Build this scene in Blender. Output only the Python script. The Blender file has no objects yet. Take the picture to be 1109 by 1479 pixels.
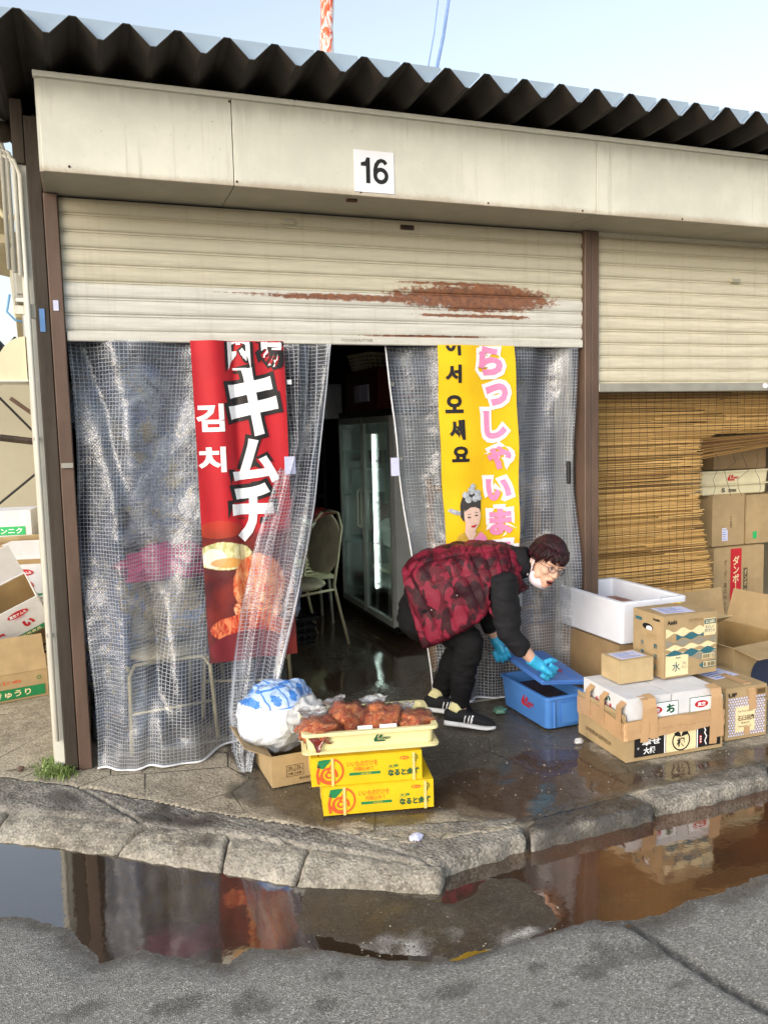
import bpy, math, random
import numpy as np
from mathutils import Vector, Matrix, noise as mnoise
random.seed(7)
SC = bpy.context.scene
COL = SC.collection
R = math.radians
V = Vector

# ------------------------------------------------------------------ camera
FPX, YAW, PITCH, ROLL = 1178.55, 0.3479, 0.0999, -0.0246
CAM = V((0.0507, -3.9739, 1.55))
_cy, _sy, _cp, _sp = math.cos(YAW), math.sin(YAW), math.cos(PITCH), math.sin(PITCH)
_f = V((_sy*_cp, _cy*_cp, -_sp)); _r = V((_cy, -_sy, 0)); _u = _r.cross(_f)
_cr, _sr = math.cos(ROLL), math.sin(ROLL)
CR, CU, CF = _cr*_r+_sr*_u, -_sr*_r+_cr*_u, _f
cam = bpy.data.cameras.new('camera'); cam.sensor_fit = 'HORIZONTAL'; cam.sensor_width = 36
cam.lens = FPX/1109*36; cam.clip_start = .05; cam.clip_end = 2000
camo = bpy.data.objects.new('camera', cam); COL.objects.link(camo)
M = Matrix((CR, CU, -CF)).transposed().to_4x4(); M.translation = CAM
camo.matrix_world = M; SC.camera = camo

# ------------------------------------------------------------------ sky, sun, exposure
SUN_EL, SUN_AZ = R(22), R(234)          # azimuth clockwise from +Y
W = bpy.data.worlds.new('World'); SC.world = W; W.use_nodes = True
wn = W.node_tree
sky = wn.nodes.new('ShaderNodeTexSky'); sky.sky_type = 'NISHITA'; sky.sun_disc = False
sky.sun_elevation = SUN_EL; sky.sun_rotation = SUN_AZ
sky.air_density = 1.35; sky.dust_density = 2.4; sky.ozone_density = 1.6; sky.altitude = 0
hs = wn.nodes.new('ShaderNodeHueSaturation'); hs.inputs['Saturation'].default_value = .60      # hazy, washed-out air
wn.links.new(sky.outputs[0], hs.inputs['Color']); wn.links.new(hs.outputs[0], wn.nodes['Background'].inputs[0])
wn.nodes['Background'].inputs[1].default_value = 0.15
sl = bpy.data.lights.new('sun', 'SUN'); sl.energy = 0.7; sl.angle = R(50); sl.color = (1.0, .95, .88)
slo = bpy.data.objects.new('sun', sl); COL.objects.link(slo)
sd = V((math.sin(SUN_AZ)*math.cos(SUN_EL), math.cos(SUN_AZ)*math.cos(SUN_EL), math.sin(SUN_EL)))
slo.rotation_euler = sd.to_track_quat('Z', 'Y').to_euler(); slo.location = (-4, -8, 8)
SC.view_settings.view_transform = 'Standard'; SC.view_settings.look = 'None'
SC.view_settings.exposure = 1.0; SC.view_settings.gamma = 1.0; SC.view_settings.use_curve_mapping = False
SC.render.engine = 'CYCLES'
SC.cycles.transparent_max_bounces = 16; SC.cycles.max_bounces = 10

# ------------------------------------------------------------------ helpers
def ray(px, py): return CF + CR*float((px-554.5)/FPX) - CU*float((py-739.5)/FPX)
def AT(px, py, x=None, y=None, z=None):     # world point on a plane, read off the photograph
    d = ray(px, py)
    t = (z-CAM.z)/d.z if z is not None else (y-CAM.y)/d.y if y is not None else (x-CAM.x)/d.x
    return CAM + t*d
def sr(h):                                   # '#rrggbb' -> linear
    c = [int(h[i:i+2], 16)/255 for i in (1, 3, 5)]
    return tuple((x/12.92 if x <= .04045 else ((x+.055)/1.055)**2.4) for x in c)

class E:                                     # tiny expression wrapper over math nodes
    nt = None
    def __init__(s, k): s.k = k
    @staticmethod
    def op(o, *a, clamp=False):
        n = E.nt.nodes.new('ShaderNodeMath'); n.operation = o; n.use_clamp = clamp
        for i, v in enumerate(a):
            if isinstance(v, E): E.nt.links.new(v.k, n.inputs[i])
            else: n.inputs[i].default_value = v
        return E(n.outputs[0])
    def __add__(s, o): return E.op('ADD', s, o)
    def __radd__(s, o): return E.op('ADD', o, s)
    def __sub__(s, o): return E.op('SUBTRACT', s, o)
    def __rsub__(s, o): return E.op('SUBTRACT', o, s)
    def __mul__(s, o): return E.op('MULTIPLY', s, o)
    def __rmul__(s, o): return E.op('MULTIPLY', o, s)
    def __truediv__(s, o): return E.op('DIVIDE', s, o)
    def max(s, o): return E.op('MAXIMUM', s, o)
    def min(s, o): return E.op('MINIMUM', s, o)
    def frac(s): return E.op('FRACT', s)
    def abs(s): return E.op('ABSOLUTE', s)
    def lt(s, o): return E.op('LESS_THAN', s, o)
    def gt(s, o): return E.op('GREATER_THAN', s, o)
    def ss(s, a, b):
        n = E.nt.nodes.new('ShaderNodeMapRange'); n.interpolation_type = 'SMOOTHSTEP'
        E.nt.links.new(s.k, n.inputs[0]); n.inputs[1].default_value = a; n.inputs[2].default_value = b
        return E(n.outputs[0])
def newmat(name):
    m = bpy.data.materials.new(name); m.use_nodes = True
    E.nt = m.node_tree
    return m, m.node_tree.nodes['Principled BSDF'], m.node_tree.nodes['Material Output']
def lk(a, b): E.nt.links.new(a.k if isinstance(a, E) else a, b)
def coord(kind='Object'):
    return E.nt.nodes.new('ShaderNodeTexCoord').outputs[kind]
def posn(): return E.nt.nodes.new('ShaderNodeNewGeometry').outputs['Position']
def xyz(sock):
    n = E.nt.nodes.new('ShaderNodeSeparateXYZ'); E.nt.links.new(sock, n.inputs[0]); return [E(o) for o in n.outputs]
def scaled(sock, s):
    n = E.nt.nodes.new('ShaderNodeMapping'); E.nt.links.new(sock, n.inputs[0]); n.inputs['Scale'].default_value = s; return n.outputs[0]
def noi(sock, scale, detail=3, rough=.55, dist=0, col=False):
    n = E.nt.nodes.new('ShaderNodeTexNoise'); E.nt.links.new(sock, n.inputs['Vector'])
    n.inputs['Scale'].default_value = scale; n.inputs['Detail'].default_value = detail
    n.inputs['Roughness'].default_value = rough; n.inputs['Distortion'].default_value = dist
    return n.outputs['Color'] if col else E(n.outputs['Fac'])
def vor(sock, scale, feat='F1', out='Distance', rnd=1):
    n = E.nt.nodes.new('ShaderNodeTexVoronoi'); n.feature = feat; E.nt.links.new(sock, n.inputs['Vector'])
    n.inputs['Scale'].default_value = scale; n.inputs['Randomness'].default_value = rnd
    return E(n.outputs[out]) if out == 'Distance' else n.outputs[out]
def mixc(f, a, b):
    n = E.nt.nodes.new('ShaderNodeMix'); n.data_type = 'RGBA'
    if isinstance(f, E): E.nt.links.new(f.k, n.inputs[0])
    else: n.inputs[0].default_value = f
    for i, c in ((6, a), (7, b)):
        if isinstance(c, tuple): n.inputs[i].default_value = (*c[:3], 1)
        else: E.nt.links.new(c, n.inputs[i])
    return n.outputs[2]
def bump(h, strength=.3, dist=.01, nrm=None):
    n = E.nt.nodes.new('ShaderNodeBump'); n.inputs['Strength'].default_value = strength; n.inputs['Distance'].default_value = dist
    lk(h, n.inputs['Height'])
    if nrm is not None: E.nt.links.new(nrm, n.inputs['Normal'])
    return n.outputs[0]
def attr(name):
    n = E.nt.nodes.new('ShaderNodeAttribute'); n.attribute_name = name; return n
_cache = {}
def pm(name, color, rough=.6, var=.12, vs=6, bmp=0., bs=60, metal=0, spec=.4, coat=0, grime=.0, gcol=(.06, .045, .03), spd=1, aniso=None, world=True):
    """plain painted / raw material with uneven tone, grime and fine relief"""
    if name in _cache: return _cache[name]
    m, b, o = newmat(name)
    if isinstance(color, str): color = sr(color)
    c = posn() if world else coord('Object')
    cs = scaled(c, aniso) if aniso else c
    f = noi(cs, vs, 5, .6)
    lo = tuple(x*(1-var) for x in color); hi = tuple(min(1, x*(1+var)) for x in color)
    col = mixc(f.ss(.3, .7), lo, hi)
    if grime:
        g = noi(c, 3.1, 6, .7).ss(.5, .8)*grime
        col = mixc(g, col, gcol)
    lk(col, b.inputs['Base Color'])
    lk((noi(c, vs*2.3, 3)-.5)*.25+rough, b.inputs['Roughness'])
    b.inputs['Metallic'].default_value = metal; b.inputs['Specular IOR Level'].default_value = spec
    b.inputs['Coat Weight'].default_value = coat; b.inputs['Coat Roughness'].default_value = .1
    if bmp: lk(bump(noi(cs, bs, 4), bmp, .01), b.inputs['Normal'])
    _cache[name] = m
    return m

class G:                                     # mesh accumulator
    def __init__(s): s.v = []; s.f = []; s.mi = []
    def add(s, v, f, mi=0):
        o = len(s.v); s.v += [V(p) for p in v]; s.f += [[i+o for i in q] for q in f]; s.mi += [mi]*len(f); return s
    def box(s, c, d, rot=None, mi=0, bev=0):
        x, y, z = [k/2 for k in d]; c = V(c)
        if bev and min(x, y, z) > bev*1.2:
            pts = []
            for sx in (-1, 1):
                for sy in (-1, 1):
                    for sz in (-1, 1):
                        pts += [V((sx*(x-bev), sy*(y-bev), sz*z)), V((sx*(x-bev), sy*y, sz*(z-bev))), V((sx*x, sy*(y-bev), sz*(z-bev)))]
            def i(a, b_, c_, k): return ((a > 0)*4+(b_ > 0)*2+(c_ > 0))*3+k
            f = []
            for sz in (-1, 1):
                q = [i(-1, -1, sz, 0), i(1, -1, sz, 0), i(1, 1, sz, 0), i(-1, 1, sz, 0)]; f.append(q if sz > 0 else q[::-1])
            for sy in (-1, 1):
                q = [i(-1, sy, -1, 1), i(1, sy, -1, 1), i(1, sy, 1, 1), i(-1, sy, 1, 1)]; f.append(q if sy < 0 else q[::-1])
            for sx in (-1, 1):
                q = [i(sx, -1, -1, 2), i(sx, 1, -1, 2), i(sx, 1, 1, 2), i(sx, -1, 1, 2)]; f.append(q if sx > 0 else q[::-1])
            for sx in (-1, 1):
                for sy in (-1, 1):
                    q = [i(sx, sy, -1, 1), i(sx, sy, -1, 2), i(sx, sy, 1, 2), i(sx, sy, 1, 1)]; f.append(q if sx*sy < 0 else q[::-1])
                for sz in (-1, 1):
                    q = [i(sx, -1, sz, 0), i(sx, -1, sz, 2), i(sx, 1, sz, 2), i(sx, 1, sz, 0)]; f.append(q if sx*sz > 0 else q[::-1])
            for sy in (-1, 1):
                for sz in (-1, 1):
                    q = [i(-1, sy, sz, 0), i(-1, sy, sz, 1), i(1, sy, sz, 1), i(1, sy, sz, 0)]; f.append(q if sy*sz < 0 else q[::-1])
            for sx in (-1, 1):
                for sy in (-1, 1):
                    for sz in (-1, 1):
                        q = [i(sx, sy, sz, 0), i(sx, sy, sz, 1), i(sx, sy, sz, 2)]; f.append(q if sx*sy*sz > 0 else q[::-1])
        else:
            pts = [V((a, b_, c_)) for a in (-x, x) for b_ in (-y, y) for c_ in (-z, z)]
            f = [(0, 1, 3, 2), (4, 6, 7, 5), (0, 4, 5, 1), (2, 3, 7, 6), (0, 2, 6, 4), (1, 5, 7, 3)]
        if rot is not None:
            m = rot if isinstance(rot, Matrix) else Matrix.Rotation(rot, 3, 'Z'); pts = [m@p for p in pts]
        return s.add([p+c for p in pts], f, mi)
    def tube(s, path, r, n=8, caps=True, closed=False, flat=None, mi=0):
        P = [V(p) for p in path]; k = len(P)
        rr = r if isinstance(r, (list, tuple)) else [r]*k
        T = []
        for i in range(k):
            a = P[i-1] if (i > 0 or closed) else P[i]; b_ = P[(i+1) % k] if (i < k-1 or closed) else P[i]
            T.append((b_-a).normalized())
        up = V((0, 0, 1)) if abs(T[0].z) < .9 else V((1, 0, 0))
        N = (up-T[0]*up.dot(T[0])).normalized()
        rings = []
        for i in range(k):
            N = N-T[i]*N.dot(T[i]); N.normalize(); B = T[i].cross(N)
            q = rr[i]; qa, qb = q if isinstance(q, (list, tuple)) else (q, q)
            rings.append([P[i]+N*math.cos(2*math.pi*j/n)*qa+B*math.sin(2*math.pi*j/n)*qb for j in range(n)])
        return s.loft(rings, caps and not closed, closed, mi)
    def loft(s, rings, caps=True, closed=False, mi=0):
        n = len(rings[0]); k = len(rings); v = [p for q in rings for p in q]; f = []
        for i in range(k if closed else k-1):
            a = i*n; b_ = ((i+1) % k)*n
            for j in range(n): f.append((a+j, a+(j+1) % n, b_+(j+1) % n, b_+j))
        if caps: f.append(tuple(range(n))[::-1]); f.append(tuple((k-1)*n+j for j in range(n)))
        return s.add(v, f, mi)
    def ell(s, c, r, m=None, nu=16, nv=10, mi=0):
        c = V(c); v = []; f = []
        for i in range(nv+1):
            th = math.pi*i/nv
            for j in range(nu):
                p = V((r[0]*math.sin(th)*math.cos(2*math.pi*j/nu), r[1]*math.sin(th)*math.sin(2*math.pi*j/nu), r[2]*math.cos(th)))
                v.append(c+(m@p if m else p))
        for i in range(nv):
            for j in range(nu): f.append((i*nu+j, (i+1)*nu+j, (i+1)*nu+(j+1) % nu, i*nu+(j+1) % nu))
        return s.add(v, f, mi)
    def prism(s, poly, o, X, Y, N, th, mi=0):     # polygon in a plane, extruded along N
        o = V(o); n = len(poly)
        a = [o+X*p[0]+Y*p[1] for p in poly]; b_ = [p+N*th for p in a]
        f = [tuple(range(n))[::-1], tuple(range(n, 2*n))]+[(i, (i+1) % n, n+(i+1) % n, n+i) for i in range(n)]
        return s.add(a+b_, f, mi)
    def mesh(s, name, mats=None, smooth=False):
        me = bpy.data.meshes.new(name); me.from_pydata([tuple(p) for p in s.v], [], s.f)
        for m in (mats if isinstance(mats, (list, tuple)) else [mats]):
            if m: me.materials.append(m)
        if any(s.mi): me.polygons.foreach_set('material_index', s.mi)
        if smooth: me.polygons.foreach_set('use_smooth', [True]*len(me.polygons))
        me.update(); return me
    def build(s, name, mats, parent=None, smooth=False, loc=None):
        return link(name, s.mesh(name, mats, smooth), parent, loc)
def link(name, me, parent=None, loc=None, mtx=None):
    o = bpy.data.objects.new(name, me); COL.objects.link(o)
    if parent: o.parent = parent
    if loc is not None: o.location = loc
    if mtx is not None: o.matrix_local = mtx
    return o
def tag(o, label, cat, group=None, kind=None):
    if label: o['label'] = label
    if cat: o['category'] = cat
    if group: o['group'] = group
    if kind: o['kind'] = kind
    return o
def thing(name, label, cat, loc=(0, 0, 0), rz=0, group=None, mtx=None):
    o = bpy.data.objects.new(name, None); COL.objects.link(o); o.empty_display_size = .1
    if mtx is not None: o.matrix_world = mtx
    else: o.location = loc; o.rotation_euler = (0, 0, rz)
    return tag(o, label, cat, group)
def struct(o): o['kind'] = 'structure'; return o
def copy_thing(root, loc=None, rz=None, label=None):
    kids = {}
    for o in bpy.data.objects:
        if o.parent: kids.setdefault(o.parent, []).append(o)
    def cp(o, par):
        c = o.copy(); COL.objects.link(c); c.parent = par
        for k in kids.get(o, []): cp(k, c)
        return c
    c = cp(root, None)
    if loc is not None: c.location = loc
    if rz is not None: c.rotation_euler = (0, 0, rz)
    if label: c['label'] = label
    return c
TS = bpy.data.scenes.new('scratch')           # scratch scene for evaluating text and modifiers, removed at the end
def evald(o):
    TS.view_layers[0].update(); return o.evaluated_get(TS.view_layers[0].depsgraph)
def evalmesh(me, mods):
    o = bpy.data.objects.new('tmp', me); TS.collection.objects.link(o)
    for t, kw in mods:
        m = o.modifiers.new(t, t)
        for k, v in kw.items(): setattr(m, k, v)
    out = bpy.data.meshes.new_from_object(evald(o))
    bpy.data.objects.remove(o)
    return out
def fuse(g, name, mat, voxel=.008, sm=6, parent=None, disp=None):
    me = evalmesh(g.mesh(name), [('REMESH', dict(mode='VOXEL', voxel_size=voxel)), ('SMOOTH', dict(factor=.5, iterations=sm))])
    me.name = name; me.materials.clear(); me.materials.append(mat)
    if disp:
        n = len(me.vertices); a = np.empty(n*3, 'f'); b_ = np.empty(n*3, 'f'); me.vertices.foreach_get('co', a); me.vertices.foreach_get('normal', b_)
        for i in range(n):
            a[3*i:3*i+3] += np.array(disp(V(a[3*i:3*i+3]), V(b_[3*i:3*i+3])), 'f')
        me.vertices.foreach_set('co', a)
    me.polygons.foreach_set('use_smooth', [True]*len(me.polygons)); me.update()
    return link(name, me, parent)
def gn(p, s, seed=0): return mnoise.noise(V(p)*s+V((seed*7.3, seed*3.1, seed*1.7)))

# ---- lettering -------------------------------------------------------------
_tc = {}
def tmesh(body, bold=0.02):
    k = (body, bold)
    if k not in _tc:
        cu = bpy.data.curves.new('lettering', 'FONT'); cu.body = body; cu.offset = bold; cu.resolution_u = 3
        cu.align_x = 'CENTER'; cu.space_line = .95
        o = bpy.data.objects.new('t', cu); TS.collection.objects.link(o)
        me = bpy.data.meshes.new_from_object(evald(o))
        bpy.data.objects.remove(o); bpy.data.curves.remove(cu)
        n = len(me.vertices); a = np.empty(n*3, 'f'); me.vertices.foreach_get('co', a); a = a.reshape(-1, 3)
        _tc[k] = (a, [tuple(p.vertices) for p in me.polygons]); bpy.data.meshes.remove(me)
    return _tc[k]
def txt(body, mat, parent, mtx, w=None, h=None, bold=.02, name='lettering', depth=.0006, warp=None):
    """lettering as a thin raised print, fitted to w x h and centred on mtx (X right, Y up, Z out)"""
    a, f = tmesh(body, bold); a = a.copy()
    lo, hi = a.min(0), a.max(0); c = (lo+hi)/2; s = hi-lo
    kx = w/s[0] if w else None; ky = h/s[1] if h else None
    kx = kx or ky; ky = ky or kx
    a = (a-c)*np.array([kx, ky, 1]); n = len(a)
    b_ = a.copy(); b_[:, 2] += depth
    v = [tuple(p) for p in b_]
    if warp: v = [tuple(warp(V(p))) for p in v]
    me = bpy.data.meshes.new(name); me.from_pydata(v, [], f); me.materials.append(mat); me.update()
    return link(name, me, parent, mtx=mtx)
def fm(o, X, Y):                              # frame matrix
    X = V(X).normalized(); Y = V(Y).normalized(); Z = X.cross(Y)
    m = Matrix((X, Y, Z)).transposed().to_4x4(); m.translation = V(o); return m
def face(dim, f, u=0, v=0, eps=.0012):        # a frame on a face of a box of dim (w,d,h) standing on its origin
    w, d, h = dim
    if f == 'front': return fm((u, -d/2-eps, v), (1, 0, 0), (0, 0, 1))
    if f == 'back': return fm((-u, d/2+eps, v), (-1, 0, 0), (0, 0, 1))
    if f == 'left': return fm((-w/2-eps, -u, v), (0, -1, 0), (0, 0, 1))
    if f == 'right': return fm((w/2+eps, u, v), (0, 1, 0), (0, 0, 1))
    return fm((u, v, h+eps), (1, 0, 0), (0, 1, 0))
def patch(poly, mat, parent, mtx, name='printed_panel', th=.0006):
    g = G(); g.prism(poly, (0, 0, 0), V((1, 0, 0)), V((0, 1, 0)), V((0, 0, 1)), th)
    return link(name, g.mesh(name, mat), parent, mtx=mtx)
def rect(w, h, x=0, y=0): return [(x-w/2, y-h/2), (x+w/2, y-h/2), (x+w/2, y+h/2), (x-w/2, y+h/2)]
def circ(r, x=0, y=0, n=24, ry=None): return [(x+r*math.cos(2*math.pi*i/n), y+(ry or r)*math.sin(2*math.pi*i/n)) for i in range(n)]
def ring(r0, r1, mat, parent, mtx, name='printed_ring', n=28, a0=0, a1=360, ex=1):
    v = []; f = []
    full = a1-a0 >= 360
    for i in range(n+(0 if full else 1)):
        a = R(a0+(a1-a0)*i/n)
        v += [(r0*math.cos(a)*ex, r0*math.sin(a), .0006), (r1*math.cos(a)*ex, r1*math.sin(a), .0006)]
    k = len(v)//2
    for i in range(n): j = (i+1) % k; f.append((2*i, 2*i+1, 2*j+1, 2*j))
    me = bpy.data.meshes.new(name); me.from_pydata(v, [], f); me.materials.append(mat); return link(name, me, parent, mtx=mtx)
def stroke(pts, w, mat, parent, mtx, name='printed_stroke', z=.0006):
    v = []; f = []; P = [V((p[0], p[1], 0)) for p in pts]
    for i, p in enumerate(P):
        t = (P[min(i+1, len(P)-1)]-P[max(i-1, 0)]).normalized(); n = V((-t.y, t.x, 0))
        ww = w[i] if isinstance(w, (list, tuple)) else w
        v += [tuple(p+n*ww/2+V((0, 0, z))), tuple(p-n*ww/2+V((0, 0, z)))]
    for i in range(len(P)-1): f.append((2*i, 2*i+1, 2*i+3, 2*i+2))
    me = bpy.data.meshes.new(name); me.from_pydata(v, [], f); me.materials.append(mat); return link(name, me, parent, mtx=mtx)

INK = {k: pm('ink_'+k, c, .55, .06, 40) for k, c in dict(black='#1c1a1c', white='#eeeef0', red='#b8202e', green='#1c7a48', darkgreen='#14553a',
       orange='#d8562a', pink='#e48ab4', teal='#2f6470', grey='#8c8779', cream='#e5d3a8', brown='#5b4a34', yellow='#f0cf1c', blue='#2f6fc4', palegreen='#2fae63', lilac='#c9cbe6', tanprint='#8f7048').items()}
# ================================================================== MATERIALS OF THE SETTING
def ground_mat():
    m, b, o = newmat('street_ground')
    p = posn(); A = attr('zone')     # R: slab  G: wet  B: pale scuff / A via stain attr
    ch = E.nt.nodes.new('ShaderNodeSeparateColor'); E.nt.links.new(A.outputs['Color'], ch.inputs[0])
    slab, wet, pale = [E(k) for k in ch.outputs]
    stain = E(attr('stain').outputs['Fac'])
    v = vor(p, 210); n1 = noi(p, 3, 5, .65); n2 = noi(p, 120, 3, .7)
    cell = E.nt.nodes.new('ShaderNodeSeparateColor'); E.nt.links.new(vor(p, 210, out='Color'), cell.inputs[0]); rnd = E(cell.outputs[0])
    asph = mixc((n2*.6+rnd*.4).ss(.25, .75), sr('#67655f'), sr('#a19f9a'))
    asph = mixc(rnd.gt(.955)*.5, asph, sr('#dcd9d2'))
    asph = mixc(n1.ss(.35, .7)*.3, asph, sr('#7d7a77'))
    asph = mixc(stain*(.35+n2*.75).ss(.3, .6)*.8, asph, sr('#2a2826'))
    conc = mixc((n1*.5+n2*.5).ss(.35, .68), sr('#4c4338'), sr('#837968'))
    conc = mixc(rnd.gt(.9)*.6, conc, sr('#a19a8e'))
    mud = (noi(p, 5, 4, .6)).ss(.35, .75)
    conc = mixc(mud*.6, conc, sr('#4a382a'))
    scuff = pale*(n2.ss(.36, .5))
    conc = mixc(scuff, conc, sr('#cfccc6'))
    col = mixc(slab, asph, conc)
    wt = wet*(noi(p, 9, 4, .6)*.6+.7)
    dk = mixc(wt.ss(.2, .8)*.62, col, sr('#2b2621'))
    lk(dk, b.inputs['Base Color'])
    lk(.86-wt.ss(.3, .9)*.7, b.inputs['Roughness'])
    b.inputs['Specular IOR Level'].default_value = .5
    lk(bump((v*.8+n2*.7)*(1.05-wt.ss(.3, 1)*.9), .55, .012), b.inputs['Normal'])
    return m
def pave_mat(name, dark, lite, pebble=.0, wetname='wet'):
    m, b, o = newmat(name)
    p = posn(); wet = E(attr(wetname).outputs['Fac'])
    n1 = noi(p, 2.2, 6, .65); n2 = noi(p, 60, 4, .7); v = vor(p, 75); n3 = noi(p, 14, 4, .65)
    col = mixc((n1*.45+n2*.25+n3*.35).ss(.36, .66), dark, lite)
    cell = E.nt.nodes.new('ShaderNodeSeparateColor'); E.nt.links.new(vor(p, 130, out='Color'), cell.inputs[0]); rnd = E(cell.outputs[0])
    col = mixc(rnd.gt(.9)*.3, col, tuple(min(1, c*1.5) for c in lite))
    col = mixc(rnd.lt(.10)*.4, col, tuple(c*.45 for c in dark))
    crack = vor(scaled(p, (1, 1, 1)), 2.6, 'DISTANCE_TO_EDGE')
    ck = crack*1.0+noi(p, 20, 4, .7)*.02-.01
    crk = (1-ck.ss(.001, .016))*n1.ss(.42, .6)*(1.0 if name == 'worn_concrete' else 0.0)
    col = mixc(crk*.8, col, sr('#2c261f'))
    wt = (wet*(noi(p, 7, 5, .65)*1.0+.5)).ss(.34, .72)
    col = mixc(wt*.72, col, sr('#221c17'))
    pool = E(attr('pool').outputs['Fac']).ss(.3, .75)
    lk((.85-wt*(.42+.2*noi(p, 25, 3).ss(.35, .65)))*(1-pool)+pool*.07, b.inputs['Roughness'])
    lk(mixc(pool*.55, col, sr('#4a3122')), b.inputs['Base Color'])
    b.inputs['Specular IOR Level'].default_value = .55
    h = n2*.6+n3*.8+v*pebble-crk*.8
    lk(bump(h*(1-wt*.7)*(1-pool*.93), .6, .012), b.inputs['Normal'])
    return m
MG = ground_mat()
MPAVE = pave_mat('worn_concrete', sr('#6a6153'), sr('#aca28f'), .5)
MKERB = pave_mat('kerb_concrete', sr('#454039'), sr('#9b958b'), .8)
MSKIRT = pave_mat('mortar_concrete', sr('#615a4e'), sr('#a8a194'), .5)

def sdf(poly, X, Y):                          # signed distance, inside negative
    P = np.array([(p[0], p[1]) for p in poly]); n = len(P)
    d = np.full(X.shape, 1e9); ins = np.zeros(X.shape, bool)
    for i in range(n):
        a = P[i]; b_ = P[(i+1) % n]; e = b_-a
        wx, wy = X-a[0], Y-a[1]; t = np.clip((wx*e[0]+wy*e[1])/(e@e), 0, 1)
        d = np.minimum(d, np.hypot(wx-t*e[0], wy-t*e[1]))
        c = ((a[1] > Y) != (b_[1] > Y)) & (X < (b_[0]-a[0])*(Y-a[1])/(b_[1]-a[1]+1e-12)+a[0])
        ins ^= c
    return np.where(ins, -d, d)
def fbm(X, Y, s, seed=0, oct=3):
    rng = np.random.RandomState(seed); T = rng.rand(64, 64)
    out = 0; amp = 1; tot = 0
    for k in range(oct):
        x = X*s*2**k+17.3*k; y = Y*s*2**k+5.1*k
        xi = np.floor(x).astype(int); yi = np.floor(y).astype(int); fx = x-xi; fy = y-yi
        fx = fx*fx*(3-2*fx); fy = fy*fy*(3-2*fy)
        g = lambda i, j: T[(xi+i) % 64, (yi+j) % 64]
        out = out+amp*((g(0, 0)*(1-fx)+g(1, 0)*fx)*(1-fy)+(g(0, 1)*(1-fx)+g(1, 1)*fx)*fy); tot += amp; amp *= .5
    return out/tot-.5
def axis(a0, a1, step, lo, hi):
    core = list(np.arange(a0, a1+1e-6, step)); s = step; x = core[-1]; up = []
    while x < hi: s *= 1.35; x += s; up.append(min(x, hi))
    s = step; x = core[0]; dn = []
    while x > lo: s *= 1.35; x -= s; dn.append(max(x, lo))
    return np.array(dn[::-1]+core+up)
def sheet(name, xs, ys, Z, mat, attrs):
    nx, ny = len(xs), len(ys); X, Y = np.meshgrid(xs, ys, indexing='ij')
    co = np.stack([X, Y, Z], -1).reshape(-1, 3).astype('f')
    I = np.arange(nx*ny).reshape(nx, ny)
    q = np.stack([I[:-1, :-1], I[1:, :-1], I[1:, 1:], I[:-1, 1:]], -1).reshape(-1, 4)
    me = bpy.data.meshes.new(name); me.vertices.add(len(co)); me.vertices.foreach_set('co', co.ravel())
    me.loops.add(q.size); me.loops.foreach_set('vertex_index', q.ravel().astype('i'))
    me.polygons.add(len(q)); me.polygons.foreach_set('loop_start', np.arange(0, q.size, 4, dtype='i'))
    me.polygons.foreach_set('use_smooth', np.ones(len(q), bool))
    me.update(calc_edges=True); me.materials.append(mat)
    for k, a in attrs.items():
        if a.ndim == 3:
            at_ = me.color_attributes.new(k, 'FLOAT_COLOR', 'POINT'); at_.data.foreach_set('color', np.concatenate([a, np.ones(a.shape[:2]+(1,))], -1).astype('f').ravel())
        else:
            at_ = me.attributes.new(k, 'FLOAT', 'POINT'); at_.data.foreach_set('value', a.astype('f').ravel())
    return link(name, me)
WZ = -.07                                     # water level
def g2(pts, z): return [AT(x, y, z=z) for x, y in pts]
# ---- the street: asphalt, sunk gutter slab, low places that hold the water
xs = axis(-.9, 3.5, .0125, -40, 60); ys = axis(-2.75, -.80, .0125, -60, 40)
X, Y = np.meshgrid(xs, ys, indexing='ij')
pud = g2([(-260, 1290), (0, 1326), (60, 1333), (100, 1346), (150, 1389), (200, 1376), (250, 1380), (330, 1390), (360, 1372), (430, 1369), (480, 1374), (560, 1389),
          (610, 1397), (660, 1394), (830, 1347), (870, 1341), (930, 1334), (1000, 1301), (1109, 1264), (1400, 1160), (1250, 1080), (1109, 1130), (945, 1175), (765, 1225), (640, 1270), (420, 1250), (160, 1210), (0, 1190), (-260, 1190)], WZ)
D = sdf(pud, X, Y)+.07*np.exp(-(((X-1.2)/.42)**4))*(Y < AT(640, 1340, z=WZ).y)+fbm(X, Y, 9, 3)*.05+fbm(X, Y, 40, 4)*.016
far = np.clip((np.hypot(X-1, Y+1.6)-2.5)/3, 0, 1)
Z = WZ+np.clip(D*.14, -.014, .02)+fbm(X, Y, 3, 5)*.006*np.clip(D*8, 0, 1)-.0
slabA = g2([(-200, 1275), (0, 1290), (210, 1320), (434, 1357), (560, 1384), (655, 1391), (835, 1334), (762, 1262), (640, 1262), (420, 1240), (160, 1200), (-200, 1180)], WZ)
slabB = g2([(868, 1330), (1109, 1240), (1400, 1130), (1250, 1080), (945, 1165), (768, 1225), (792, 1262)], WZ)
dA = sdf(slabA, X, Y); dB = sdf(slabB, X, Y)
sA = np.clip(-dA*60+fbm(X, Y, 30, 8)*1.2, 0, 1); sB = np.clip(-dB*60, 0, 1)
pa = AT(560, 1370, z=WZ); pb = AT(745, 1352, z=WZ)
rise = np.exp(-(((X-pa.x)/.30)**2+((Y-pa.y)/.10)**2))*.016+np.exp(-(((X-pb.x)/.26)**2+((Y-pb.y)/.16)**2))*.0155+np.exp(-(((X-pb.x+.03)/.2)**2+((Y-pb.y-.2)/.12)**2))*.012
edge = AT(600, 1310, z=WZ)
pc = AT(620, 1318, z=WZ); pd_ = AT(770, 1318, z=WZ)
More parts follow.
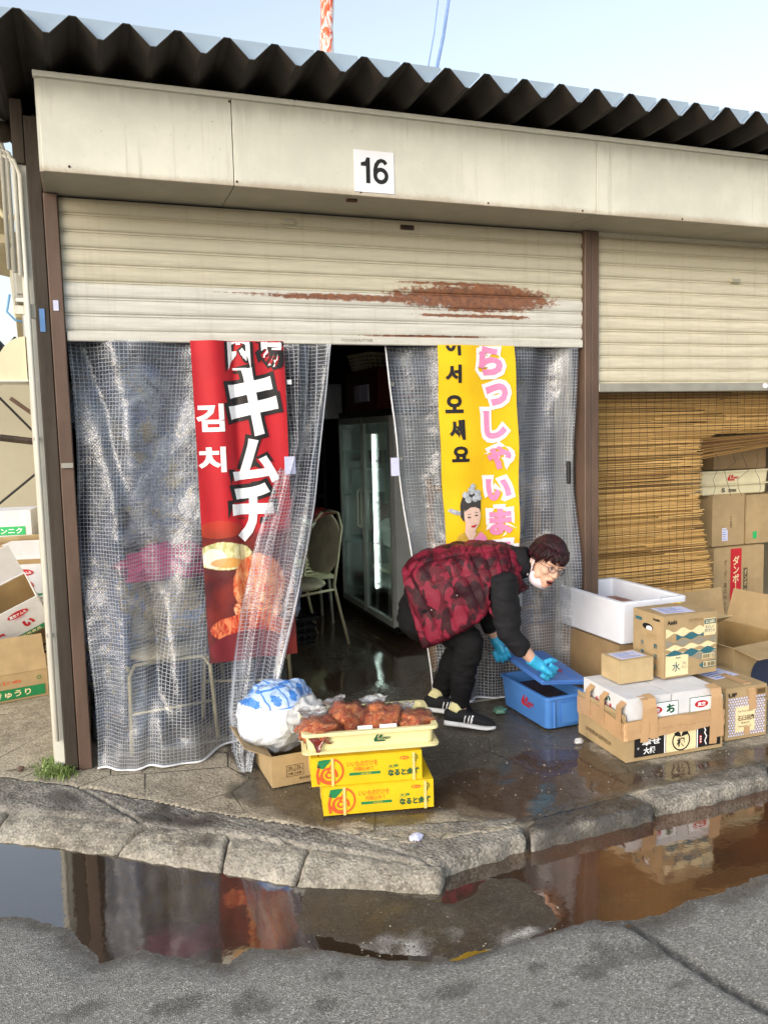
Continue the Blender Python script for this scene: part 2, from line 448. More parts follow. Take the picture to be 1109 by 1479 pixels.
dS = sdf(g2([(425, 1262), (560, 1280), (645, 1292), (700, 1262), (762, 1262), (838, 1331), (660, 1392), (560, 1386), (434, 1360), (395, 1345)], WZ), X, Y)
rise = np.maximum(rise, .0138*np.clip(-dS/.09+.25+fbm(X, Y, 6, 29)*1.3+fbm(X, Y, 25, 30)*.5, 0, 1))
zA = WZ-.0105+rise+fbm(X, Y, 6, 11)*.007+fbm(X, Y, 45, 12)*.004
zB = WZ-.013+fbm(X, Y, 5, 13)*.006
Z = Z*(1-sA)+zA*sA; Z = Z*(1-sB)+zB*sB
ch_ = np.exp(-(np.abs(dA)/.02)**2)*((X > pa.x-.5))*.006; Z -= ch_
Z = Z+fbm(X, Y, 70, 21)*.0022*(1-sA)*(1-sB)
crackline = g2([(905, 1340), (965, 1385), (1040, 1435), (1109, 1475), (1112, 1472), (1043, 1431), (968, 1381), (908, 1337)], WZ)
dc = np.abs(sdf(crackline, X, Y)); Z -= .008*np.exp(-(dc/.008)**2)
depth = np.clip((WZ+.004-Z)/.008, 0, 1)
near = np.clip(1-np.abs(D)/.14, 0, 1)*.85+fbm(X, Y, 12, 15)*.5
wet = np.clip(np.maximum(np.maximum(depth, near*(Z > WZ)), sA*(.78+fbm(X, Y, 8, 27)*.5)), 0, 1)
pale = sA*np.clip((np.exp(-(((X-pa.x)/.28)**2+((Y-pa.y+.02)/.085)**2))+1.2*np.exp(-(((X-pb.x-.02)/.13)**2+((Y-pb.y+.01)/.05)**2))+np.exp(-(((X-AT(697, 1268, z=WZ).x)/.06)**2+((Y-AT(697, 1268, z=WZ).y)/.035)**2)))*1.2+fbm(X, Y, 14, 17)*1.6-.55, 0, 1); wet = wet*(1-pale*.9)
stain = np.zeros_like(X)
for (px, py, rx, ry) in [(690, 1378, .09, .05), (885, 1383, .075, .06), (850, 1414, .07, .04), (935, 1387, .08, .04), (780, 1407, .03, .02), (980, 1432, .035, .025), (468, 1462, .04, .03), (250, 1465, .08, .04), (362, 1462, .07, .05), (480, 1418, .05, .03), (810, 1462, .03, .02), (120, 1470, .1, .03), (660, 1440, .1, .03)]:
    c = AT(px, py, z=WZ); stain = np.maximum(stain, np.clip(1.3-((X-c.x)/rx)**2-((Y-c.y)/ry)**2+fbm(X, Y, 20, 19)*3.0+fbm(X, Y, 60, 20)*1.5, 0, 1)*.6)
stain = np.maximum(stain, np.exp(-(dc/.012)**2))
street = struct(sheet('street', xs, ys, Z, MG, dict(zone=np.stack([np.maximum(sA, sB), wet, pale], -1), stain=stain)))
# ---- the standing water
def water_mat():
    m, b, o = newmat('muddy_water'); p = posn(); x, y, z = xyz(p)
    tr = E.nt.nodes.new('ShaderNodeBsdfTransparent'); gl = E.nt.nodes.new('ShaderNodeBsdfGlossy'); gl.inputs['Roughness'].default_value = .05
    red = (x.ss(1.1, 1.7)*(.5+noi(p, 3, 4, .6)).ss(.7, 1.1))
    lk(mixc(red, sr('#9a8670'), sr('#96684b')), tr.inputs[0])
    df = E.nt.nodes.new('ShaderNodeBsdfDiffuse'); lk(mixc(red, sr('#5d4c3b'), sr('#70492f')), df.inputs[0])
    mx0 = E.nt.nodes.new('ShaderNodeMixShader'); lk(.36+red*.25+(noi(p, 2.2, 4).ss(.4, .7))*.15, mx0.inputs[0]); E.nt.links.new(tr.outputs[0], mx0.inputs[1]); E.nt.links.new(df.outputs[0], mx0.inputs[2])
    fr = E.nt.nodes.new('ShaderNodeFresnel'); fr.inputs[0].default_value = 1.8
    mx = E.nt.nodes.new('ShaderNodeMixShader'); lk((E(fr.outputs[0])*1.8+.05).min(.95), mx.inputs[0])
    E.nt.links.new(mx0.outputs[0], mx.inputs[1]); E.nt.links.new(gl.outputs[0], mx.inputs[2])
    bn = bump(noi(p, 9, 3)+noi(p, 40, 2)*.15, .035, .02); E.nt.links.new(bn, gl.inputs['Normal'])
    E.nt.links.new(mx.outputs[0], o.inputs[0]); return m
g = G(); g.add([AT(x, y, z=WZ) for x, y in [(-330, 1270), (0, 1420), (700, 1440), (1109, 1320), (1500, 1150), (1250, 1060), (945, 1150), (765, 1205), (640, 1240), (420, 1215), (160, 1175), (-330, 1160)]], [tuple(range(12))])
struct(g.build('puddle', water_mat()))
# ---- pavement apron in front of and inside the stalls
def pave_z(X, Y): return fbm(X, Y, 2.2, 31)*.008+fbm(X, Y, 18, 33)*.003
xs = axis(-.8, 3.6, .02, -14, 16); ys = axis(-1.5, .3, .02, -1.5, 8.5)
X, Y = np.meshgrid(xs, ys, indexing='ij')
kl = g2([(-900, 1030), (-300, 1080), (10, 1123), (121, 1137), (283, 1170), (455, 1196), (590, 1218), (700, 1200), (757, 1190), (913, 1146), (1109, 1100), (1500, 1010)], 0.)
yk = np.interp(X, [p.x for p in kl], [p.y for p in kl])
Z = pave_z(X, Y); Z = np.where(Y < yk-.02, -.3, Z)
wetp = g2([(455, 900), (600, 900), (620, 1040), (720, 1020), (790, 1070), (900, 1110), (1109, 1075), (1109, 1100), (900, 1150), (757, 1192), (640, 1170), (560, 1200), (470, 1190), (380, 1150), (395, 1110), (430, 1040)], 0.)
wetp = [V((x, y, 0)) for x, y in [(.3, 8), (2.7, 8), (2.72, -.3)]]+g2([(842, 1075), (905, 1108), (1040, 1092), (1200, 1060), (1200, 1085), (913, 1148), (757, 1192), (660, 1150), (600, 1190), (470, 1195), (395, 1165), (330, 1140), (350, 1105)], 0.)
wt = np.clip(.62-sdf(wetp, X, Y)*6+fbm(X, Y, 5, 35)*.9+fbm(X, Y, 16, 36)*.5, 0, 1)
wt = np.maximum(wt, np.clip((Y-.1)*2, 0, .8)*(X > 0)*(X < 2.75))
for (px, py, rx, ry, k) in [(20, 1112, .06, .03, .8), (85, 1115, .15, .03, .5)]:
    c = AT(px, py, z=0); wt = np.maximum(wt, k*np.exp(-((X-c.x)/rx)**2-((Y-c.y)/ry)**2))
poolp = g2([(560, 1190), (640, 1120), (760, 1085), (842, 1082), (905, 1115), (1040, 1094), (1200, 1060), (1250, 1055), (1109, 1092), (913, 1146), (757, 1190), (700, 1192), (640, 1175)], 0.)
pl_ = np.clip(.45-sdf(poolp, X, Y)*7+fbm(X, Y, 4, 41)*1.0+fbm(X, Y, 13, 42)*.6, 0, 1)
pl_ = np.maximum(pl_, np.clip((Y-.2)*1.5, 0, .75)*(X > .3)*(X < 2.7)*np.clip(.8+fbm(X, Y, 3, 43)*2, 0, 1))
struct(sheet('pavement', xs, ys, Z, MPAVE, dict(wet=wt, pool=pl_)))
# ---- kerb stones and the mortar skirt, each stone its own piece
def stone(name, mat, c, z, zb, par, nx=26, ny=9, rnd=.018, amp=.006, seed=0, wet=0.2):
    """c: back-left, back-right, front-right, front-left (xy); z: heights at back/front"""
    bl, br, fr_, fl = [V((p.x, p.y, 0)) for p in c]; v = []; f = []; wa = []
    Lx = (br-bl).length; Ly = (fl-bl).length
    for i in range(nx+1):
        for j in range(ny+1):
            s, t = i/nx, j/ny
            p = (bl*(1-s)+br*s)*(1-t)+(fl*(1-s)+fr_*s)*t
            de = min(s*Lx, (1-s)*Lx, t*Ly+.02, (1-t)*Ly)
            hz = z[0]*(1-t)+z[1]*t+z[2]*math.sin(math.pi*t) if len(z) > 2 else z[0]*(1-t)+z[1]*t
            k = max(0, 1-de/rnd); hz -= rnd*.75*k*k
            hz += gn(p, 22, seed)*amp*.6+gn(p, 60, seed+3)*amp*.5
            if j == ny: p = p+(fl-bl).normalized()*gn(p, 16, seed+5)*amp*2.2
            v.append(V((p.x, p.y, hz))); wa.append(min(1, max(0, wet+gn(p, 7, seed)*.7)))
    I = lambda i, j: i*(ny+1)+j
    for i in range(nx):
        for j in range(ny): f.append((I(i, j), I(i, j+1), I(i+1, j+1), I(i+1, j)))
    b = [I(i, 0) for i in range(nx+1)]+[I(nx, j) for j in range(1, ny+1)]+[I(i, ny) for i in range(nx-1, -1, -1)]+[I(0, j) for j in range(ny-1, 0, -1)]
    o = len(v)
    for q in b: v.append(V((v[q].x, v[q].y, zb))); wa.append(min(1, wet+.6))
    n = len(b)
    for k in range(n): f.append((b[k], b[(k+1) % n], o+(k+1) % n, o+k))
    gg = G(); gg.add(v, f); ob = gg.build(name, mat, par, smooth=True)
    a = ob.data.attributes.new('wet', 'FLOAT', 'POINT'); a.data.foreach_set('value', wa)
    return ob
kerb = bpy.data.objects.new('kerb', None); COL.objects.link(kerb); struct(kerb)
def kst(cpx, z=(0, -.002), wet=.2, seed=0, **k):
    return stone('kerb_stone', MKERB, [AT(*q, z=zz) for q, zz in zip(cpx, (z[0], z[0], z[1], z[1]))], z, -.14, kerb, wet=wet, seed=seed, **k)
kst([(762, 1186), (914, 1147), (944, 1164), (767, 1207)], wet=.75, seed=1, rnd=.014)
kst([(919, 1143), (1106, 1098), (1109, 1120), (949, 1159)], wet=.35, seed=2, rnd=.014)
kst([(1110, 1097), (1270, 1060), (1290, 1080), (1114, 1118)], wet=.35, seed=6, rnd=.014)
kst([(470, 1199), (752, 1181), (758, 1206), (628, 1246)], wet=.12, seed=3, rnd=.02, nx=34, ny=16, amp=.008)
kst([(284, 1171), (466, 1198), (624, 1246), (425, 1217)], wet=.25, seed=4, nx=34, ny=12, amp=.008)
kst([(120, 1138), (282, 1170), (421, 1216), (205, 1186)], wet=.3, seed=5, nx=34, ny=12, amp=.008)
kst([(-190, 1098), (118, 1137), (201, 1185), (-190, 1150)], wet=.35, seed=8, nx=34, ny=12, amp=.008)
skirt = bpy.data.objects.new('mortar_skirt', None); COL.objects.link(skirt); struct(skirt)
sk = [((-200, 1153), (22, 1160), (-14, 1214), (-200, 1205)), ((24, 1160), (216, 1187), (164, 1236), (-12, 1215)), ((219, 1188), (330, 1203), (318, 1262), (167, 1237)),
      ((333, 1203), (446, 1220), (425, 1281), (321, 1262)), ((449, 1220), (642, 1250), (636, 1292), (428, 1282))]
for i, q in enumerate(sk):
    stone('skirt_block', MSKIRT, [AT(*q[0], z=-.006), AT(*q[1], z=-.006), AT(*q[2], z=-.066), AT(*q[3], z=-.066)], (-.018, -.066, .018), -.14, skirt, nx=40, ny=18, rnd=.016, amp=.011, seed=20+i, wet=.08)

# ================================================================== THE MARKET BUILDING
M_fascia = pm('fascia_paint', '#ccc8ba', .5, .07, 2.5, .05, 90, grime=.10, gcol=sr('#8f8062'))
def fascia_mat():
    m, b, o = newmat('fascia_paint_weathered'); p = posn(); x, y, z = xyz(p); c = sr('#d4d2c4')
    dr = noi(scaled(p, (30, 1, 1.6)), 1.0, 5, .7); bl = noi(p, 2.2, 5, .65); fine = noi(p, 45, 4, .7)
    col = mixc(bl.ss(.3, .72), tuple(k*.86 for k in c), tuple(k*1.05 for k in c))
    col = mixc(dr.ss(.52, .80)*bl.ss(.40, .66)*.55, col, sr('#8f8772'))
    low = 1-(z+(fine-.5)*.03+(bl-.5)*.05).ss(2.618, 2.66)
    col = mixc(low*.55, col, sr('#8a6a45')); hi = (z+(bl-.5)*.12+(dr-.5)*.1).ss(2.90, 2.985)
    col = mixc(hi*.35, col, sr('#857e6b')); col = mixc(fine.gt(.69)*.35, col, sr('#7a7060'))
    lk(col, b.inputs['Base Color']); b.inputs['Roughness'].default_value = .5
    lk(bump(bl*2+fine*.15, .18, .012), b.inputs['Normal']); return m
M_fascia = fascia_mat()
M_trim = pm('trim_paint', '#d0cdbf', .5, .06, 6)
M_soffit = pm('soffit_paint', '#a39c88', .6, .08, 4, grime=.1)
M_brown = pm('brown_steel', '#5d4a3f', .5, .22, 7, .1, 60, grime=.35, gcol=sr('#2d241f'), aniso=(1, 1, .25))
M_darkpost = pm('dark_timber', '#3b322a', .7, .35, 9, .25, 50, grime=.4, gcol=sr('#191512'), aniso=(1, 1, .15))
M_alu = pm('aluminium', '#a3a096', .42, .1, 8, metal=.35, grime=.2, gcol=sr('#55503f'))
M_white = pm('white_paint', '#d9d6cb', .55, .06, 5, grime=.15, gcol=sr('#8a8270'))
M_rooft = pm('roof_top_metal', '#93a3b2', .45, .05, 5)
M_roofu = pm('roof_underside', '#2b251f', .8, .25, 6, aniso=(1, .3, 1))
M_beige = pm('beige_sheet', '#aca389', .5, .1, 6, grime=.12)
M_rust = pm('rusty_metal', '#4b3022', .8, .4, 20, .2, 80)
bld = thing('market_building', 'low market row building with cream fascia, zigzag metal roof and dark stall openings', 'building', (0, 0, 0))
XR = 5.6
# roof sheets
p_, ye, zp_, zv = .19, -.60, 3.105, 3.035
x0 = AT(23, 4, y=ye).x
for i in range(-4, 28):
    c = x0+i*p_; g = G(); sl_ = -.035
    jz = random.uniform(-.0008, .0008); L = 6.6 if c > -.10 else 1.15; top = [(-.095, zv), (-.084, zv), (-.013, zp_), (.013, zp_), (.084, zv), (.095, zv)]
    for th, mi, flip in ((0, 0, 0), (-.004, 1, 1)):
        v = []
        for yy in (ye, ye+.4, ye+L):
            v += [(c+a, yy, z+th+sl_*(yy-ye)+jz) for a, z in top]
        f = []
        for k in range(2):
            for j in range(5):
                q = (k*6+j, k*6+j+1, k*6+7+j, k*6+6+j); f.append(q if not flip else q[::-1])
        g.add(v, f, mi)
    e = [(c+a, ye, z+jz) for a, z in top]+[(c+a, ye, z-.004+jz) for a, z in top]
    g.add(e, [(j, j+6, j+7, j+1) for j in range(5)], 1)
    g.build('roof_panel', [M_rooft, M_roofu], bld)
    h = G(); cc = c+.095
    h.prism([(-.010, zv+.002), (.010, zv+.002), (.080, zp_+.002), (.076, zp_+.013), (-.076, zp_+.013), (-.080, zp_+.002)], (cc, ye+.035, 0), V((1, 0, 0)), V((0, 0, 1)), V((0, 1, 0)), .003)
    h.build('closure_plate', M_rooft, bld)
# fascia panels
yf = -.319
for a, b_ in ((-.045, .722), (.7255, 2.567), (2.5705, 4.3), (4.3035, XR)):
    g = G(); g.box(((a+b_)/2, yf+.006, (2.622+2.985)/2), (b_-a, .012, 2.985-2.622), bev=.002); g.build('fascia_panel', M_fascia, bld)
    g = G(); g.box(((a+b_)/2, (yf+.012+.03)/2, 2.624), (b_-a, .03-yf-.012, .004)); g.build('soffit_panel', M_soffit, bld)
for a, b_ in ((-.062, 1.0), (1.0015, 3.2), (3.2015, XR)):
    g = G(); g.box(((a+b_)/2, yf-.001, 2.993), (b_-a, .034, .022), bev=.003); g.build('fascia_trim', M_trim, bld)
g = G(); g.box((-.051, -.14, 2.80), (.012, .352, .36)); g.build('fascia_return', M_fascia, bld)
g = G(); g.box((2.8, -.08, 3.008), (5.7, .44, .006)); g.build('fascia_cap', M_soffit, bld)
# small screws along the lower fascia edge
for px, py in [(100, 240), (342, 262), (521, 277), (705, 293), (841, 304), (985, 316), (331, 146)]:
    q = AT(px, py, y=yf); g = G(); g.tube([(q.x, yf+.001, q.z), (q.x, yf-.003, q.z)], .005, 8); g.build('screw', M_rust, bld)
q = AT(508, 288, z=2.62); g = G(); g.box((q.x, q.y, 2.616), (.05, .02, .012), bev=.002); g.build('soffit_latch', M_rust, bld)
# walls, posts
M_inwall = pm('dark_wall', '#6e645e', .8, .2, 3, grime=.2); M_redwall = pm('dark_red_wall', '#7a1d20', .7, .15, 3)
M_side = pm('side_wall', '#b9b09a', .7, .1, 3, .1, 40, grime=.2)
def bpart(name, c, d, m, bev=0, par=None): g = G(); g.box(c, d, bev=bev); return g.build(name, m, par or bld)
bpart('side_wall', (-.15, 3.06, 1.5), (.05, 5.9, 3.0), M_side)
bpart('corner_edge', (-.145, .06, 1.37), (.045, .08, 2.74), M_white)
bpart('corner_post', (-.091, .055, 1.47), (.058, .13, 2.94), M_darkpost, .004)
bpart('dark_end_cover', (-.147, .06, 2.875), (.05, .12, .27), M_darkpost, .004)  # dark box added to darken the pale wall end below the eave
bpart('shutter_guide', (-.031, .03, 1.31), (.058, .10, 2.62), M_brown, .004)
bpart('shutter_guide', (2.723, .03, 1.31), (.042, .10, 2.62), M_brown, .004)
bpart('shutter_guide', (2.772, .035, 1.31), (.05, .10, 2.62), M_brown, .004)
bpart('back_wall', (2.7, 6.0, 1.5), (5.8, .06, 3.0), M_inwall)
bpart('party_wall', (2.75, 3.05, 1.5), (.06, 5.85, 3.0), M_inwall)
bpart('end_wall', (5.6, 3.0, 1.5), (.06, 6.0, 3.0), M_side)
bpart('red_partition', (.95, 4.2, 1.2), (1.3, .05, 2.4), M_redwall)
bpart('ceiling', (2.7, 3.0, 2.75), (5.7, 5.9, .03), M_inwall)
bpart('threshold', (1.35, .10, .006), (2.62, .035, .012), M_alu)
bpart('inner_lining', (-.115, 3.1, 1.4), (.02, 5.7, 2.7), M_inwall)
# sticker pieces on the guide rails
bpart('warning_sticker', (-.035, -.0225, AT(84, 442, y=0).z), (.022, .002, .045), INK['lilac'], par=bld)
bpart('door_lock', (-.03, -.026, AT(98, 672, y=0).z), (.05, .01, .022), M_alu)
bpart('blue_tag', (-.095, -.0125, AT(70, 463, y=0).z), (.022, .003, .10), pm('tag_blue', '#5a82b5', .5))

# ---- roller shutters
def shutter_mat(name, base, rust=True, seed=0):
    m, b, o = newmat(name); p = posn(); x, y, z = xyz(p)
    st = noi(scaled(p, (1.2, 1, 14)), 3, 5, .65); n = noi(p, 30, 4, .7)
    col = mixc(st.ss(.3, .75), tuple(c*.86 for c in base), tuple(min(1, c*1.08) for c in base))
    speck = noi(scaled(p, (1, 1, 1.6)), 75, 3, .6).ss(.70, .74)*noi(p, 2.5, 3).ss(.5, .62)
    col = mixc(speck*.8, col, sr('#6b5638'))
    gr = noi(scaled(p, (22, 1, 1.2)), 1.0, 5, .7); col = mixc((z+(st-.5)*.25).ss(2.36, 2.62)*.45+gr.ss(.5, .8)*.3, col, sr('#8c8062'))
    rough = .45
    if rust:
        nz = noi(scaled(p, (1, 1, 2.2)), 26, 6, .75); fl = noi(p, 6, 3)
        def el(cx, cz, rx, rz, k=1.0):
            a = (x-cx)*(1/rx); c = (z-cz)*(1/rz); return k-a*a-c*c
        msk = el(2.05, 2.235, .52, .078, 1.15)
        for q in ((1.40, 2.217, .70, .022, .9), (1.95, 2.305, .42, .014, .9), (2.0, 2.142, .40, .012, .9), (1.0, 2.222, .5, .007, .6), (1.75, 2.032, .5, .010, .8), (2.25, 2.14, .14, .014, .9)): msk = msk.max(el(*q))
        r = (msk+(nz-.5)*2.0+(n-.5)*1.4+(fl-.5)*.6).ss(.10, .62)
        rc = mixc(n.ss(.3, .7), sr('#5b2f1e'), sr('#86512f'))
        col = mixc(r*.93, col, rc); lk(rough+r*.4, b.inputs['Roughness'])
    else: b.inputs['Roughness'].default_value = rough
    lk(col, b.inputs['Base Color']); b.inputs['Specular IOR Level'].default_value = .4
    lk(bump(n, .05, .005), b.inputs['Normal']); return m
MS1 = shutter_mat('shutter_beige', sr('#c3bda9')); MS2 = shutter_mat('shutter_white', sr('#cbc9c0')); MS3 = shutter_mat('shutter_beige_next', sr('#cbc4ae'), False)
def slat_mesh(w, pitch):
    prof = [(.000, 0), (.004, .004), (.004, .008), (-.003, .013), (-.0065, pitch*.3), (-.0075, pitch*.5), (-.0065, pitch*.72), (-.003, pitch-.010), (.003, pitch-.006), (.003, pitch-.001)]
    g = G(); n = len(prof); v = []
    for x in (-w/2, w/2):
        v += [(x, a, z) for a, z in prof]+[(x, .006, prof[-1][1]), (x, .006, 0)]
    k = n+2
    f = [(i, i+1, k+i+1, k+i) for i in range(k-1)]+[(k-1, 0, k, 2*k-1)]+[tuple(range(k))[::-1], tuple(range(k, 2*k))]
    g.add(v, [q[::-1] if len(q) == 4 else q for q in f]); return g
def shutter(label, xa, xb, zb, zt, mats, pitch, barh, barm, y=.012):
    t = thing('roller_shutter', label, 'shutter', ((xa+xb)/2, y, zb), group='half raised roller shutters'); w = xb-xa
    g = G(); g.box((0, -.004, barh/2), (w-.004, .032, barh), bev=.004); g.build('bottom_bar', barm, t)
    z = barh; i = 0; meshes = {}
    while z < zt-zb-.01:
        m = mats(i)
        if m not in meshes: meshes[m] = slat_mesh(w, pitch).mesh('slat', m)
        o = link('slat', meshes[m], t, (0, random.uniform(-.0015, .0015), z)); z += pitch; i += 1
    return t
sh1 = shutter('wide rusty roller shutter under the number 16 sign', .0, 2.70, 1.983, 2.615, lambda i: MS2 if i < 3 else MS1, .0735, .042, MS2)
txt('TOYOSHUTTER', INK['grey'], sh1.children[0], fm((AT(515, 493, y=0).x-1.35, -.0212, .022), (1, 0, 0), (0, 0, 1)), .17, .014, .01)
zb2 = AT(905, 566, y=0).z
sh2 = shutter('clean cream roller shutter above the reed blind', 2.80, XR, zb2, 2.615, lambda i: MS3, .0735, .05, M_alu)
for px, py, s in ((416, 320, sh1), (588, 328, sh1), (1062, 405, sh2)):
    q = AT(px, py, y=0); g = G(); g.box((q.x-s.location.x, -.012, q.z-s.location.z), (.075, .010, .024), bev=.003)
    hh = g.build('shutter_handle', M_beige if px != 588 else M_rust, s)
    g = G(); g.box((q.x-s.location.x, -.0185, q.z-s.location.z+.002), (.052, .003, .012)); g.build('handle_slot', M_alu if px != 588 else INK['black'], hh)
q = AT(1103, 559, y=0); g = G(); g.tube([(q.x-sh2.location.x, -.02, .03), (q.x-sh2.location.x, -.028, .03)], .016, 14); g.build('lock_knob', INK['white'], sh2)

# ---- number sign
q = AT(540, 248, y=yf)
t = thing('number_sign', 'white paper sign reading 16 on the cream fascia', 'sign', (q.x, yf-.0015, q.z))
g = G(); g.box((0, -.001, 0), (.195, .002, .185)); g.build('paper', pm('sign_paper', '#e6e6ec', .6, .03, 6), t)
m16 = fm((0, -.0022, .003), (1, 0, 0), (0, 0, 1))
patch([(-.040, -.056), (-.020, -.056), (-.020, .058), (-.036, .058), (-.044, .040), (-.064, .034), (-.064, .019), (-.040, .019)], INK['black'], t, m16, 'digit_one')
ring(.018, .037, INK['black'], t, m16@Matrix.Translation((.032, -.019, 0)), 'digit_six')
stroke([(.032+.0275*math.cos(a)-.0, -.019+.0275*math.sin(a)+(.012 if 0 else 0)) for a in np.linspace(math.pi*1.02, math.pi*.98, 2)]+[(.0045, .005), (.010, .028), (.021, .043), (.034, .049), (.048, .046), (.058, .034)], [.019, .019, .019, .019, .018, .017, .017, .018], INK['black'], t, m16, 'digit_six_tail', .0012)
# ================================================================== MESH REINFORCED CURTAINS
def curtain_mat():
    m, b, o = newmat('clear_mesh_curtain')
    uv = E.nt.nodes.new('ShaderNodeUVMap').outputs[0]; u, v, w = xyz(uv); p = posn()
    P = 1/.0180
    wob = (noi(uv, 6, 2)-.5)*.004
    def line(c): return ((c+wob)*P).frac().__sub__(.5).abs().lt(.088)
    thread = line(u).max(line(v))
    T = E.nt.nodes.new('ShaderNodeBsdfTransparent'); T.inputs[0].default_value = (.90, .91, .92, 1)
    GL = E.nt.nodes.new('ShaderNodeBsdfGlossy'); GL.inputs['Roughness'].default_value = .24; GL.inputs[0].default_value = (.95, .96, 1, 1)
    D = E.nt.nodes.new('ShaderNodeBsdfDiffuse'); D.inputs[0].default_value = (*sr('#c9d0de'), 1)
    TL = E.nt.nodes.new('ShaderNodeBsdfTranslucent'); TL.inputs[0].default_value = (*sr('#d4d6da'), 1)
    cr = noi(p, 26, 3, .6, .6); quilt = (u*P*math.pi*2); 
    pill = E.op('SINE', u*(P*6.2832))*E.op('SINE', v*(P*6.2832))
    bn = bump(cr*.22+noi(p, 4.5, 2, .55)*2.2+pill*.015, .8, .03)
    for n in (GL,): E.nt.links.new(bn, n.inputs['Normal'])
    fr = E.nt.nodes.new('ShaderNodeFresnel'); fr.inputs[0].default_value = 1.8; E.nt.links.new(bn, fr.inputs['Normal'])
    def mix(f, a, c):
        n = E.nt.nodes.new('ShaderNodeMixShader')
        if isinstance(f, E): lk(f, n.inputs[0])
        else: n.inputs[0].default_value = f
        E.nt.links.new(a, n.inputs[1]); E.nt.links.new(c, n.inputs[2]); return n.outputs[0]
    haze = mix(noi(p, 3.5, 4, .6).ss(.35, .75)*.12+.03, T.outputs[0], D.outputs[0])
    film = mix((E(fr.outputs[0])*.62+.02).min(.9), haze, GL.outputs[0])
    thr = mix(.4, D.outputs[0], TL.outputs[0]); thr = mix(.25, thr, T.outputs[0])
    lk(mix(thread*.85, film, thr), o.inputs[0]); return m
MC = curtain_mat()
M_hem = pm('curtain_hem', '#d9dbe0', .35, .06, 12)
def curtain(label, top, bot, zt, zb, ns, nt, fold, group='clear mesh curtains in the stall opening', hem_r=True, bulge=None, hem_l=False, zoff=None):
    """top / bot: lists of (s, x, y); fold(s,t)->(dx,dy)"""
    t = thing('mesh_curtain', label, 'curtain', (top[0][1], top[0][2], 0), group=group); o = t.location
    ti = lambda L, s, k: float(np.interp(s, [q[0] for q in L], [q[k] for q in L]))
    v = []; 
    for i in range(ns+1):
        s = i/ns
        for j in range(nt+1):
            q = j/nt
            w = q*q*(3-2*q)*.5+q*.5
            x = ti(top, s, 1)*(1-w)+ti(bot, s, 1)*w; y = ti(top, s, 2)*(1-w)+ti(bot, s, 2)*w
            dx, dy = fold(s, q)
            zz = zt+(zb(s)-zt)*q
            v.append(V((x+dx, y+dy, zz))-o)
    I = lambda i, j: i*(nt+1)+j
    f = [(I(i, j), I(i, j+1), I(i+1, j+1), I(i+1, j)) for i in range(ns) for j in range(nt)]
    g = G(); g.add(v, f); me = g.mesh('sheet', MC, True)
    uvl = me.uv_layers.new(name='UVMap'); us = [[0]*(nt+1) for _ in range(ns+1)]
    U = [0]*(nt+1)
    arr = np.zeros((ns+1, nt+1, 2))
    jm = nt//2
    for i in range(ns+1):
        for j in range(nt+1):
            arr[i, j, 0] = arr[i-1, jm, 0]+(v[I(i, jm)]-v[I(i-1, jm)]).length if i and j == 0 else (arr[i, 0, 0] if j else 0)
            arr[i, j, 1] = arr[i, j-1, 1]+(v[I(i, j)]-v[I(i, j-1)]).length if j else 0
    for i in range(ns+1): arr[i, :, 1] = arr[ns//2, :, 1]
    flat = arr.reshape(-1, 2)
    for l in me.loops: uvl.data[l.index].uv = flat[l.vertex_index]
    link('sheet', me, t)
    def hem(pts, off=V((0, -.002, 0))):
        g = G(); g.tube([p+off for p in pts], [(.004, .008)]*len(pts), 6); g.build('hem', M_hem, t, True)
    hem([v[I(i, nt)] for i in range(ns+1)])
    if hem_r: hem([v[I(ns, j)] for j in range(nt+1)])
    if hem_l: hem([v[I(0, j)] for j in range(nt+1)])
    for side, on in ((ns, hem_r), (0, hem_l)):
        if on:
            for k in range(5):
                p = v[I(side, int((k+.5)/5*nt))]; c = p+V((-.014 if side else .014, -.004, 0))
                g = G(); g.tube([c+V((math.cos(a)*.008, 0, math.sin(a)*.008)) for a in np.linspace(0, 2*math.pi, 11)[:-1]], .003, 5, closed=True, caps=False); g.build('eyelet', M_alu, t)
    return t
def B(px, py, y): return AT(px, py, y=y)
def fold_l(s, t):
    y = .030*math.sin(s*15+t*2.2)*(1-.35*t)+.008*math.sin(s*37+t*5)*(.4+t*.6)+.06*gn((s*3, t*2.5, 0), 1, 3)+.03*gn((s*7, t*6, 0), 1, 5)
    y += -.085*math.exp(-((s-.48)/.24)**2-((t-.90)/.14)**2)       # belly over the chairs
    y += -.05*math.exp(-((s-.2)/.12)**2-((t-.45)/.25)**2)
    # slanting drawn folds from the upper left
    y += .045*math.exp(-((s-.05-t*.55)/.05)**2)*(t < .95)-.035*math.exp(-((s-.16-t*.5)/.06)**2)
    x = .012*math.sin(t*9+s*6)
    return x, y
tl = [(0, AT(97, 498, y=.05).x, .05), (.12, .13, .02), (1, .98, .05)]
bl_ = [(0, AT(140, 1112, y=-.05).x, -.05), (.5, AT(235, 1108, y=-.10).x, -.10), (.85, AT(345, 1080, y=-.02).x, -.02), (1, .74, .02)]
c_left = curtain('clear mesh curtain left of the red banner, bulging over stacked chairs', tl, bl_, 1.99, lambda s: .012+.05*max(0, s-.78)*4*.3+.006*math.sin(s*17), 90, 90, fold_l, hem_r=False)
def fold_s(s, t):
    k = 1-.25*t
    y = .045*math.sin(s*12+1.2*t)*k+.012*math.sin(s*29+t*4)*k-.02+.03*gn((s*5, t*7, 0), 1, 6)
    return .014*math.sin(s*24+t*7)*k, y
ts = [(0, AT(395, 498, y=-.0).x, .0), (1, AT(477, 498, y=0).x, -.03)]
bs = [(0, AT(333, 1085, y=-.22).x, -.22), (1, AT(357, 1112, y=-.26).x, -.27)]
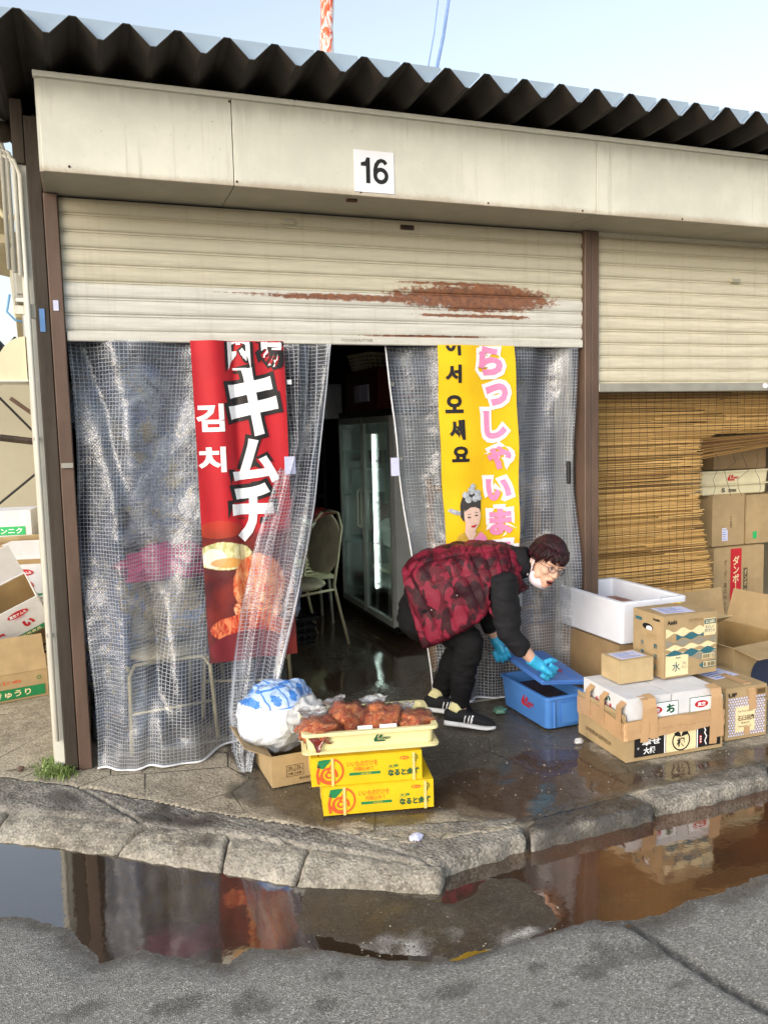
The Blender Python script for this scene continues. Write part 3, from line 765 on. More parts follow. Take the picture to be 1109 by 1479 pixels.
# the strip leans: built from its own left and right edges read at several heights
def strip_curtain():
    rows = [(498, 392, 477), (560, 398, 470), (640, 408, 459), (720, 388, 449), (800, 366, 437), (880, 351, 422), (960, 340, 406), (1030, 332, 388), (1085, 335, 365), (1112, 345, 358)]
    t = thing('mesh_curtain', 'gathered strip of clear mesh curtain swept across the red banner', 'curtain', (.95, -.03, 0), group='clear mesh curtains in the stall opening')
    o = t.location; ns, nt = 46, 90; v = []
    Lp = []; Rp = []; 
    for py, xl, xr in rows:
        k = (py-498)/614; y = -.045-.27*k**1.5
        Lp.append(AT(xl, py, y=y+.02*(1-k))); Rp.append(AT(xr, py, y=y))
    for i in range(ns+1):
        s = i/ns
        for j in range(nt+1):
            q = j/nt*(len(rows)-1); a = min(int(q), len(rows)-2); fr = q-a
            l = Lp[a].lerp(Lp[a+1], fr); r_ = Rp[a].lerp(Rp[a+1], fr)
            dx, dy = fold_s(s, j/nt)
            p = l.lerp(r_, s); p.x += dx; p.y += dy*(1 if 0 < s < 1 else .6)
            p.z = max(p.z, .008)
            v.append(p-o)
    I = lambda i, j: i*(nt+1)+j
    g = G(); g.add(v, [(I(i, j), I(i, j+1), I(i+1, j+1), I(i+1, j)) for i in range(ns) for j in range(nt)]); me = g.mesh('sheet', MC, True)
    uvl = me.uv_layers.new(name='UVMap'); jm = nt//3
    U = [0]; Vv = [0]
    for i in range(1, ns+1): U.append(U[-1]+(v[I(i, jm)]-v[I(i-1, jm)]).length)
    for j in range(1, nt+1): Vv.append(Vv[-1]+(v[I(ns//2, j)]-v[I(ns//2, j-1)]).length)
    for l in me.loops: uvl.data[l.index].uv = (U[l.vertex_index//(nt+1)], Vv[l.vertex_index % (nt+1)])
    link('sheet', me, t)
    for i in (ns,):
        g = G(); g.tube([v[I(i, j)]+V((0, -.003, 0)) for j in range(nt+1)], [(.004, .007)]*(nt+1), 6); g.build('hem', M_hem, t, True)
    for k in range(5):
        c = v[I(ns, int((k+.55)/5*nt))]+V((-.016, -.006, 0))
        g = G(); g.tube([c+V((math.cos(a)*.008, 0, math.sin(a)*.008)) for a in np.linspace(0, 2*math.pi, 11)[:-1]], .003, 5, closed=True, caps=False); g.build('eyelet', INK['black'], t)
    q = AT(419, 672, y=-.13)-o; g = G(); g.box(q, (.055, .004, .085), rot=R(8)); g.build('paper_label', INK['lilac'], t)
    return t
strip_curtain()
def fold_r(s, t):
    y = .035*math.sin(s*17+t*1.5)*(1-.3*t)+.009*math.sin(s*39+t*6)+.05*gn((s*4, t*3, 5), 1, 9)+.025*gn((s*9, t*6, 5), 1, 4)
    return .01*math.sin(t*8+s*9), y
tr_ = [(0, AT(556, 505, y=.05).x, .05), (1, AT(827, 505, y=.05).x, .06)]
br_ = [(0, AT(622, 1030, y=.05).x+.02, .04), (.35, AT(690, 1025, y=.05).x, .03), (1, AT(832, 1000, y=.05).x, .06)]
curtain('clear mesh curtain hanging behind the bending woman and yellow banner', tr_, br_, 1.985, lambda s: .03+.01*math.sin(s*9), 90, 80, fold_r, hem_r=False, hem_l=True)
q = AT(568, 674, y=.02); t = thing('paper_tag', 'small pale paper tag stuck on the edge of the right curtain', 'tag', (q.x, -.005, q.z)); g = G(); g.box((0, 0, 0), (.045, .003, .095)); g.build('paper', INK['lilac'], t)
# aluminium door frame at the right of the opening
t = thing('sliding_door_frame', 'aluminium door frame with black pull beside the brown post', 'door frame', (2.66, .09, 0))
g = G(); g.box((0, 0, 1.0), (.035, .05, 1.98), bev=.003); g.build('stile', M_alu, t)
g = G(); g.box((-.045, .03, 1.0), (.05, .03, 1.98), bev=.003); g.build('stile', M_alu, t)
g = G(); g.box((-.02, -.035, AT(828, 682, y=.06).z), (.022, .03, .13), bev=.006); g.build('door_pull', INK['black'], t)

# ================================================================== BANNERS
def cloth_mat(name, col, print_=None):
    m, b, o = newmat(name); p = coord('Object'); x, y, z = xyz(p)
    b.inputs['Roughness'].default_value = .62; b.inputs['Specular IOR Level'].default_value = .3
    n = noi(p, 5, 3); c = mixc(n.ss(.3, .7), tuple(k*.92 for k in col), tuple(min(1, k*1.05) for k in col))
    if print_: c = print_(p, x, y, z, c)
    lk(c, b.inputs['Base Color']); lk(bump(noi(p, 180, 2)*.4+noi(scaled(p, (1, 1, .3)), 9, 3)*2, .25, .006), b.inputs['Normal']); return m
def banner(name, label, xl, xr, zt, zb, wave, mat, skew=lambda z: 0):
    t = thing(name, label, 'banner', ((xl+xr)/2, 0, zb), group='vertical shop banners'); w = xr-xl; h = zt-zb
    nx, nz = 40, 110
    def P(x, z, off=0):
        e = .002; y = wave(x, z); return V((x+skew(z), y-off, z))
    g = G(); v = [P(-w/2+w*i/nx, h*j/nz) for i in range(nx+1) for j in range(nz+1)]
    v2 = [q+V((0, .0015, 0)) for q in v]; n = len(v)
    I = lambda i, j: i*(nz+1)+j
    f = [(I(i, j), I(i+1, j), I(i+1, j+1), I(i, j+1)) for i in range(nx) for j in range(nz)]
    g.add(v, f); g.add(v2, [q[::-1] for q in f]); g.build('cloth', mat, t, True)
    def warp(m, off):
        def k(p):
            q = m@p; return P(q.x, q.z, off)
        return k
    import bmesh
    def drape(pts, faces, mt, off, name):
        # cut the flat print along a fine grid so that it follows the waves of the cloth
        clipped = max(p[1] for p in pts) > h-.004
        bm = bmesh.new(); vs = [bm.verts.new((p[0], 0, p[1])) for p in pts]
        for q in faces: 
            try: bm.faces.new([vs[k] for k in q])
            except ValueError: pass
        bmesh.ops.triangulate(bm, faces=bm.faces[:])
        for ax in (0, 2):
            c = [q.co[ax] for q in bm.verts]; lo, hi = min(c), max(c); st_ = .012 if ax == 0 else .02
            for k in range(int(math.floor(lo/st_))+1, int(math.ceil(hi/st_))):
                co = V((0, 0, 0)); co[ax] = k*st_; no = V((0, 0, 0)); no[ax] = 1
                bmesh.ops.bisect_plane(bm, geom=bm.verts[:]+bm.edges[:]+bm.faces[:], plane_co=co, plane_no=no)
        bmesh.ops.bisect_plane(bm, geom=bm.verts[:]+bm.edges[:]+bm.faces[:], plane_co=(0, 0, h-.004), plane_no=(0, 0, 1), clear_outer=True)
        bmesh.ops.bisect_plane(bm, geom=bm.verts[:]+bm.edges[:]+bm.faces[:], plane_co=(w/2-.002, 0, 0), plane_no=(1, 0, 0), clear_outer=True)
        for q in bm.verts: q.co = P(q.co.x, q.co.z, off)
        bm.normal_update()
        for fc in bm.faces:
            if fc.normal.y > 0: fc.normal_flip()
        me = bpy.data.meshes.new(name); bm.to_mesh(me); bm.free(); me.materials.append(mt); o = link(name, me, t)
        if clipped: o['kind'] = 'stuff'
        return o
    def write(s, mt, x, z, w_, h_, bold, off=.003, rot=0, dx=0):
        m = fm((x, 0, z), (math.cos(rot), 0, math.sin(rot)), (-math.sin(rot), 0, math.cos(rot)))
        a, f = tmesh(s, bold); 
        lo, hi = a.min(0), a.max(0); kx = w_/(hi-lo)[0]; kz = h_/(hi-lo)[1]
        c = (lo+hi)/2
        q = [m@V(((p[0]-c[0])*kx, (p[1]-c[1])*kz, 0)) for p in a]
        drape([(p.x, p.z) for p in q], f, mt, off, 'lettering')
    def shape(poly, mt, off=.003, name='printed_shape'): return drape(poly, [tuple(range(len(poly)))], mt, off, name)
    return t, write, shape, w, h
# --- red kimchi banner (hangs in front of the left curtain)
yb = -.075
L_, R_ = AT(275, 500, y=yb).x, AT(408, 500, y=yb).x; zb_ = AT(310, 958, y=yb).z
cR = sr('#b3202a')
def red_print(p, x, y, z, c):
    # photograph of kimchi bowls printed on the lower part: dark ground, pale cabbage, orange strands
    nz = noi(p, 9, 3); st = noi(scaled(p, (26, 1, 9)), 1.6, 4, .6, 1.5)
    low = 1-(z+x*.05+(nz-.5)*.1).ss(.60, .68)
    c = mixc(low, c, mixc(noi(p, 6, 3).ss(.35, .7), sr('#4a1d22'), sr('#7a2a24')))
    def blob(cx, cz, rx, rz, wob=.35):
        a = (x-cx)*(1/rx); b2 = (z-cz)*(1/rz); return (1-(a*a+b2*b2)+(noi(p, 22, 3)-.5)*wob).ss(.0, .12)
    c = mixc(blob(-.12, .645, .11, .045)*.6, c, sr('#b2432a'))
    c = mixc(blob(-.10, .495, .17, .085), c, sr('#5c2a28'))
    c = mixc(blob(-.105, .515, .14, .070), c, mixc(st.ss(.4, .6), sr('#e8dcae'), sr('#b8b474')))
    c = mixc(blob(-.15, .505, .06, .05), c, sr('#efe9d4'))
    c = mixc(blob(-.09, .482, .08, .025)*.8, c, sr('#d9903f'))
    c = mixc(blob(.06, .36, .13, .16), c, mixc(st.ss(.35, .62), sr('#c8502a'), sr('#e2a070')))
    c = mixc(blob(.05, .25, .12, .085), c, mixc(noi(scaled(p, (12, 1, 34)), 1.5, 4, .6, 2).ss(.38, .6), sr('#b53d22'), sr('#eab086')))
    c = mixc(blob(.0, .155, .19, .075), c, mixc(st.ss(.4, .62), sr('#a52f20'), sr('#dc7f55')))
    c = mixc(blob(.0, .06, .20, .085, .15), c, sr('#6b2028'))
    return c
def wave_r(x, z):
    k = z/1.5
    return yb+.010*math.sin(x*22+1)+.012*math.sin(z*3.1+.4)+.03*math.exp(-((x+.02)/.018)**2)*.35+.016*math.sin(x*40+z*2)*.5
tR, wr, shp, wR, hR = banner('red_banner', 'red kimchi banner with white Japanese and Korean lettering', L_, R_, 1.985, zb_, wave_r, cloth_mat('red_cloth', cR, red_print), lambda z: .02*(1-z/1.5))
tR.location = ((L_+R_)/2, 0, zb_)
def zr(py): return AT(330, py, y=yb).z-zb_
def xr_(px, py): return AT(px, py, y=yb).x-(L_+R_)/2-.02*(1-zr(py)/1.5)
MB_ = INK['black']; MW_ = INK['white']
def big(s, px, py, w, h, o=.03, i=.035, mi=MW_):
    wr(s, MB_, xr_(px, py), zr(py), w+o, h+o, .10, .004); wr(s, mi, xr_(px, py), zr(py), w, h, .045, .006)
big('国', 344, 505, .105, .19); big('場', 388, 501, .11, .19)
big('キ', 365, 581, .235, .325, .045); big('ム', 369, 667, .225, .215, .045); big('チ', 366, 742, .20, .285, .045)
wr('김', MW_, xr_(303, 603), zr(603), .128, .13, .04); wr('치', MW_, xr_(306, 663), zr(663), .128, .12, .04)
g = G(); g.box((wR/2-.005+.03, yb-.006, zr(552)), (.022, .004, .022)); g.build('loop', MW_, tR)
# --- yellow welcome banner
yy_ = -.03
L2, R2 = AT(632, 500, y=yy_).x, AT(742, 503, y=yy_).x; zb2_ = AT(700, 800, y=yy_).z
def wave_y(x, z): return yy_+.010*math.sin(x*17)+.012*math.sin(z*4+x*6)+.006*math.sin(z*15)
tY, wy, shy, wY, hY = banner('yellow_banner', 'yellow welcome banner with pink lettering and a smiling portrait', L2, R2, 1.985, zb2_-.14, wave_y, cloth_mat('yellow_cloth', sr('#e3b816')), lambda z: .035*(1-z/1.2))
tY.location = ((L2+R2)/2, 0, zb2_-.14)
def zy(py): return AT(690, py, y=yy_).z-(zb2_-.14)
def xy_(px, py): return AT(px, py, y=yy_).x-(L2+R2)/2-.035*(1-zy(py)/1.2)
for s, px, py, w, h in (('어', 652, 500, .07, .09), ('서', 653, 540, .075, .085), ('오', 656, 583, .085, .085), ('세', 660, 620, .075, .095), ('요', 665, 655, .085, .075)):
    wy(s, MB_, xy_(px, py), zy(py), w*1.15, h*1.12, .05)
for s, px, py, w, h in (('ら', 706, 521, .15, .155), ('っ', 716, 570, .135, .12), ('し', 714, 614, .135, .15), ('ゃ', 720, 662, .14, .13), ('い', 721, 709, .15, .12), ('ま', 724, 756, .14, .145), ('せ', 728, 805, .15, .14)):
    wy(s, MW_, xy_(px, py), zy(py), w+.045, h+.045, .15, .004); wy(s, INK['pink'], xy_(px, py), zy(py), w, h, .055, .006)
# portrait printed low on the yellow cloth
def PP(pts): return [(xy_(a, b), zy(b)) for a, b in pts]
skin_p = pm('print_skin', '#d9b8a8', .6, .05, 30); hair_p = pm('print_hair', '#3a3634', .6, .1, 30); gold_p = pm('print_gold', '#b8963a', .6, .25, 25); crown_p = pm('print_silver', '#a9aeb4', .5, .35, 60)
shy(PP([(652, 800), (655, 783), (662, 770), (672, 766), (684, 770), (694, 768), (701, 780), (706, 800)]), gold_p, .004, 'portrait_dress')
shy(PP([(684, 778), (694, 768), (703, 776), (712, 800), (694, 800)]), INK['pink'], .0045, 'portrait_sleeve')
shy(PP([(671, 752), (686, 752), (686, 772), (679, 784), (670, 768)]), skin_p, .0055, 'portrait_neck')
shy(PP([(664, 728), (668, 716), (678, 710), (690, 713), (695, 724), (694, 740), (686, 738), (674, 742), (668, 752), (664, 745)]), hair_p, .005, 'portrait_hair')
shy(PP([(669, 736), (675, 729), (683, 727), (692, 732), (694, 745), (691, 757), (685, 766), (680, 768), (673, 760), (669, 748)]), skin_p, .0065, 'portrait_face')
shy(PP([(669, 738), (672, 729), (681, 725), (692, 729), (694, 736), (686, 732), (679, 732)]), hair_p, .0075, 'portrait_fringe')
for a, b in ((676, 746), (687, 744)):
    shy(PP([(a-3.5, b+.5), (a, b-1.3), (a+3.5, b), (a, b+1.2)]), hair_p, .008, 'portrait_eye'); shy(PP([(a-4, b-3.4), (a, b-5), (a+4, b-4), (a, b-4)]), hair_p, .008, 'portrait_brow')
shy(PP([(678, 759), (683, 757.5), (688, 757), (684, 761), (680, 761)]), INK['red'], .008, 'portrait_mouth')
for a, b, rr in ((672, 714, 5), (681, 708, 6), (690, 712, 5), (686, 720, 5), (676, 721, 5), (683, 702, 4), (692, 719, 4)):
    shy(PP([(a+rr*math.cos(k), b+rr*math.sin(k)) for k in np.linspace(0, 6.28, 9)[:-1]]), crown_p, .0085, 'portrait_crown')
shy(PP([(646, 735), (650, 732), (664, 737), (664, 743), (653, 740)]), crown_p, .006, 'portrait_hairpin')

# ================================================================== REED BLIND
def reed_mat():
    m, b, o = newmat('reed'); A = attr('tone'); f = E(A.outputs['Fac']); p = posn()
    n = noi(scaled(p, (7, 1, 60)), 3, 4)
    col = mixc((f*.8+n*.3).ss(.2, .95), sr('#97743f'), sr('#d6b072'))
    col = mixc(f.lt(.09)*.75, col, sr('#553a26'))
    lk(col, b.inputs['Base Color']); b.inputs['Roughness'].default_value = .5; return m
MR = reed_mat()
t = thing('reed_blind', 'golden reed blind with a ragged torn right edge', 'blind', (2.80, .22, 0)); ox = 2.80
rng = random.Random(3); zt_ = zb2+.015; z0 = AT(900, 900, y=.22).z-.12
edge = [(570, 1112), (615, 1080), (640, 1012), (690, 1012), (745, 1008), (790, 1016), (840, 1026), (890, 1026), (960, 1026)]
def xedge(z):
    py = 563+(zt_-z)*1178.55/4.78
    px = np.interp(py, [e_[0] for e_ in edge], [e_[1] for e_ in edge]); return AT(px, py, y=.22).x
g = G(); tones = []
dz = .0055; n = int((zt_-z0)/dz); ztop_open = AT(1060, 627, y=.22).z; zblind = AT(1060, 640, y=.22).z
for i in range(n):
    z = zt_-i*dz+rng.uniform(-.0015, .0015)
    upper = z > ztop_open
    xe = XR-.05 if upper else xedge(z)+rng.gauss(0, .012)-(.06 if rng.random() < .05 else 0)
    x = ox-.005+rng.uniform(0, .01)
    segs = []
    while x < xe-.02:
        L = rng.uniform(.5, 1.3); segs.append((x, min(xe, x+L))); x += L-rng.uniform(-.004, .06)
    for a, b in segs:
        k = rng.random(); r_ = rng.uniform(.0024, .0042); y0 = rng.uniform(-.004, .004); dzz = rng.uniform(-.004, .004)
        pts = [V((a-ox, y0, z)), V(((a+b)/2-ox, y0+rng.uniform(-.003, .003), z+dzz*.5+rng.uniform(-.002, .002))), V((b-ox, y0, z+dzz))]
        nv = len(g.v); g.tube(pts, [r_, r_, r_*.75], 5); tones += [k]*(len(g.v)-nv)
for i in range(26):                                     # loose sagging reeds over the hole
    z = ztop_open-.004-i*.0035; a = AT(1012+rng.uniform(-3, 4), 636+i*1.0, y=.22).x
    nv = len(g.v); zz = z+rng.uniform(-.01, .01)
    g.tube([V((a-ox, .0, zz-.015-i*.0018)), V((a-ox+.5, .005, zz+.0)), V((a-ox+1.1, .0, zz+.02))], .0024, 5); tones += [rng.random()*.12]*(len(g.v)-nv)
o = g.build('reeds', MR, t); a_ = o.data.attributes.new('tone', 'FLOAT', 'POINT'); a_.data.foreach_set('value', tones); o['kind'] = 'stuff'
for k in range(40):
    x = .035+k*.0585
    if x+ox > XR: break
    zlo = z0
    for zz in np.arange(zt_, z0, -.02):
        if x+ox > xedge(zz)-.005 and zz < ztop_open: zlo = zz; break
    pts = [V((x+.005*math.sin(z_*13+k)+rng.uniform(-.002, .002), -.0075, z_)) for z_ in np.arange(zlo, zt_, .025)]
    if len(pts) > 1: g = G(); g.tube(pts, .0013, 4); g.build('string', INK['brown'], t)
for k in range(4):
    a = AT(1035+k*18, 655, y=.22); pts = [a-t.location+V((rng.uniform(-.05, .05), -.01, -j*.055)) for j in range(6)]
    g = G(); g.tube(pts, .0016, 4); g.build('string', INK['black'], t)

# ================================================================== INSIDE THE STALL
M_plw = None
def film_mat(name, tint=(.9, .92, .95), dens=.3, crs=18, rough=.1, ior=1.6, dcol=None, bs=.7):
    m, b, o = newmat(name); p = posn()
    T = E.nt.nodes.new('ShaderNodeBsdfTransparent'); T.inputs[0].default_value = (*tint, 1)
    D = E.nt.nodes.new('ShaderNodeBsdfDiffuse'); D.inputs[0].default_value = (*(dcol or tint), 1)
    TL = E.nt.nodes.new('ShaderNodeBsdfTranslucent'); TL.inputs[0].default_value = (*(dcol or tint), 1)
    GL = E.nt.nodes.new('ShaderNodeBsdfGlossy'); GL.inputs['Roughness'].default_value = rough
    bn = bump(noi(p, crs, 5, .65, 1.2), bs, .03); E.nt.links.new(bn, GL.inputs['Normal'])
    fr = E.nt.nodes.new('ShaderNodeFresnel'); fr.inputs[0].default_value = ior; E.nt.links.new(bn, fr.inputs['Normal'])
    def mix(f, a, c):
        n = E.nt.nodes.new('ShaderNodeMixShader')
        if isinstance(f, E): lk(f, n.inputs[0])
        else: n.inputs[0].default_value = f
        E.nt.links.new(a, n.inputs[1]); E.nt.links.new(c, n.inputs[2]); return n.outputs[0]
    dd = mix(.45, D.outputs[0], TL.outputs[0])
    body = mix(noi(p, crs*.5, 4, .65, .8).ss(.2, .8)*dens*.8+dens*.6, T.outputs[0], dd)
    lk(mix((E(fr.outputs[0])*1.3).min(.9), body, GL.outputs[0]), o.inputs[0]); return m
M_film = film_mat('clear_film', dens=.02, ior=1.16, rough=.05, crs=30, bs=.6); M_bagw = film_mat('milky_bag', (.92, .94, .97), .75, 14, .18, 1.5)
M_bagb = film_mat('bluish_bag', (.7, .8, .95), .6, 14, .15, 1.6, sr('#9db4d8'))
M_bagw2 = pm('white_bag', '#e4e6ea', .35, .1, 10, .5, 22, coat=.3)
def crinkle(name, a, b2, c3):  # blue and gold reflections put into the plastic's colour as noise patches
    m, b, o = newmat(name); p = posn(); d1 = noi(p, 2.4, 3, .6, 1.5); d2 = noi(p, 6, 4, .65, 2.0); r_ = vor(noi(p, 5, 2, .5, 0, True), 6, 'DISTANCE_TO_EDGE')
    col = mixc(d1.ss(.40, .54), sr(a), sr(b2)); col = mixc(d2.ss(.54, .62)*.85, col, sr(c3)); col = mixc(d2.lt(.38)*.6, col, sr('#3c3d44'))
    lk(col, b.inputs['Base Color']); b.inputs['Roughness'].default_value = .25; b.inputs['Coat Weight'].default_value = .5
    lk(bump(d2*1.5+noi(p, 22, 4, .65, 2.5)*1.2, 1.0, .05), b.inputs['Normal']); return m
M_crA = crinkle('crinkle_painted_reflections_blue', '#88a2dc', '#c3cee2', '#d8c391'); M_crB = crinkle('crinkle_painted_reflections_white', '#e0e3ea', '#b4c0dc', '#e4d8b4'); M_crC = crinkle('crinkle_painted_reflections_gold', '#c4b184', '#ddd6c2', '#94aadb')
M_grey = pm('grey_tarp', '#b9bdc8', .45, .2, 6, .4, 20, coat=.2)
M_tarp = pm('blue_tarp', '#6f8fd0', .45, .25, 7, .5, 18, coat=.2)
M_pink = pm('pink_cloth', '#b14873', .7, .3, 10, .4, 25)
def lumpy(c, r, amp, fr, seed, sub=4, flat=None):
    import bmesh
    bm = bmesh.new(); bmesh.ops.create_icosphere(bm, subdivisions=sub, radius=1)
    v = []
    for q in bm.verts:
        n = q.co.normalized(); k = 1+amp*gn(n, fr, seed)+amp*.6*abs(gn(n, fr*2.3, seed+2))+amp*.3*gn(n, fr*5, seed+4)
        p = V((n.x*r[0]*k, n.y*r[1]*k, n.z*r[2]*k))+V(c)
        if flat is not None and p.z < flat: p.z = flat+(p.z-flat)*.02
        v.append(p)
    f = [[x.index for x in fc.verts] for fc in bm.faces]; bm.free(); g = G(); g.add(v, f); return g
def bag(name, label, cat, loc, r, mat, seed, amp=.22, fr=2.2, group=None, knot=None, part='sack'):
    t = thing(name, label, cat, loc, group=group)
    g = lumpy((0, 0, r[2]*.86), r, amp, fr, seed, 4, 0); g.build(part, mat, t, True)
    if knot:
        g = G(); g.tube([V((0, 0, r[2]*1.7)), V((knot[0]*.4, knot[1]*.4, r[2]*1.7+knot[2]*.4)), V(knot)+V((0, 0, r[2]*1.7))], [(.03, .02), (.02, .012), (.07, .02)], 8); g.build('tied_neck', mat, t, True)
    return t
# chairs
M_chairm = pm('chair_enamel', '#c4b998', .4, .08, 8, metal=.1); M_seat = pm('chair_vinyl', '#c4b99c', .5, .15, 12, .1, 90)
def chair(label, loc, rz, group='cream framed banquet chairs'):
    t = thing('banquet_chair', label, 'chair', loc, rz, group)
    g = lumpy((0, 0, .455), (.21, .21, .045), .03, 2, 3, 3); g.build('seat', M_seat, t, True)
    rings = []
    for k in range(13):
        z = .52+.42*k/12; w = .205*math.sqrt(max(.02, 1-((z-.71)/.225)**2))*1.02; yb_ = .20+(z-.5)*.22
        rings.append([V((w*math.cos(a), yb_+.022*math.sin(a), z)) for a in np.linspace(0, 2*math.pi, 17)[:-1]])
    g = G(); g.loft(rings); g.build('backrest', M_seat, t, True)
    for s in (-1, 1):
        g = G(); g.tube([(s*.21, .30, 0), (s*.205, .235, .25), (s*.20, .19, .45), (s*.205, .22, .62), (s*.19, .275, .86), (s*.1, .31, .955)], .011, 8); g.build('leg', M_chairm, t, True)
        g = G(); g.tube([(s*.215, -.24, 0), (s*.20, -.20, .38), (s*.17, -.17, .425), (0, -.165, .43)], .011, 8); g.build('leg', M_chairm, t, True)
        g = G(); g.tube([(s*.20, -.18, .41), (s*.20, .2, .42)], .010, 8); g.build('seat_rail', M_chairm, t, True)
    g = G(); g.tube([(-.1, .31, .955), (0, .315, .965), (.1, .31, .955)], .011, 8); g.build('top_rail', M_chairm, t, True)
    g = G(); g.tube([(-.208, -.222, .2), (.208, -.222, .2)], .007, 6); g.build('stretcher', M_chairm, t, True)
    return t
cq = AT(462, 845, z=.47)
ch1 = chair('cream framed banquet chair in the opening beside the glass fridge', (1.43, 1.72, 0), R(-72))
copy_thing(ch1, (.36, .33, 0), R(8), 'cream framed chair directly behind the left mesh curtain')
copy_thing(ch1, (.86, .62, 0), R(-20), 'cream framed chair behind the foot of the red banner')
# things heaped on the chairs behind the left curtain
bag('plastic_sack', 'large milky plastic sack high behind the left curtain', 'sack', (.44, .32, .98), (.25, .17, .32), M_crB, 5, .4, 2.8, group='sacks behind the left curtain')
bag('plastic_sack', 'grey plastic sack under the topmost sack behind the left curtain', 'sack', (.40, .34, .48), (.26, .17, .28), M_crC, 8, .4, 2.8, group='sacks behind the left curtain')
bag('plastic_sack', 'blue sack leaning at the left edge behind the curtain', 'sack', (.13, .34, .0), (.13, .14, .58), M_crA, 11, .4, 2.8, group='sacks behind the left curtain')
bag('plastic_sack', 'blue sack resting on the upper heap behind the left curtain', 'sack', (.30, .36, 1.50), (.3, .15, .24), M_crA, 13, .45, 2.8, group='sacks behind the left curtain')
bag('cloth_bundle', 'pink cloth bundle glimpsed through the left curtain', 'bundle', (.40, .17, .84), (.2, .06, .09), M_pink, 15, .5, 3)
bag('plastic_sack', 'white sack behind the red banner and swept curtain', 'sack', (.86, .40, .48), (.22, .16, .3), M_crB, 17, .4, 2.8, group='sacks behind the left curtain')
t = thing('tarp_roll', 'crumpled silver sheet hanging behind the left curtain', 'sheet', (.55, .62, .3))
g = G(); v = []; 
for i in range(31):
    for j in range(31):
        v.append(V((-.5+i/30*1.1, .08*gn((i*.2, j*.12, 0), 1, 4)+.04*math.sin(i*1.3), j/30*1.65)))
g.add(v, [(i*31+j, (i+1)*31+j, (i+1)*31+j+1, i*31+j+1) for i in range(30) for j in range(30)]); g.build('sheet', M_crC, t, True)
# glass fridge along the right wall
M_fr = pm('fridge_frame', '#a5a8a4', .4, .08, 6, metal=.2); M_dk = pm('fridge_black', '#1d1d1d', .5, .1, 6); M_liner = pm('fridge_liner', '#c4c9c6', .4, .06, 6)
def glass_mat():
    m, b, o = newmat('fridge_glass')
    T = E.nt.nodes.new('ShaderNodeBsdfTransparent'); T.inputs[0].default_value = (.82, .87, .85, 1)
    Gl = E.nt.nodes.new('ShaderNodeBsdfGlossy'); Gl.inputs['Roughness'].default_value = .05
    fr = E.nt.nodes.new('ShaderNodeFresnel'); fr.inputs[0].default_value = 1.6
    n = E.nt.nodes.new('ShaderNodeMixShader'); lk((E(fr.outputs[0])*1.2+.04).min(.9), n.inputs[0])
    E.nt.links.new(T.outputs[0], n.inputs[1]); E.nt.links.new(Gl.outputs[0], n.inputs[2]); lk(n.outputs[0], o.inputs[0]); return m
M_glass = glass_mat()
m, b, o = newmat('lit_tube'); b.inputs['Emission Color'].default_value = (.86, 1, .93, 1); b.inputs['Emission Strength'].default_value = 24; b.inputs['Base Color'].default_value = (.8, .9, .85, 1); M_tube = m
t = thing('glass_fridge', 'two door glass fridge with a lit tube inside the dark stall', 'fridge', (2.40, 2.135, 0))
fx = -.28; z0f, z1f = .10, 1.66
for a, d in (((.27, 0, .88), (.03, 1.28, 1.6)), ((0, -.635, .88), (.56, .02, 1.6)), ((0, .635, .88), (.56, .02, 1.6)), ((0, 0, 1.68), (.58, 1.29, .05)), ((0, 0, .09), (.58, 1.29, .05))):
    g = G(); g.box(a, d); g.build('cabinet_panel', M_dk if a[2] > 1.6 or a[2] < .2 else M_liner, t)
for s in (-1, 1):
    d = bpy.data.objects.new('door', None); COL.objects.link(d); d.parent = t; d.location = (fx-.012, s*.316, 0)
    for c, dm in (((0, 0, z1f-.03), (.03, .622, .05)), ((0, 0, z0f+.03), (.03, .622, .05)), ((0, -.295, .88), (.03, .032, 1.46)), ((0, .295, .88), (.03, .032, 1.46))):
        g = G(); g.box(c, dm, bev=.003); g.build('frame', M_fr, d)
    g = G(); g.box((0, 0, .88), (.006, .558, 1.46)); g.build('glass', M_glass, d)
    g = G(); g.tube([(-.02, s*-.27, .78), (-.05, s*-.27, .80), (-.05, s*-.27, 1.08), (-.02, s*-.27, 1.10)], .008, 8); g.build('handle', M_alu, d)
for k in range(4):
    g = G(); g.box((.02, 0, .32+k*.33), (.46, 1.24, .012)); g.build('shelf', M_fr, t)
for yy in (-.55, .03):
    g = G(); g.tube([(-.2, yy, .28), (-.2, yy, 1.52)], .013, 8); g.build('lit_tube', M_tube, t)
# on and around the fridge
def crate_basket(name, label, cat, loc, rz, w, d, h, mat, holes=True, group=None, tilt=None):
    t = thing(name, label, cat, loc, rz, group)
    if tilt: t.rotation_euler = tilt
    g = G(); g.box((0, 0, .006), (w*.86, d*.86, .012)); g.build('base', mat, t)
    for k, (nx, ny) in enumerate(((1, 0), (-1, 0), (0, 1), (0, -1))):
        L = d if nx else w; n = max(3, int(L/.05)); gg = G()
        for z in np.linspace(.03, h-.01, 4):
            fz = .86+.14*z/h; c = V((nx*w/2*fz, ny*d/2*fz, z)); gg.box(c, (.006 if nx else L*fz, .006 if ny else L*fz, .016))
        for i in range(n+1):
            u_ = (i/n-.5)*L; gg.tube([(nx*w/2*.86 if nx else u_*.86, ny*d/2*.86 if ny else u_*.86, .005), (nx*w/2 if nx else u_, ny*d/2 if ny else u_, h)], .004, 5)
        gg.build('slatted_side', mat, t)
    g = G(); g.tube([(-w/2, -d/2, h), (w/2, -d/2, h), (w/2, d/2, h), (-w/2, d/2, h)], .009, 6, closed=True, caps=False); g.build('rim', mat, t); return t
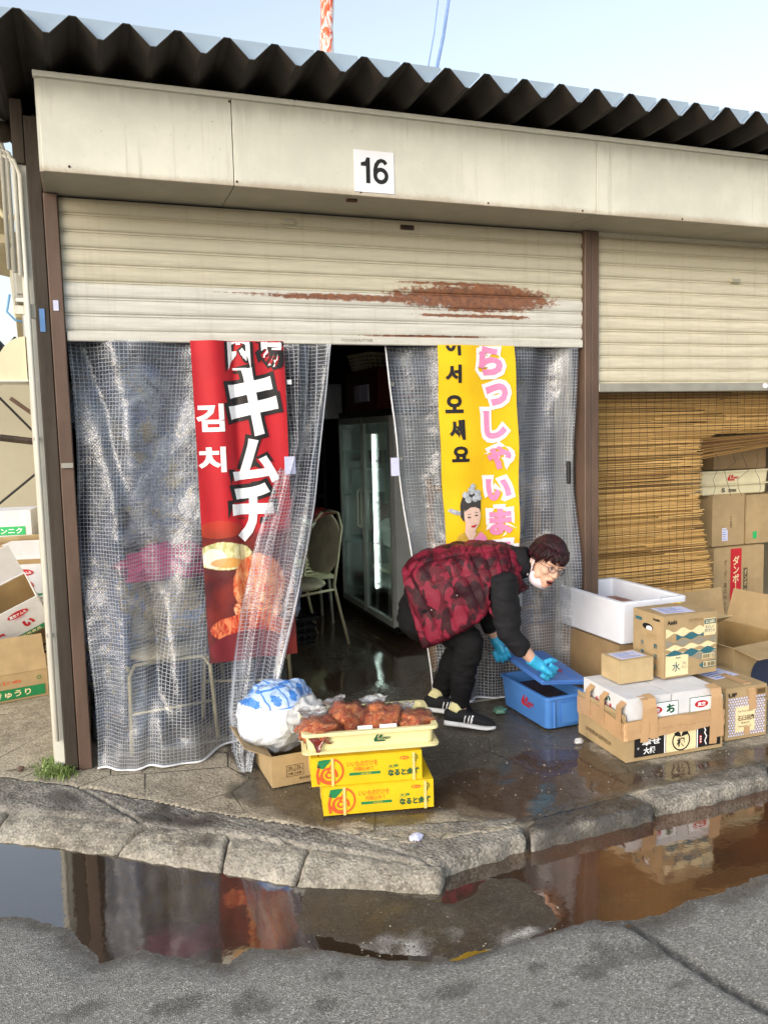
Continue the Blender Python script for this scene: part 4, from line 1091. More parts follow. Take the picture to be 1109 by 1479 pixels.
M_cream = pm('cream_plastic', '#d8cfae', .45, .06, 8); M_redp = pm('dark_red_box', '#5a1a1a', .6, .15, 5); M_blackp = pm('black_plastic', '#1d1e20', .45, .1, 8)
crate_basket('plastic_basket', 'cream plastic basket on top of the dark red box', 'basket', (2.32, 2.28, 2.03), R(12), .42, .32, .12, M_cream)
t = thing('storage_box', 'dark red storage box on top of the fridge', 'box', (2.36, 2.20, 1.705)); g = G(); g.box((0, 0, .15), (.48, .8, .30), bev=.008); g.build('body', M_redp, t); g = G(); g.box((0, 0, .308), (.5, .82, .02), bev=.004); g.build('lid', M_redp, t)
t = thing('paper_bundle', 'pale printed packets hanging on the dark red box', 'packet', (2.105, 2.18, 1.84)); 
for k in range(2):
    g = G(); g.box((0, -.11+k*.17, .0), (.012, .16, .13), rot=R(4-8*k)); pk = g.build('packet', INK['lilac'], t)
t = thing('storage_box', 'grey cardboard box left of the fridge top', 'box', (2.0, 3.1, 1.65)); g = G(); g.box((0, 0, .16), (.36, .4, .30), bev=.006); g.build('body', M_grey, t)
t = thing('shelf_rack', 'dark shelf rack behind the chair at the back of the stall', 'shelf', (1.75, 3.6, 0))
for z in (.5, .95, 1.35, 1.75):
    g = G(); g.box((0, 0, z), (.8, .4, .025)); g.build('shelf_board', M_dk, t)
for sx in (-1, 1):
    for sy in (-1, 1): g = G(); g.box((sx*.39, sy*.19, .95), (.03, .03, 1.9)); g.build('upright', M_dk, t)
for k, (c, d, mt) in enumerate([((1.55, 3.5, 1.3625), (.2, .2, .16), M_cream), ((1.9, 3.5, 1.3625), (.22, .2, .2), M_grey), ((1.6, 3.5, .9625), (.25, .25, .22), M_bagw2), ((1.95, 3.5, .9625), (.15, .2, .15), M_redp)]):
    t = thing('shelf_package', ['cream package on the upper rack shelf', 'grey package on the upper rack shelf', 'white package on the middle rack shelf', 'red package on the middle rack shelf'][k], 'package', c); g = G(); g.box((0, 0, d[2]/2), d, bev=.008); g.build('body', mt, t)
for k, (xx, mt, lb) in enumerate(((1.50, M_alu, 'grey pole leaning by the red partition'), (1.54, pm('pole_yellow', '#b59a4a', .5), 'yellowish pole leaning by the red partition'))):
    t = thing('pole', lb, 'pole', (xx, 3.1, 0)); g = G(); g.tube([(0, 0, 0), (.03, .1, 1.75)], .012, 8); g.build('shaft', mt, t)
# basket, lid and carton heaped behind the chair
crate_basket('plastic_basket', 'black plastic basket on the floor under the chair', 'basket', (1.36, 1.82, .0), R(10), .4, .3, .2, M_blackp)
bag('plastic_sack', 'dark grey sack slumped beside the black basket', 'sack', (1.18, 1.62, 0), (.13, .13, .16), M_grey, 21)
crate_basket('plastic_basket', 'small cream basket heaped with goods behind the chair', 'basket', (1.66, 2.45, .40), R(10), .26, .22, .13, M_cream)
bag('cloth_bundle', 'orange tinted bundle in the small cream basket', 'bundle', (1.66, 2.45, .45), (.11, .09, .09), pm('ochre', '#a87a4a', .6, .2, 8), 23)
t = thing('white_carton', 'white carton tilted on the heaped basket', 'carton', (1.72, 2.42, .72)); t.rotation_euler = (R(20), R(28), R(-20)); g = G(); g.box((0, 0, 0), (.26, .16, .24), bev=.004); g.build('body', pm('white_card', '#e2e0da', .6, .05, 8), t)
bag('cloth_bundle', 'dark red cloth lying on the tilted white carton', 'bundle', (1.80, 2.48, .80), (.14, .11, .07), M_redwall, 24)
t = thing('stool', 'plain stool carrying the small cream basket behind the chair', 'stool', (1.68, 2.45, 0)); g = G(); g.box((0, 0, .385), (.4, .36, .03), bev=.005); g.build('seat', M_cream, t)
for sx in (-1, 1):
    for sy in (-1, 1): g = G(); g.tube([(sx*.18, sy*.16, 0), (sx*.16, sy*.14, .38)], .012, 6); g.build('leg', M_alu, t)
# shelf with bags behind the right curtain
t = thing('wooden_shelf', 'pale wooden shelf with plastic bundles behind the right curtain', 'shelf', (2.38, .62, 0)); M_wood = pm('pale_wood', '#a3825a', .65, .2, 6, aniso=(.4, 1, 1))
for z in (.42, .82, 1.18):
    g = G(); g.box((0, 0, z), (.62, .34, .03), bev=.003); g.build('shelf_board', M_wood, t)
for sx in (-1, 1):
    for sy in (-1, 1): g = G(); g.box((sx*.295, sy*.155, .62), (.035, .035, 1.24)); g.build('upright', M_wood, t)
t = thing('foil_sheet', 'crumpled silver gold sheet hanging behind the yellow banner', 'sheet', (2.05, .50, .9)); g = G(); v = [V((i/24*.58, .07*gn((i*.3, j*.15, 2), 1, 6)+.04*math.sin(i*1.1), j/24*1.05)) for i in range(25) for j in range(25)]; g.add(v, [(i*25+j, (i+1)*25+j, (i+1)*25+j+1, i*25+j+1) for i in range(24) for j in range(24)]); g.build('sheet', M_crC, t, True)
bag('plastic_sack', 'bluish plastic bundle on the top shelf behind the right curtain', 'sack', (2.40, .58, 1.195), (.2, .13, .19), M_crA, 31, .4, 3)
for k in range(4):
    bag('bag_bundle', ['white bag bundle lowest in the stack on the middle shelf', 'white bag bundle second in the stack on the middle shelf', 'white bag bundle third in the stack on the middle shelf', 'white bag bundle topmost in the stack on the middle shelf'][k], 'bundle', (2.38+.01*k, .56, .836+k*.075), (.22, .13, .042), M_bagw2, 33+k, .2, 3, group='white bag bundles')
t = thing('white_carton', 'white carton on the low shelf behind the woman', 'carton', (2.40, .55, .435)); g = G(); g.box((0, 0, .12), (.3, .24, .24), bev=.005); g.build('body', pm('white_card', '#e2e0da'), t)
# ================================================================== CARTONS, CRATES, TUBS
def card_mat(name, c, var=.07):
    m, b, o = newmat(name); p = coord('Object'); c = sr(c)
    n = noi(p, 9, 5, .65); fl = noi(scaled(p, (1, 1, 1)), 2.5, 3)
    col = mixc(n.ss(.3, .72), tuple(k*(1-var*1.6) for k in c), tuple(min(1, k*(1+var)) for k in c))
    col = mixc(fl.ss(.62, .85)*.35, col, tuple(k*.6 for k in c))
    wv = E.op('SINE', xyz(p)[0]*900)
    lk(col, b.inputs['Base Color']); b.inputs['Roughness'].default_value = .72; b.inputs['Specular IOR Level'].default_value = .25
    lk(bump(n*1.2+noi(p, 40, 3)*.5, .22, .006), b.inputs['Normal']); return m
K1 = card_mat('cardboard', '#a8916d'); K2 = card_mat('cardboard_dark', '#947c5c'); K3 = card_mat('cardboard_pale', '#b8a27c'); KW = card_mat('white_cardboard', '#d2d2d5', .05); KIN = card_mat('cardboard_inside', '#9c8258'); KY = card_mat('yellow_cardboard', '#d8b61a', .05)
KWI = card_mat('white_cardboard_inside', '#a58c64')
M_tape = pm('brown_tape', '#b7946e', .3, .08, 8, .2, 30, spec=.5, world=False); M_cleartape = pm('pale_tape', '#d9c27a', .25, .06, 8, world=False)
def panel(g, o, ex, ey, n, w, h, th, seed=0, amp=.004, nx=6, ny=5):
    """slightly warped board: origin o, edge dirs ex, ey, normal n"""
    v = []; 
    for side in (0, 1):
        for i in range(nx+1):
            for j in range(ny+1):
                s, t = i/nx, j/ny; p = o+ex*(w*s)+ey*(h*t)
                k = math.sin(math.pi*s)*math.sin(math.pi*t)
                v.append(p+n*(th*side+amp*k+amp*.8*gn(p, 6, seed)*k))
    N = (nx+1)*(ny+1); I = lambda i, j, s: s*N+i*(ny+1)+j; f = []
    for i in range(nx):
        for j in range(ny):
            f.append((I(i, j, 0), I(i, j+1, 0), I(i+1, j+1, 0), I(i+1, j, 0))); f.append((I(i, j, 1), I(i+1, j, 1), I(i+1, j+1, 1), I(i, j+1, 1)))
    for i in range(nx):
        f.append((I(i, 0, 0), I(i+1, 0, 0), I(i+1, 0, 1), I(i, 0, 1))); f.append((I(i, ny, 0), I(i, ny, 1), I(i+1, ny, 1), I(i+1, ny, 0)))
    for j in range(ny):
        f.append((I(0, j, 0), I(0, j, 1), I(0, j+1, 1), I(0, j+1, 0))); f.append((I(nx, j, 0), I(nx, j+1, 0), I(nx, j+1, 1), I(nx, j, 1)))
    g.add(v, f)
XX, YY, ZZ = V((1, 0, 0)), V((0, 1, 0)), V((0, 0, 1))
def carton(name, label, loc, rz, dim, mat=None, open_=None, inside=None, group=None, rot=None, tape=True, fill=None, th=.005, cat='carton', seed=None):
    """closed carton, or open with flaps: open_ = {'front': angle from upright outward, ...}"""
    mat = mat or K1; inside = inside or KIN; w, d, h = dim; seed = seed or random.randint(1, 99)
    t = thing(name, label, cat, loc, rz, group)
    if rot: t.rotation_euler = rot
    g = G()
    panel(g, V((-w/2, -d/2+th, 0)), XX, ZZ, -YY, w, h, th, seed, .003); panel(g, V((w/2, d/2-th, 0)), -XX, ZZ, YY, w, h, th, seed+1, .003)
    panel(g, V((-w/2+th, d/2-th, 0)), -YY, ZZ, -XX, d-2*th, h, th, seed+2, .003); panel(g, V((w/2-th, -d/2+th, 0)), YY, ZZ, XX, d-2*th, h, th, seed+3, .003)
    panel(g, V((-w/2+th, -d/2+th, 0)), XX, YY, ZZ, w-2*th, d-2*th, th, seed, .0)
    g.build('body', mat, t, True)
    t.children[0].data.polygons.foreach_set('use_smooth', [False]*len(t.children[0].data.polygons))
    if open_ is None:
        a = d/2-.0015
        for s in (-1, 1):
            gg = G(); panel(gg, V((-w/2, -d/2 if s < 0 else .0015, h+.0003)), XX, YY, ZZ, w, a, .004, seed+4+s, .002); gg.build('flap', mat, t)
        if tape:
            gg = G(); gg.box((0, 0, h+.0056), (w+.002, .05, .0008)); gg.box((-w/2-.0012, 0, h-.022), (.0008, .05, .055)); gg.box((w/2+.0012, 0, h-.022), (.0008, .05, .055)); gg.build('tape', M_cleartape, t)
    else:
        for k, spec in open_.items():
            ang, L = spec if isinstance(spec, tuple) else (spec, (d if k in ('front', 'back') else w)*.5)
            a = R(ang)
            if k == 'front': o, ex, out = V((-w/2+.002, -d/2, h)), XX, -YY; wd = w-.004
            if k == 'back': o, ex, out = V((w/2-.002, d/2, h)), -XX, YY; wd = w-.004
            if k == 'left': o, ex, out = V((-w/2, d/2-.002, h)), -YY, -XX; wd = d-.004
            if k == 'right': o, ex, out = V((w/2, -d/2+.002, h)), YY, XX; wd = d-.004
            ey = ZZ*math.cos(a)+out*math.sin(a); n = ex.cross(ey)*-1
            gg = G(); panel(gg, o, ex, ey, -n, wd, L, .004, seed+7, .006); gg.build('flap', mat if k != 'x' else inside, t)
        gg = G(); gg.box((0, 0, h*.5), (w-2*th-.004, d-2*th-.004, .002)) if fill else gg.box((0, 0, .008), (w-2*th-.002, d-2*th-.002, .002)); gg.build('inner_bottom', fill or inside, t)
        for s in (-1, 1):
            gg = G(); gg.box((0, s*(d/2-th-.0012), h/2), (w-2*th-.004, .001, h-.012)); gg.box((s*(w/2-th-.0012), 0, h/2), (.001, d-2*th-.004, h-.012)); gg.build('inner_face', inside, t)
    return t
def sheet_label(t, dim, f, u, v, w, h, rz=0, mat=None, lines=5, name='paper_label'):
    m = face(dim, f, u, v, .006 if f == 'top' else .002)@Matrix.Rotation(rz, 4, 'Z')
    p = patch(rect(w, h), mat or INK['lilac'], t, m, name, .0008)
    for k in range(lines):
        y = h*(.36-.72*k/max(1, lines-1)); ww = w*random.uniform(.45, .8)
        patch(rect(ww, h*.05, (ww-w*.8)/2, y), INK['blue' if k % 3 else 'grey'], p, Matrix.Translation((0, 0, .0011)), 'printed_line', .0003)
    return p

# ---- yellow sweet potato cartons
def potato(label, loc, rz):
    dim = (.450, .31, .114); t = carton('yellow_carton', label, loc, rz, dim, KY, group='yellow sweet potato cartons', tape=False)
    F = lambda u, v: face(dim, 'front', u, v, .0035)
    ring(.048, .055, INK['orange'], t, F(-.15, .060)@Matrix.Rotation(R(-8), 4, 'Z'), a0=-150, a1=75, ex=1.0)
    ring(.024, .032, INK['orange'], t, F(-.155, .045), a0=-20, a1=300, ex=1.1); ring(.008, .015, INK['orange'], t, F(-.155, .045), a0=0, a1=360, ex=1.1)
    patch([(-.055, .02), (-.048, .048), (-.02, .05), (.004, .050), (-.012, .03), (-.03, .012)], INK['green'], t, F(-.148, .06), 'printed_leaf')
    stroke([(-.05, -.05), (-.055, -.01), (-.045, .03)], .009, INK['orange'], t, F(-.148, .06))
    stroke([(.018, .05), (.0, .02), (-.012, .0)], .007, INK['orange'], t, F(-.148, .06), z=.0012)
    txt('いいものだけを', INK['orange'], t, F(-.02, .085), .125, .024, .0); txt('丹精込めて…', INK['orange'], t, F(-.005, .062), .10, .019, .0)
    patch(rect(.125, .011), INK['green'], t, F(-.01, .042), 'printed_bar'); txt('産地直送', INK['yellow'], t, F(-.005, .042)@Matrix.Translation((0, 0, .0008)), .04, .006, .0)
    txt('大津', INK['green'], t, F(.105, .062), .042, .016, .02); txt('なると金時', INK['darkgreen'], t, F(.148, .036), .13, .030, .05)
    patch(circ(.019, n=18, ry=.007), INK['orange'], t, F(.152, .094), 'printed_oval'); txt('里むすめ', INK['yellow'], t, F(.152, .094)@Matrix.Translation((0, 0, .0008)), .026, .007, .02)
    ring(.009, .012, INK['darkgreen'], t, F(.195, .094)); txt('6', INK['darkgreen'], t, F(.195, .094), .008, .012, .03); txt('6本', INK['darkgreen'], t, F(.195, .078), .016, .006, .02)
    g = G(); g.box((-.225-.003, 0, .055), (.001, .05, .085)); g.build('hand_hole_tape', M_cleartape, t)
    return t, dim
r_ = R(-12.2)
def off(o, rz, x, y): return (o[0]+x*math.cos(rz)-y*math.sin(rz), o[1]+x*math.sin(rz)+y*math.cos(rz))
c = off((.865, -.929), r_, .2255, .155); t1, pd = potato('yellow sweet potato carton lying on the pavement, lower of two', (*c, .012), r_)
c2 = off((.826, -.906), r_, .2255, .155); t2, pd = potato('yellow sweet potato carton directly under the kimchi tray, upper of two', (*c2, .131), r_)
for tt, s in ((t1, 1), (t2, 1)):
    for u in (-.14, .19):
        g = G(); g.box((u, -.155-.0052, .057), (.011, .0008, .116)); g.build('strap', M_cleartape, tt)
# ---- cream tray with kimchi bags
TZ = .251; tw, td, th_ = .525, .30, .098
tc = off((.805, -.896), r_, .268, .155)
t = thing('plastic_tray', 'cream plastic tray full of kimchi bags on the yellow cartons', 'tray', (*tc, TZ), r_)
M_tray = pm('tray_plastic', '#e2d8a2', .4, .05, 6, .03, 60, coat=.15)
def tub(t, w, d, h, mat, flare=.93, wall=.006, rimw=.016, flange=None, seg=6):
    def rr(W_, D_, z, r_=.025):
        pts = []
        for cx, cy, a0 in ((W_/2-r_, D_/2-r_, 0), (-W_/2+r_, D_/2-r_, 90), (-W_/2+r_, -D_/2+r_, 180), (W_/2-r_, -D_/2+r_, 270)):
            for k in range(seg+1): a = R(a0+90*k/seg); pts.append(V((cx+r_*math.cos(a), cy+r_*math.sin(a), z)))
        return pts
    f = flare
    g = G(); g.loft([rr(w*f-.02, d*f-.02, 0), rr(w*f, d*f, .008), rr(w, d, h-.012), rr(w+rimw*2, d+rimw*2, h-.012), rr(w+rimw*2, d+rimw*2, h-.003), rr(w+rimw*2-.004, d+rimw*2-.004, h), rr(w-wall*2, d-wall*2, h), rr(w*f-wall*2, d*f-wall*2, .012)], True)
    g.build('tub', mat, t, False)
    if flange:
        g = G(); g.loft([rr(w*f+.008, d*f+.008, flange), rr(w*f+.05, d*f+.05, flange), rr(w*f+.052, d*f+.052, flange+.008), rr(w*f+.012, d*f+.012, flange+.01)], False, True); g.build('flange', mat, t)
tub(t, tw, td, th_, M_tray, .965, flange=.016)
logo_o = V((.03, -td/2-.0055, .058))
def comex(parent, mtx, k, m1, m2):
    patch([(-.018*k, -.012*k), (.03*k, -.012*k), (.026*k, -.005*k), (-.005*k, -.005*k), (-.005*k, .012*k), (.002*k, .02*k), (-.006*k, .02*k), (-.02*k, 0)], m1, parent, mtx, 'printed_mark')
    patch([(-.001*k, .004*k), (.01*k, .02*k), (.018*k, .016*k), (.010*k, .004*k)], m1, parent, mtx, 'printed_mark')
    txt('COMEX', m2, parent, mtx@Matrix.Translation((.026*k, .003*k, .001)), .052*k, .011*k, .04)
comex(t, fm(logo_o, (1, 0, 0), (0, -.07, 1)), .95, INK['darkgreen'], INK['darkgreen'])
# kimchi
def kimchi_mat():
    m, b, o = newmat('kimchi'); p = coord('Object'); n = noi(p, 14, 3, .6, 2.5); k = noi(scaled(p, (1, 1.4, .7)), 30, 5, .7, 3.0); q = noi(p, 60, 3, .6, 1)
    col = mixc(n.ss(.35, .65), sr('#c4441a'), sr('#f08a44')); col = mixc(k.ss(.54, .62), col, sr('#f2b27a')); col = mixc(k.ss(.66, .72), col, sr('#f0d3a2')); col = mixc(k.lt(.38)*.6, col, sr('#5e160a')); col = mixc(q.gt(.68)*.6, col, sr('#4a120a'))
    lk(col, b.inputs['Base Color']); b.inputs['Roughness'].default_value = .35; b.inputs['Coat Weight'].default_value = .7; b.inputs['Coat Roughness'].default_value = .05
    lk(bump(k*1.4+n*.8, .8, .02), b.inputs['Normal']); lk(bump(noi(p, 26, 4, .6, 2.5)*2, .8, .02), b.inputs['Coat Normal']); return m
M_kim = kimchi_mat()
kb = [((-.20, -.075, .085), (.095, .075, .050), 0, 41, 'kimchi bag slumped over the front left corner of the tray'), ((-.085, -.02, .09), (.085, .085, .075), 25, 42, 'kimchi bag leaning second from the left in the tray'),
      ((.055, -.03, .088), (.09, .08, .066), -10, 43, 'kimchi bag third from the left in the tray'), ((.195, -.06, .082), (.085, .07, .045), 12, 44, 'kimchi bag at the right end of the tray')]
for (x, y, z), rr_, ry, sd, lb in kb:
    q = off(tc, r_, x, y); k = thing('kimchi_bag', lb, 'kimchi bag', (*q, TZ+z), r_+R(ry), group='bags of kimchi in the cream tray')
    g = lumpy((0, 0, 0), rr_, .32, 2.2, sd, 4); 
    for i, p in enumerate(g.v): 
        g.v[i] = V((p.x, p.y, max(p.z, -.035)))
    g.build('kimchi', M_kim, k, True)
    g = lumpy((0, 0, .004), tuple(a*1.06 for a in rr_), .34, 2.2, sd, 4); g.build('film_bag', M_film, k, True)
    g = G(); v = []
    for i in range(9):
        for j in range(9):
            a = (i/8-.5)*2.2; rr2 = .02+.045*j/8
            v.append(V((-.02+math.cos(a+1.9)*rr2*1.2, .02+math.sin(a+1.9)*rr2, rr_[2]*.8+.03*j/8+.02*gn((a*2, j*.4, sd), 1))))
    g.add(v, [(i*9+j, (i+1)*9+j, (i+1)*9+j+1, i*9+j+1) for i in range(8) for j in range(8)]); g.build('bag_neck', M_bagw, k, True)
k = bpy.data.objects['kimchi_bag']; g = G()
v = []
for i in range(7):
    for j in range(7): s = i/6; tt_ = j/6; v.append(V((-.055+.08*s+.02*tt_*(1-2*s), -.082-.012*tt_+.004*gn((s*3, tt_*3, 1), 1), -.005-.075*tt_*(1-abs(2*s-1)*.8))))
g.add(v, [(i*7+j, (i+1)*7+j, (i+1)*7+j+1, i*7+j+1) for i in range(6) for j in range(6)]); g.build('red_corner', pm('kimchi_juice', '#6e1d16', .2, .1, 20, coat=.8), k, True)
for i, (x, w_) in enumerate(((-.02, .06), (.075, .07))):
    q = off(tc, r_, x, -.128); k = thing('paper_sheet', ['white paper slip at the tray front, left one', 'white paper slip at the tray front, right one'][i], 'paper', (*q, TZ+.092), r_); g = G(); g.box((0, 0, 0), (w_, .03, .006), rot=Matrix.Rotation(R(35), 3, 'X')); g.build('paper', INK['white'], k)
# ---- carton with the big bag of foam beads, left of the tray
dim = (.30, .30, .14); bc = off((.733, -.579), R(2), .15, .15)
t = carton('carton', 'low open brown carton under the big blue printed bag', (*bc, .006), R(2), dim, K1, open_={'left': (62, .13), 'back': (-5, .1)})
F = lambda u, v: face(dim, 'front', u, v, .0035)
for a in range(3): patch(rect(.0016, .05, 0, 0), INK['brown'], t, F(-.085+a*.038, .065), 'printed_line')
for a in range(3): patch(rect(.0776, .0016, 0, 0), INK['brown'], t, F(-.047, .04+a*.025), 'printed_line')
for s, u, v in (('3L', -.066, .0775), ('2L', -.028, .0775), ('7本', -.066, .052), ('8本', -.028, .052)): txt(s, INK['brown'], t, F(u, v), .024, .015, .02)
txt('株式会社', INK['brown'], t, F(.0, .025), .06, .013, .01)
def beadbag():
    m, b, o = newmat('printed_bead_bag'); p = coord('Object'); x, y, z = xyz(p)
    n = noi(p, 9, 4)
    base = mixc(n.ss(.3, .7), sr('#c3ccdb'), sr('#dfe3ea')); 
    u = (x+y*.4)*13+.3; w_ = (z-x*.15)*13
    ln = (u.frac()-.5).abs().gt(.455).max((w_.frac()-.5).abs().gt(.455))
    cu, cw = u.frac()-.5, w_.frac()-.5
    mk = (cu*cu*5+cw*cw*4+(noi(p, 60, 2)-.5)*.9).lt(.28)
    top = z.gt(.23)*(n*.12+z).gt(.27)
    body = mixc(z.ss(.21, .27), base, sr('#aac4e8'))
    c = mixc((ln.max(mk))*top, body, sr('#3f7fcf')); lk(c, b.inputs['Base Color'])
    b.inputs['Roughness'].default_value = .3; b.inputs['Coat Weight'].default_value = .5; b.inputs['Coat Roughness'].default_value = .15
    b.inputs['Transmission Weight'].default_value = 0
    lk(bump(noi(p, 12, 5, .65, 1.5), .6, .03), b.inputs['Normal']); lk(bump(noi(p, 18, 4, .6, 2), .9, .03), b.inputs['Coat Normal']); return m
t = thing('bead_bag', 'big plump bag with blue print and white foam in the low carton', 'bag', (.80, -.38, .10))
g = lumpy((0, 0, .16), (.17, .15, .16), .13, 2.0, 51, 5, .0); 
for i, p in enumerate(g.v): g.v[i] = V((p.x*(1+.25*max(0, .2-p.z)*3)+.10*p.z-.01, p.y, p.z*1.02+.012*gn(p, 30, 2)))
g.build('bag', beadbag(), t, True)
q = AT(452, 1035, y=-.62); t = thing('plastic_bag', 'crumpled clear plastic bag drooping between the big bag and the tray', 'bag', (q.x-.01, -.60, .25))
g = lumpy((0, 0, .05), (.075, .06, .085), .5, 2.4, 53, 4); g.build('film', M_bagw, t, True)

# ---- daikon carton with tape and white cartons inside
dim = (.532, .41, .192); o_ = off((2.293, -.957), R(-2.3), .266, .205)
t = carton('carton', 'brown taped daikon carton with white cartons sticking out of it', (*o_, .006), R(-2.3), dim, K1, open_={'left': (3, .03), 'right': (3, .04)}, seed=12)
F = lambda u, v: face(dim, 'front', u, v, .0045)
patch(rect(.475, .098), INK['black'], t, F(.012, .068), 'printed_panel')
patch(rect(.165, .098), INK['cream'], t, F(-.0, .068)@Matrix.Translation((.028, 0, .0008)), 'printed_panel')
patch(rect(.006, .098), INK['white'], t, F(-.062, .068)@Matrix.Translation((0, 0, .0008)), 'printed_line'); patch(rect(.006, .098), INK['white'], t, F(.118, .068)@Matrix.Translation((0, 0, .0008)), 'printed_line')
txt('幸せ', INK['white'], t, F(-.135, .085)@Matrix.Translation((0, 0, .0008)), .10, .032, .03); txt('大根', INK['white'], t, F(-.145, .045)@Matrix.Translation((0, 0, .0008)), .065, .032, .03); txt('〃', INK['white'], t, F(-.205, .06)@Matrix.Translation((0, 0, .0008)), .01, .01, .02)
ring(.043, .050, INK['black'], t, F(.028, .068)@Matrix.Translation((0, 0, .0012))); txt('根', INK['black'], t, F(.028, .06)@Matrix.Translation((0, 0, .0012)), .048, .044, .035)
for s in (-1, 1):
    patch([(0, .0), (s*.034, .008), (s*.038, .022), (s*.02, .026), (s*.006, .02)], INK['black'], t, F(.028, .085)@Matrix.Translation((0, 0, .0012)), 'printed_leaf')
patch(rect(.012, .04), INK['red'], t, F(.137, .058)@Matrix.Translation((0, 0, .0008)), 'printed_seal'); 
for k_ in range(3): patch(circ(.004, 0, .012-.012*k_, 8), INK['white'], t, F(.137, .058)@Matrix.Translation((0, 0, .0016)), 'printed_dot')
stroke([(-.008, .045), (.0, .03), (-.006, .02), (.006, .0), (-.004, -.02), (.005, -.04)], .006, INK['white'], t, F(.165, .068)@Matrix.Translation((0, 0, .0008)))
L = lambda u, v: face(dim, 'left', u, v, .0045)
txt('全国農業協同組合', INK['brown'], t, L(-.02, .05)@Matrix.Rotation(R(-2), 4, 'Z'), .22, .022, .0)
def tape_strip(t, pts, w=.048, nrm=None, name='tape'):
    g = G(); v = []; P = [V(p) for p in pts]
    for i, p in enumerate(P):
        d = (P[min(i+1, len(P)-1)]-P[max(i-1, 0)]).normalized(); n = V(nrm[i]); s = d.cross(n).normalized()*w/2
        v += [p-s+n*.0004*gn(p, 30), p+s+n*.001]
    v2 = []
    g.add(v, [(2*i, 2*i+1, 2*i+3, 2*i+2) for i in range(len(P)-1)]); return g.build(name, M_tape, t)
fy = -dim[1]/2-.010; n0 = (0, -1, 0)
# wide horizontal band of tape round the front and left, slightly crooked
def band(z0, z1, w, zz=0):
    pts = [(-dim[0]/2-.009, .2-.4*k/5, z0+.01*math.sin(k)) for k in range(6)]+[(-dim[0]/2+dim[0]*k/8, fy-zz, z0+(z1-z0)*k/8+.004*math.sin(k*2.1)) for k in range(9)]
    tape_strip(t, pts, w, [(-1, 0, 0)]*6+[n0]*9)
band(.140, .150, .062); band(.170, .168, .045, .0015); band(.122, .132, .03, .003)
for u, lo, hi, tilt in ((-.18, .09, .29, .015), (-.125, .10, .295, -.01), (.20, .03, .30, .01), (.24, .06, .30, -.012)):
    tape_strip(t, [(u, fy-.004, lo), (u+tilt*.5, fy-.0045, (lo+hi)/2), (u+tilt, fy-.004, hi-.045), (u+tilt, fy+.006, hi-.005), (u+tilt, fy+.05, hi+.002)], .042, [n0, n0, n0, (0, -1, .3), (0, -.3, 1)])
for u, hi in ((.10, .275), (-.02, .275), (-.16, .27)):
    tape_strip(t, [(-dim[0]/2-.011, u, .12), (-dim[0]/2-.011, u, .2), (-dim[0]/2-.010, u, .25), (-dim[0]/2+.03, u, hi+.012)], .044, [(-1, 0, 0), (-1, 0, 0), (-1, 0, .3), (-.3, 0, 1)])
# white cartons inside
def white_inner(label, x, y, z, w, d, h, red=True):
    q = off(o_, R(-2.3), x, y); k = carton('white_carton', label, (*q, z), R(-2.3), (w, d, h), KW, group='white cartons inside the taped carton', tape=False)
    D_ = (w, d, h)
    if red:
        F2 = lambda u, v: face(D_, 'front', u, v, .0045)
        patch(rect(.19, .10), INK['darkgreen'], k, F2(.06, h-.08), 'printed_panel'); patch(rect(.184, .094), INK['white'], k, F2(.06, h-.08)@Matrix.Translation((0, 0, .0008)), 'printed_panel')
        patch(circ(.038, n=20, ry=.018), INK['red'], k, F2(.03, h-.065)@Matrix.Translation((0, 0, .0016)), 'printed_oval'); txt('真空', INK['white'], k, F2(.03, h-.065)@Matrix.Translation((0, 0, .0024)), .045, .02, .03); txt('お', INK['darkgreen'], k, F2(.115, h-.065)@Matrix.Translation((0, 0, .0016)), .05, .045, .06)
        L2 = lambda u, v: face(D_, 'left', u, v, .0045)
        txt('ムル', INK['red'], k, L2(.04, h-.07), .07, .03, .05); txt('い', INK['darkgreen'], k, L2(.03, h-.035), .05, .025, .05); txt('ナ', INK['red'], k, L2(-.06, h-.07), .03, .03, .05)
    return k
white_inner('white carton filling the left half of the taped carton', -.13, 0, .02, .235, .37, .272); white_inner('white carton filling the right half of the taped carton', .125, .0, .02, .255, .37, .272)
# small plain carton and drinks carton on top
ZT = .306
dim = (.190, .155, .108); c = off((2.40, -.765), R(-.5), .095, .0775)
t = carton('carton', 'small plain carton with a delivery slip beside the wavy patterned carton', (*c, ZT), R(-1), dim, K3, tape=False)
sheet_label(t, dim, 'top', 0, 0, .15, .105, R(3))
dim = (.322, .235, .306); c = off((2.637, -.785), R(.3), .161, .1175)
t = carton('carton', 'tall drinks carton with teal wave pattern on top of the taped carton', (*c, ZT), R(0), dim, K1, tape=False)
F = lambda u, v, e=0: face(dim, 'front', u, v, .0035+e)
def wave_band(zc, mt, wide, ph, x0=-.152, x1=.152, e=0):
    n = 40; v = []; f = []
    for i in range(n+1):
        x = x0+(x1-x0)*i/n; k = .5+.5*math.cos((x+ph)*2*math.pi/.1); hh = wide*(.15+.85*k)
        v += [(x, zc+hh/2, .0006), (x, zc-hh/2, .0006)]
    f = [(2*i, 2*i+1, 2*i+3, 2*i+2) for i in range(n)]
    me = bpy.data.meshes.new('printed_wave'); me.from_pydata(v, [], f); me.materials.append(mt); link('printed_wave', me, t, mtx=F(0, 0, e))
wave_band(.225, INK['cream'], .045, .05); wave_band(.200, INK['teal'], .036, .0, -.09, .075, .0008); wave_band(.172, INK['grey'], .036, .05, e=.0004); wave_band(.147, INK['cream'], .034, .0); wave_band(.118, INK['teal'], .040, .0, e=.0008); wave_band(.095, INK['grey'], .036, .05, e=.0004); wave_band(.115, INK['cream'], .02, .05)
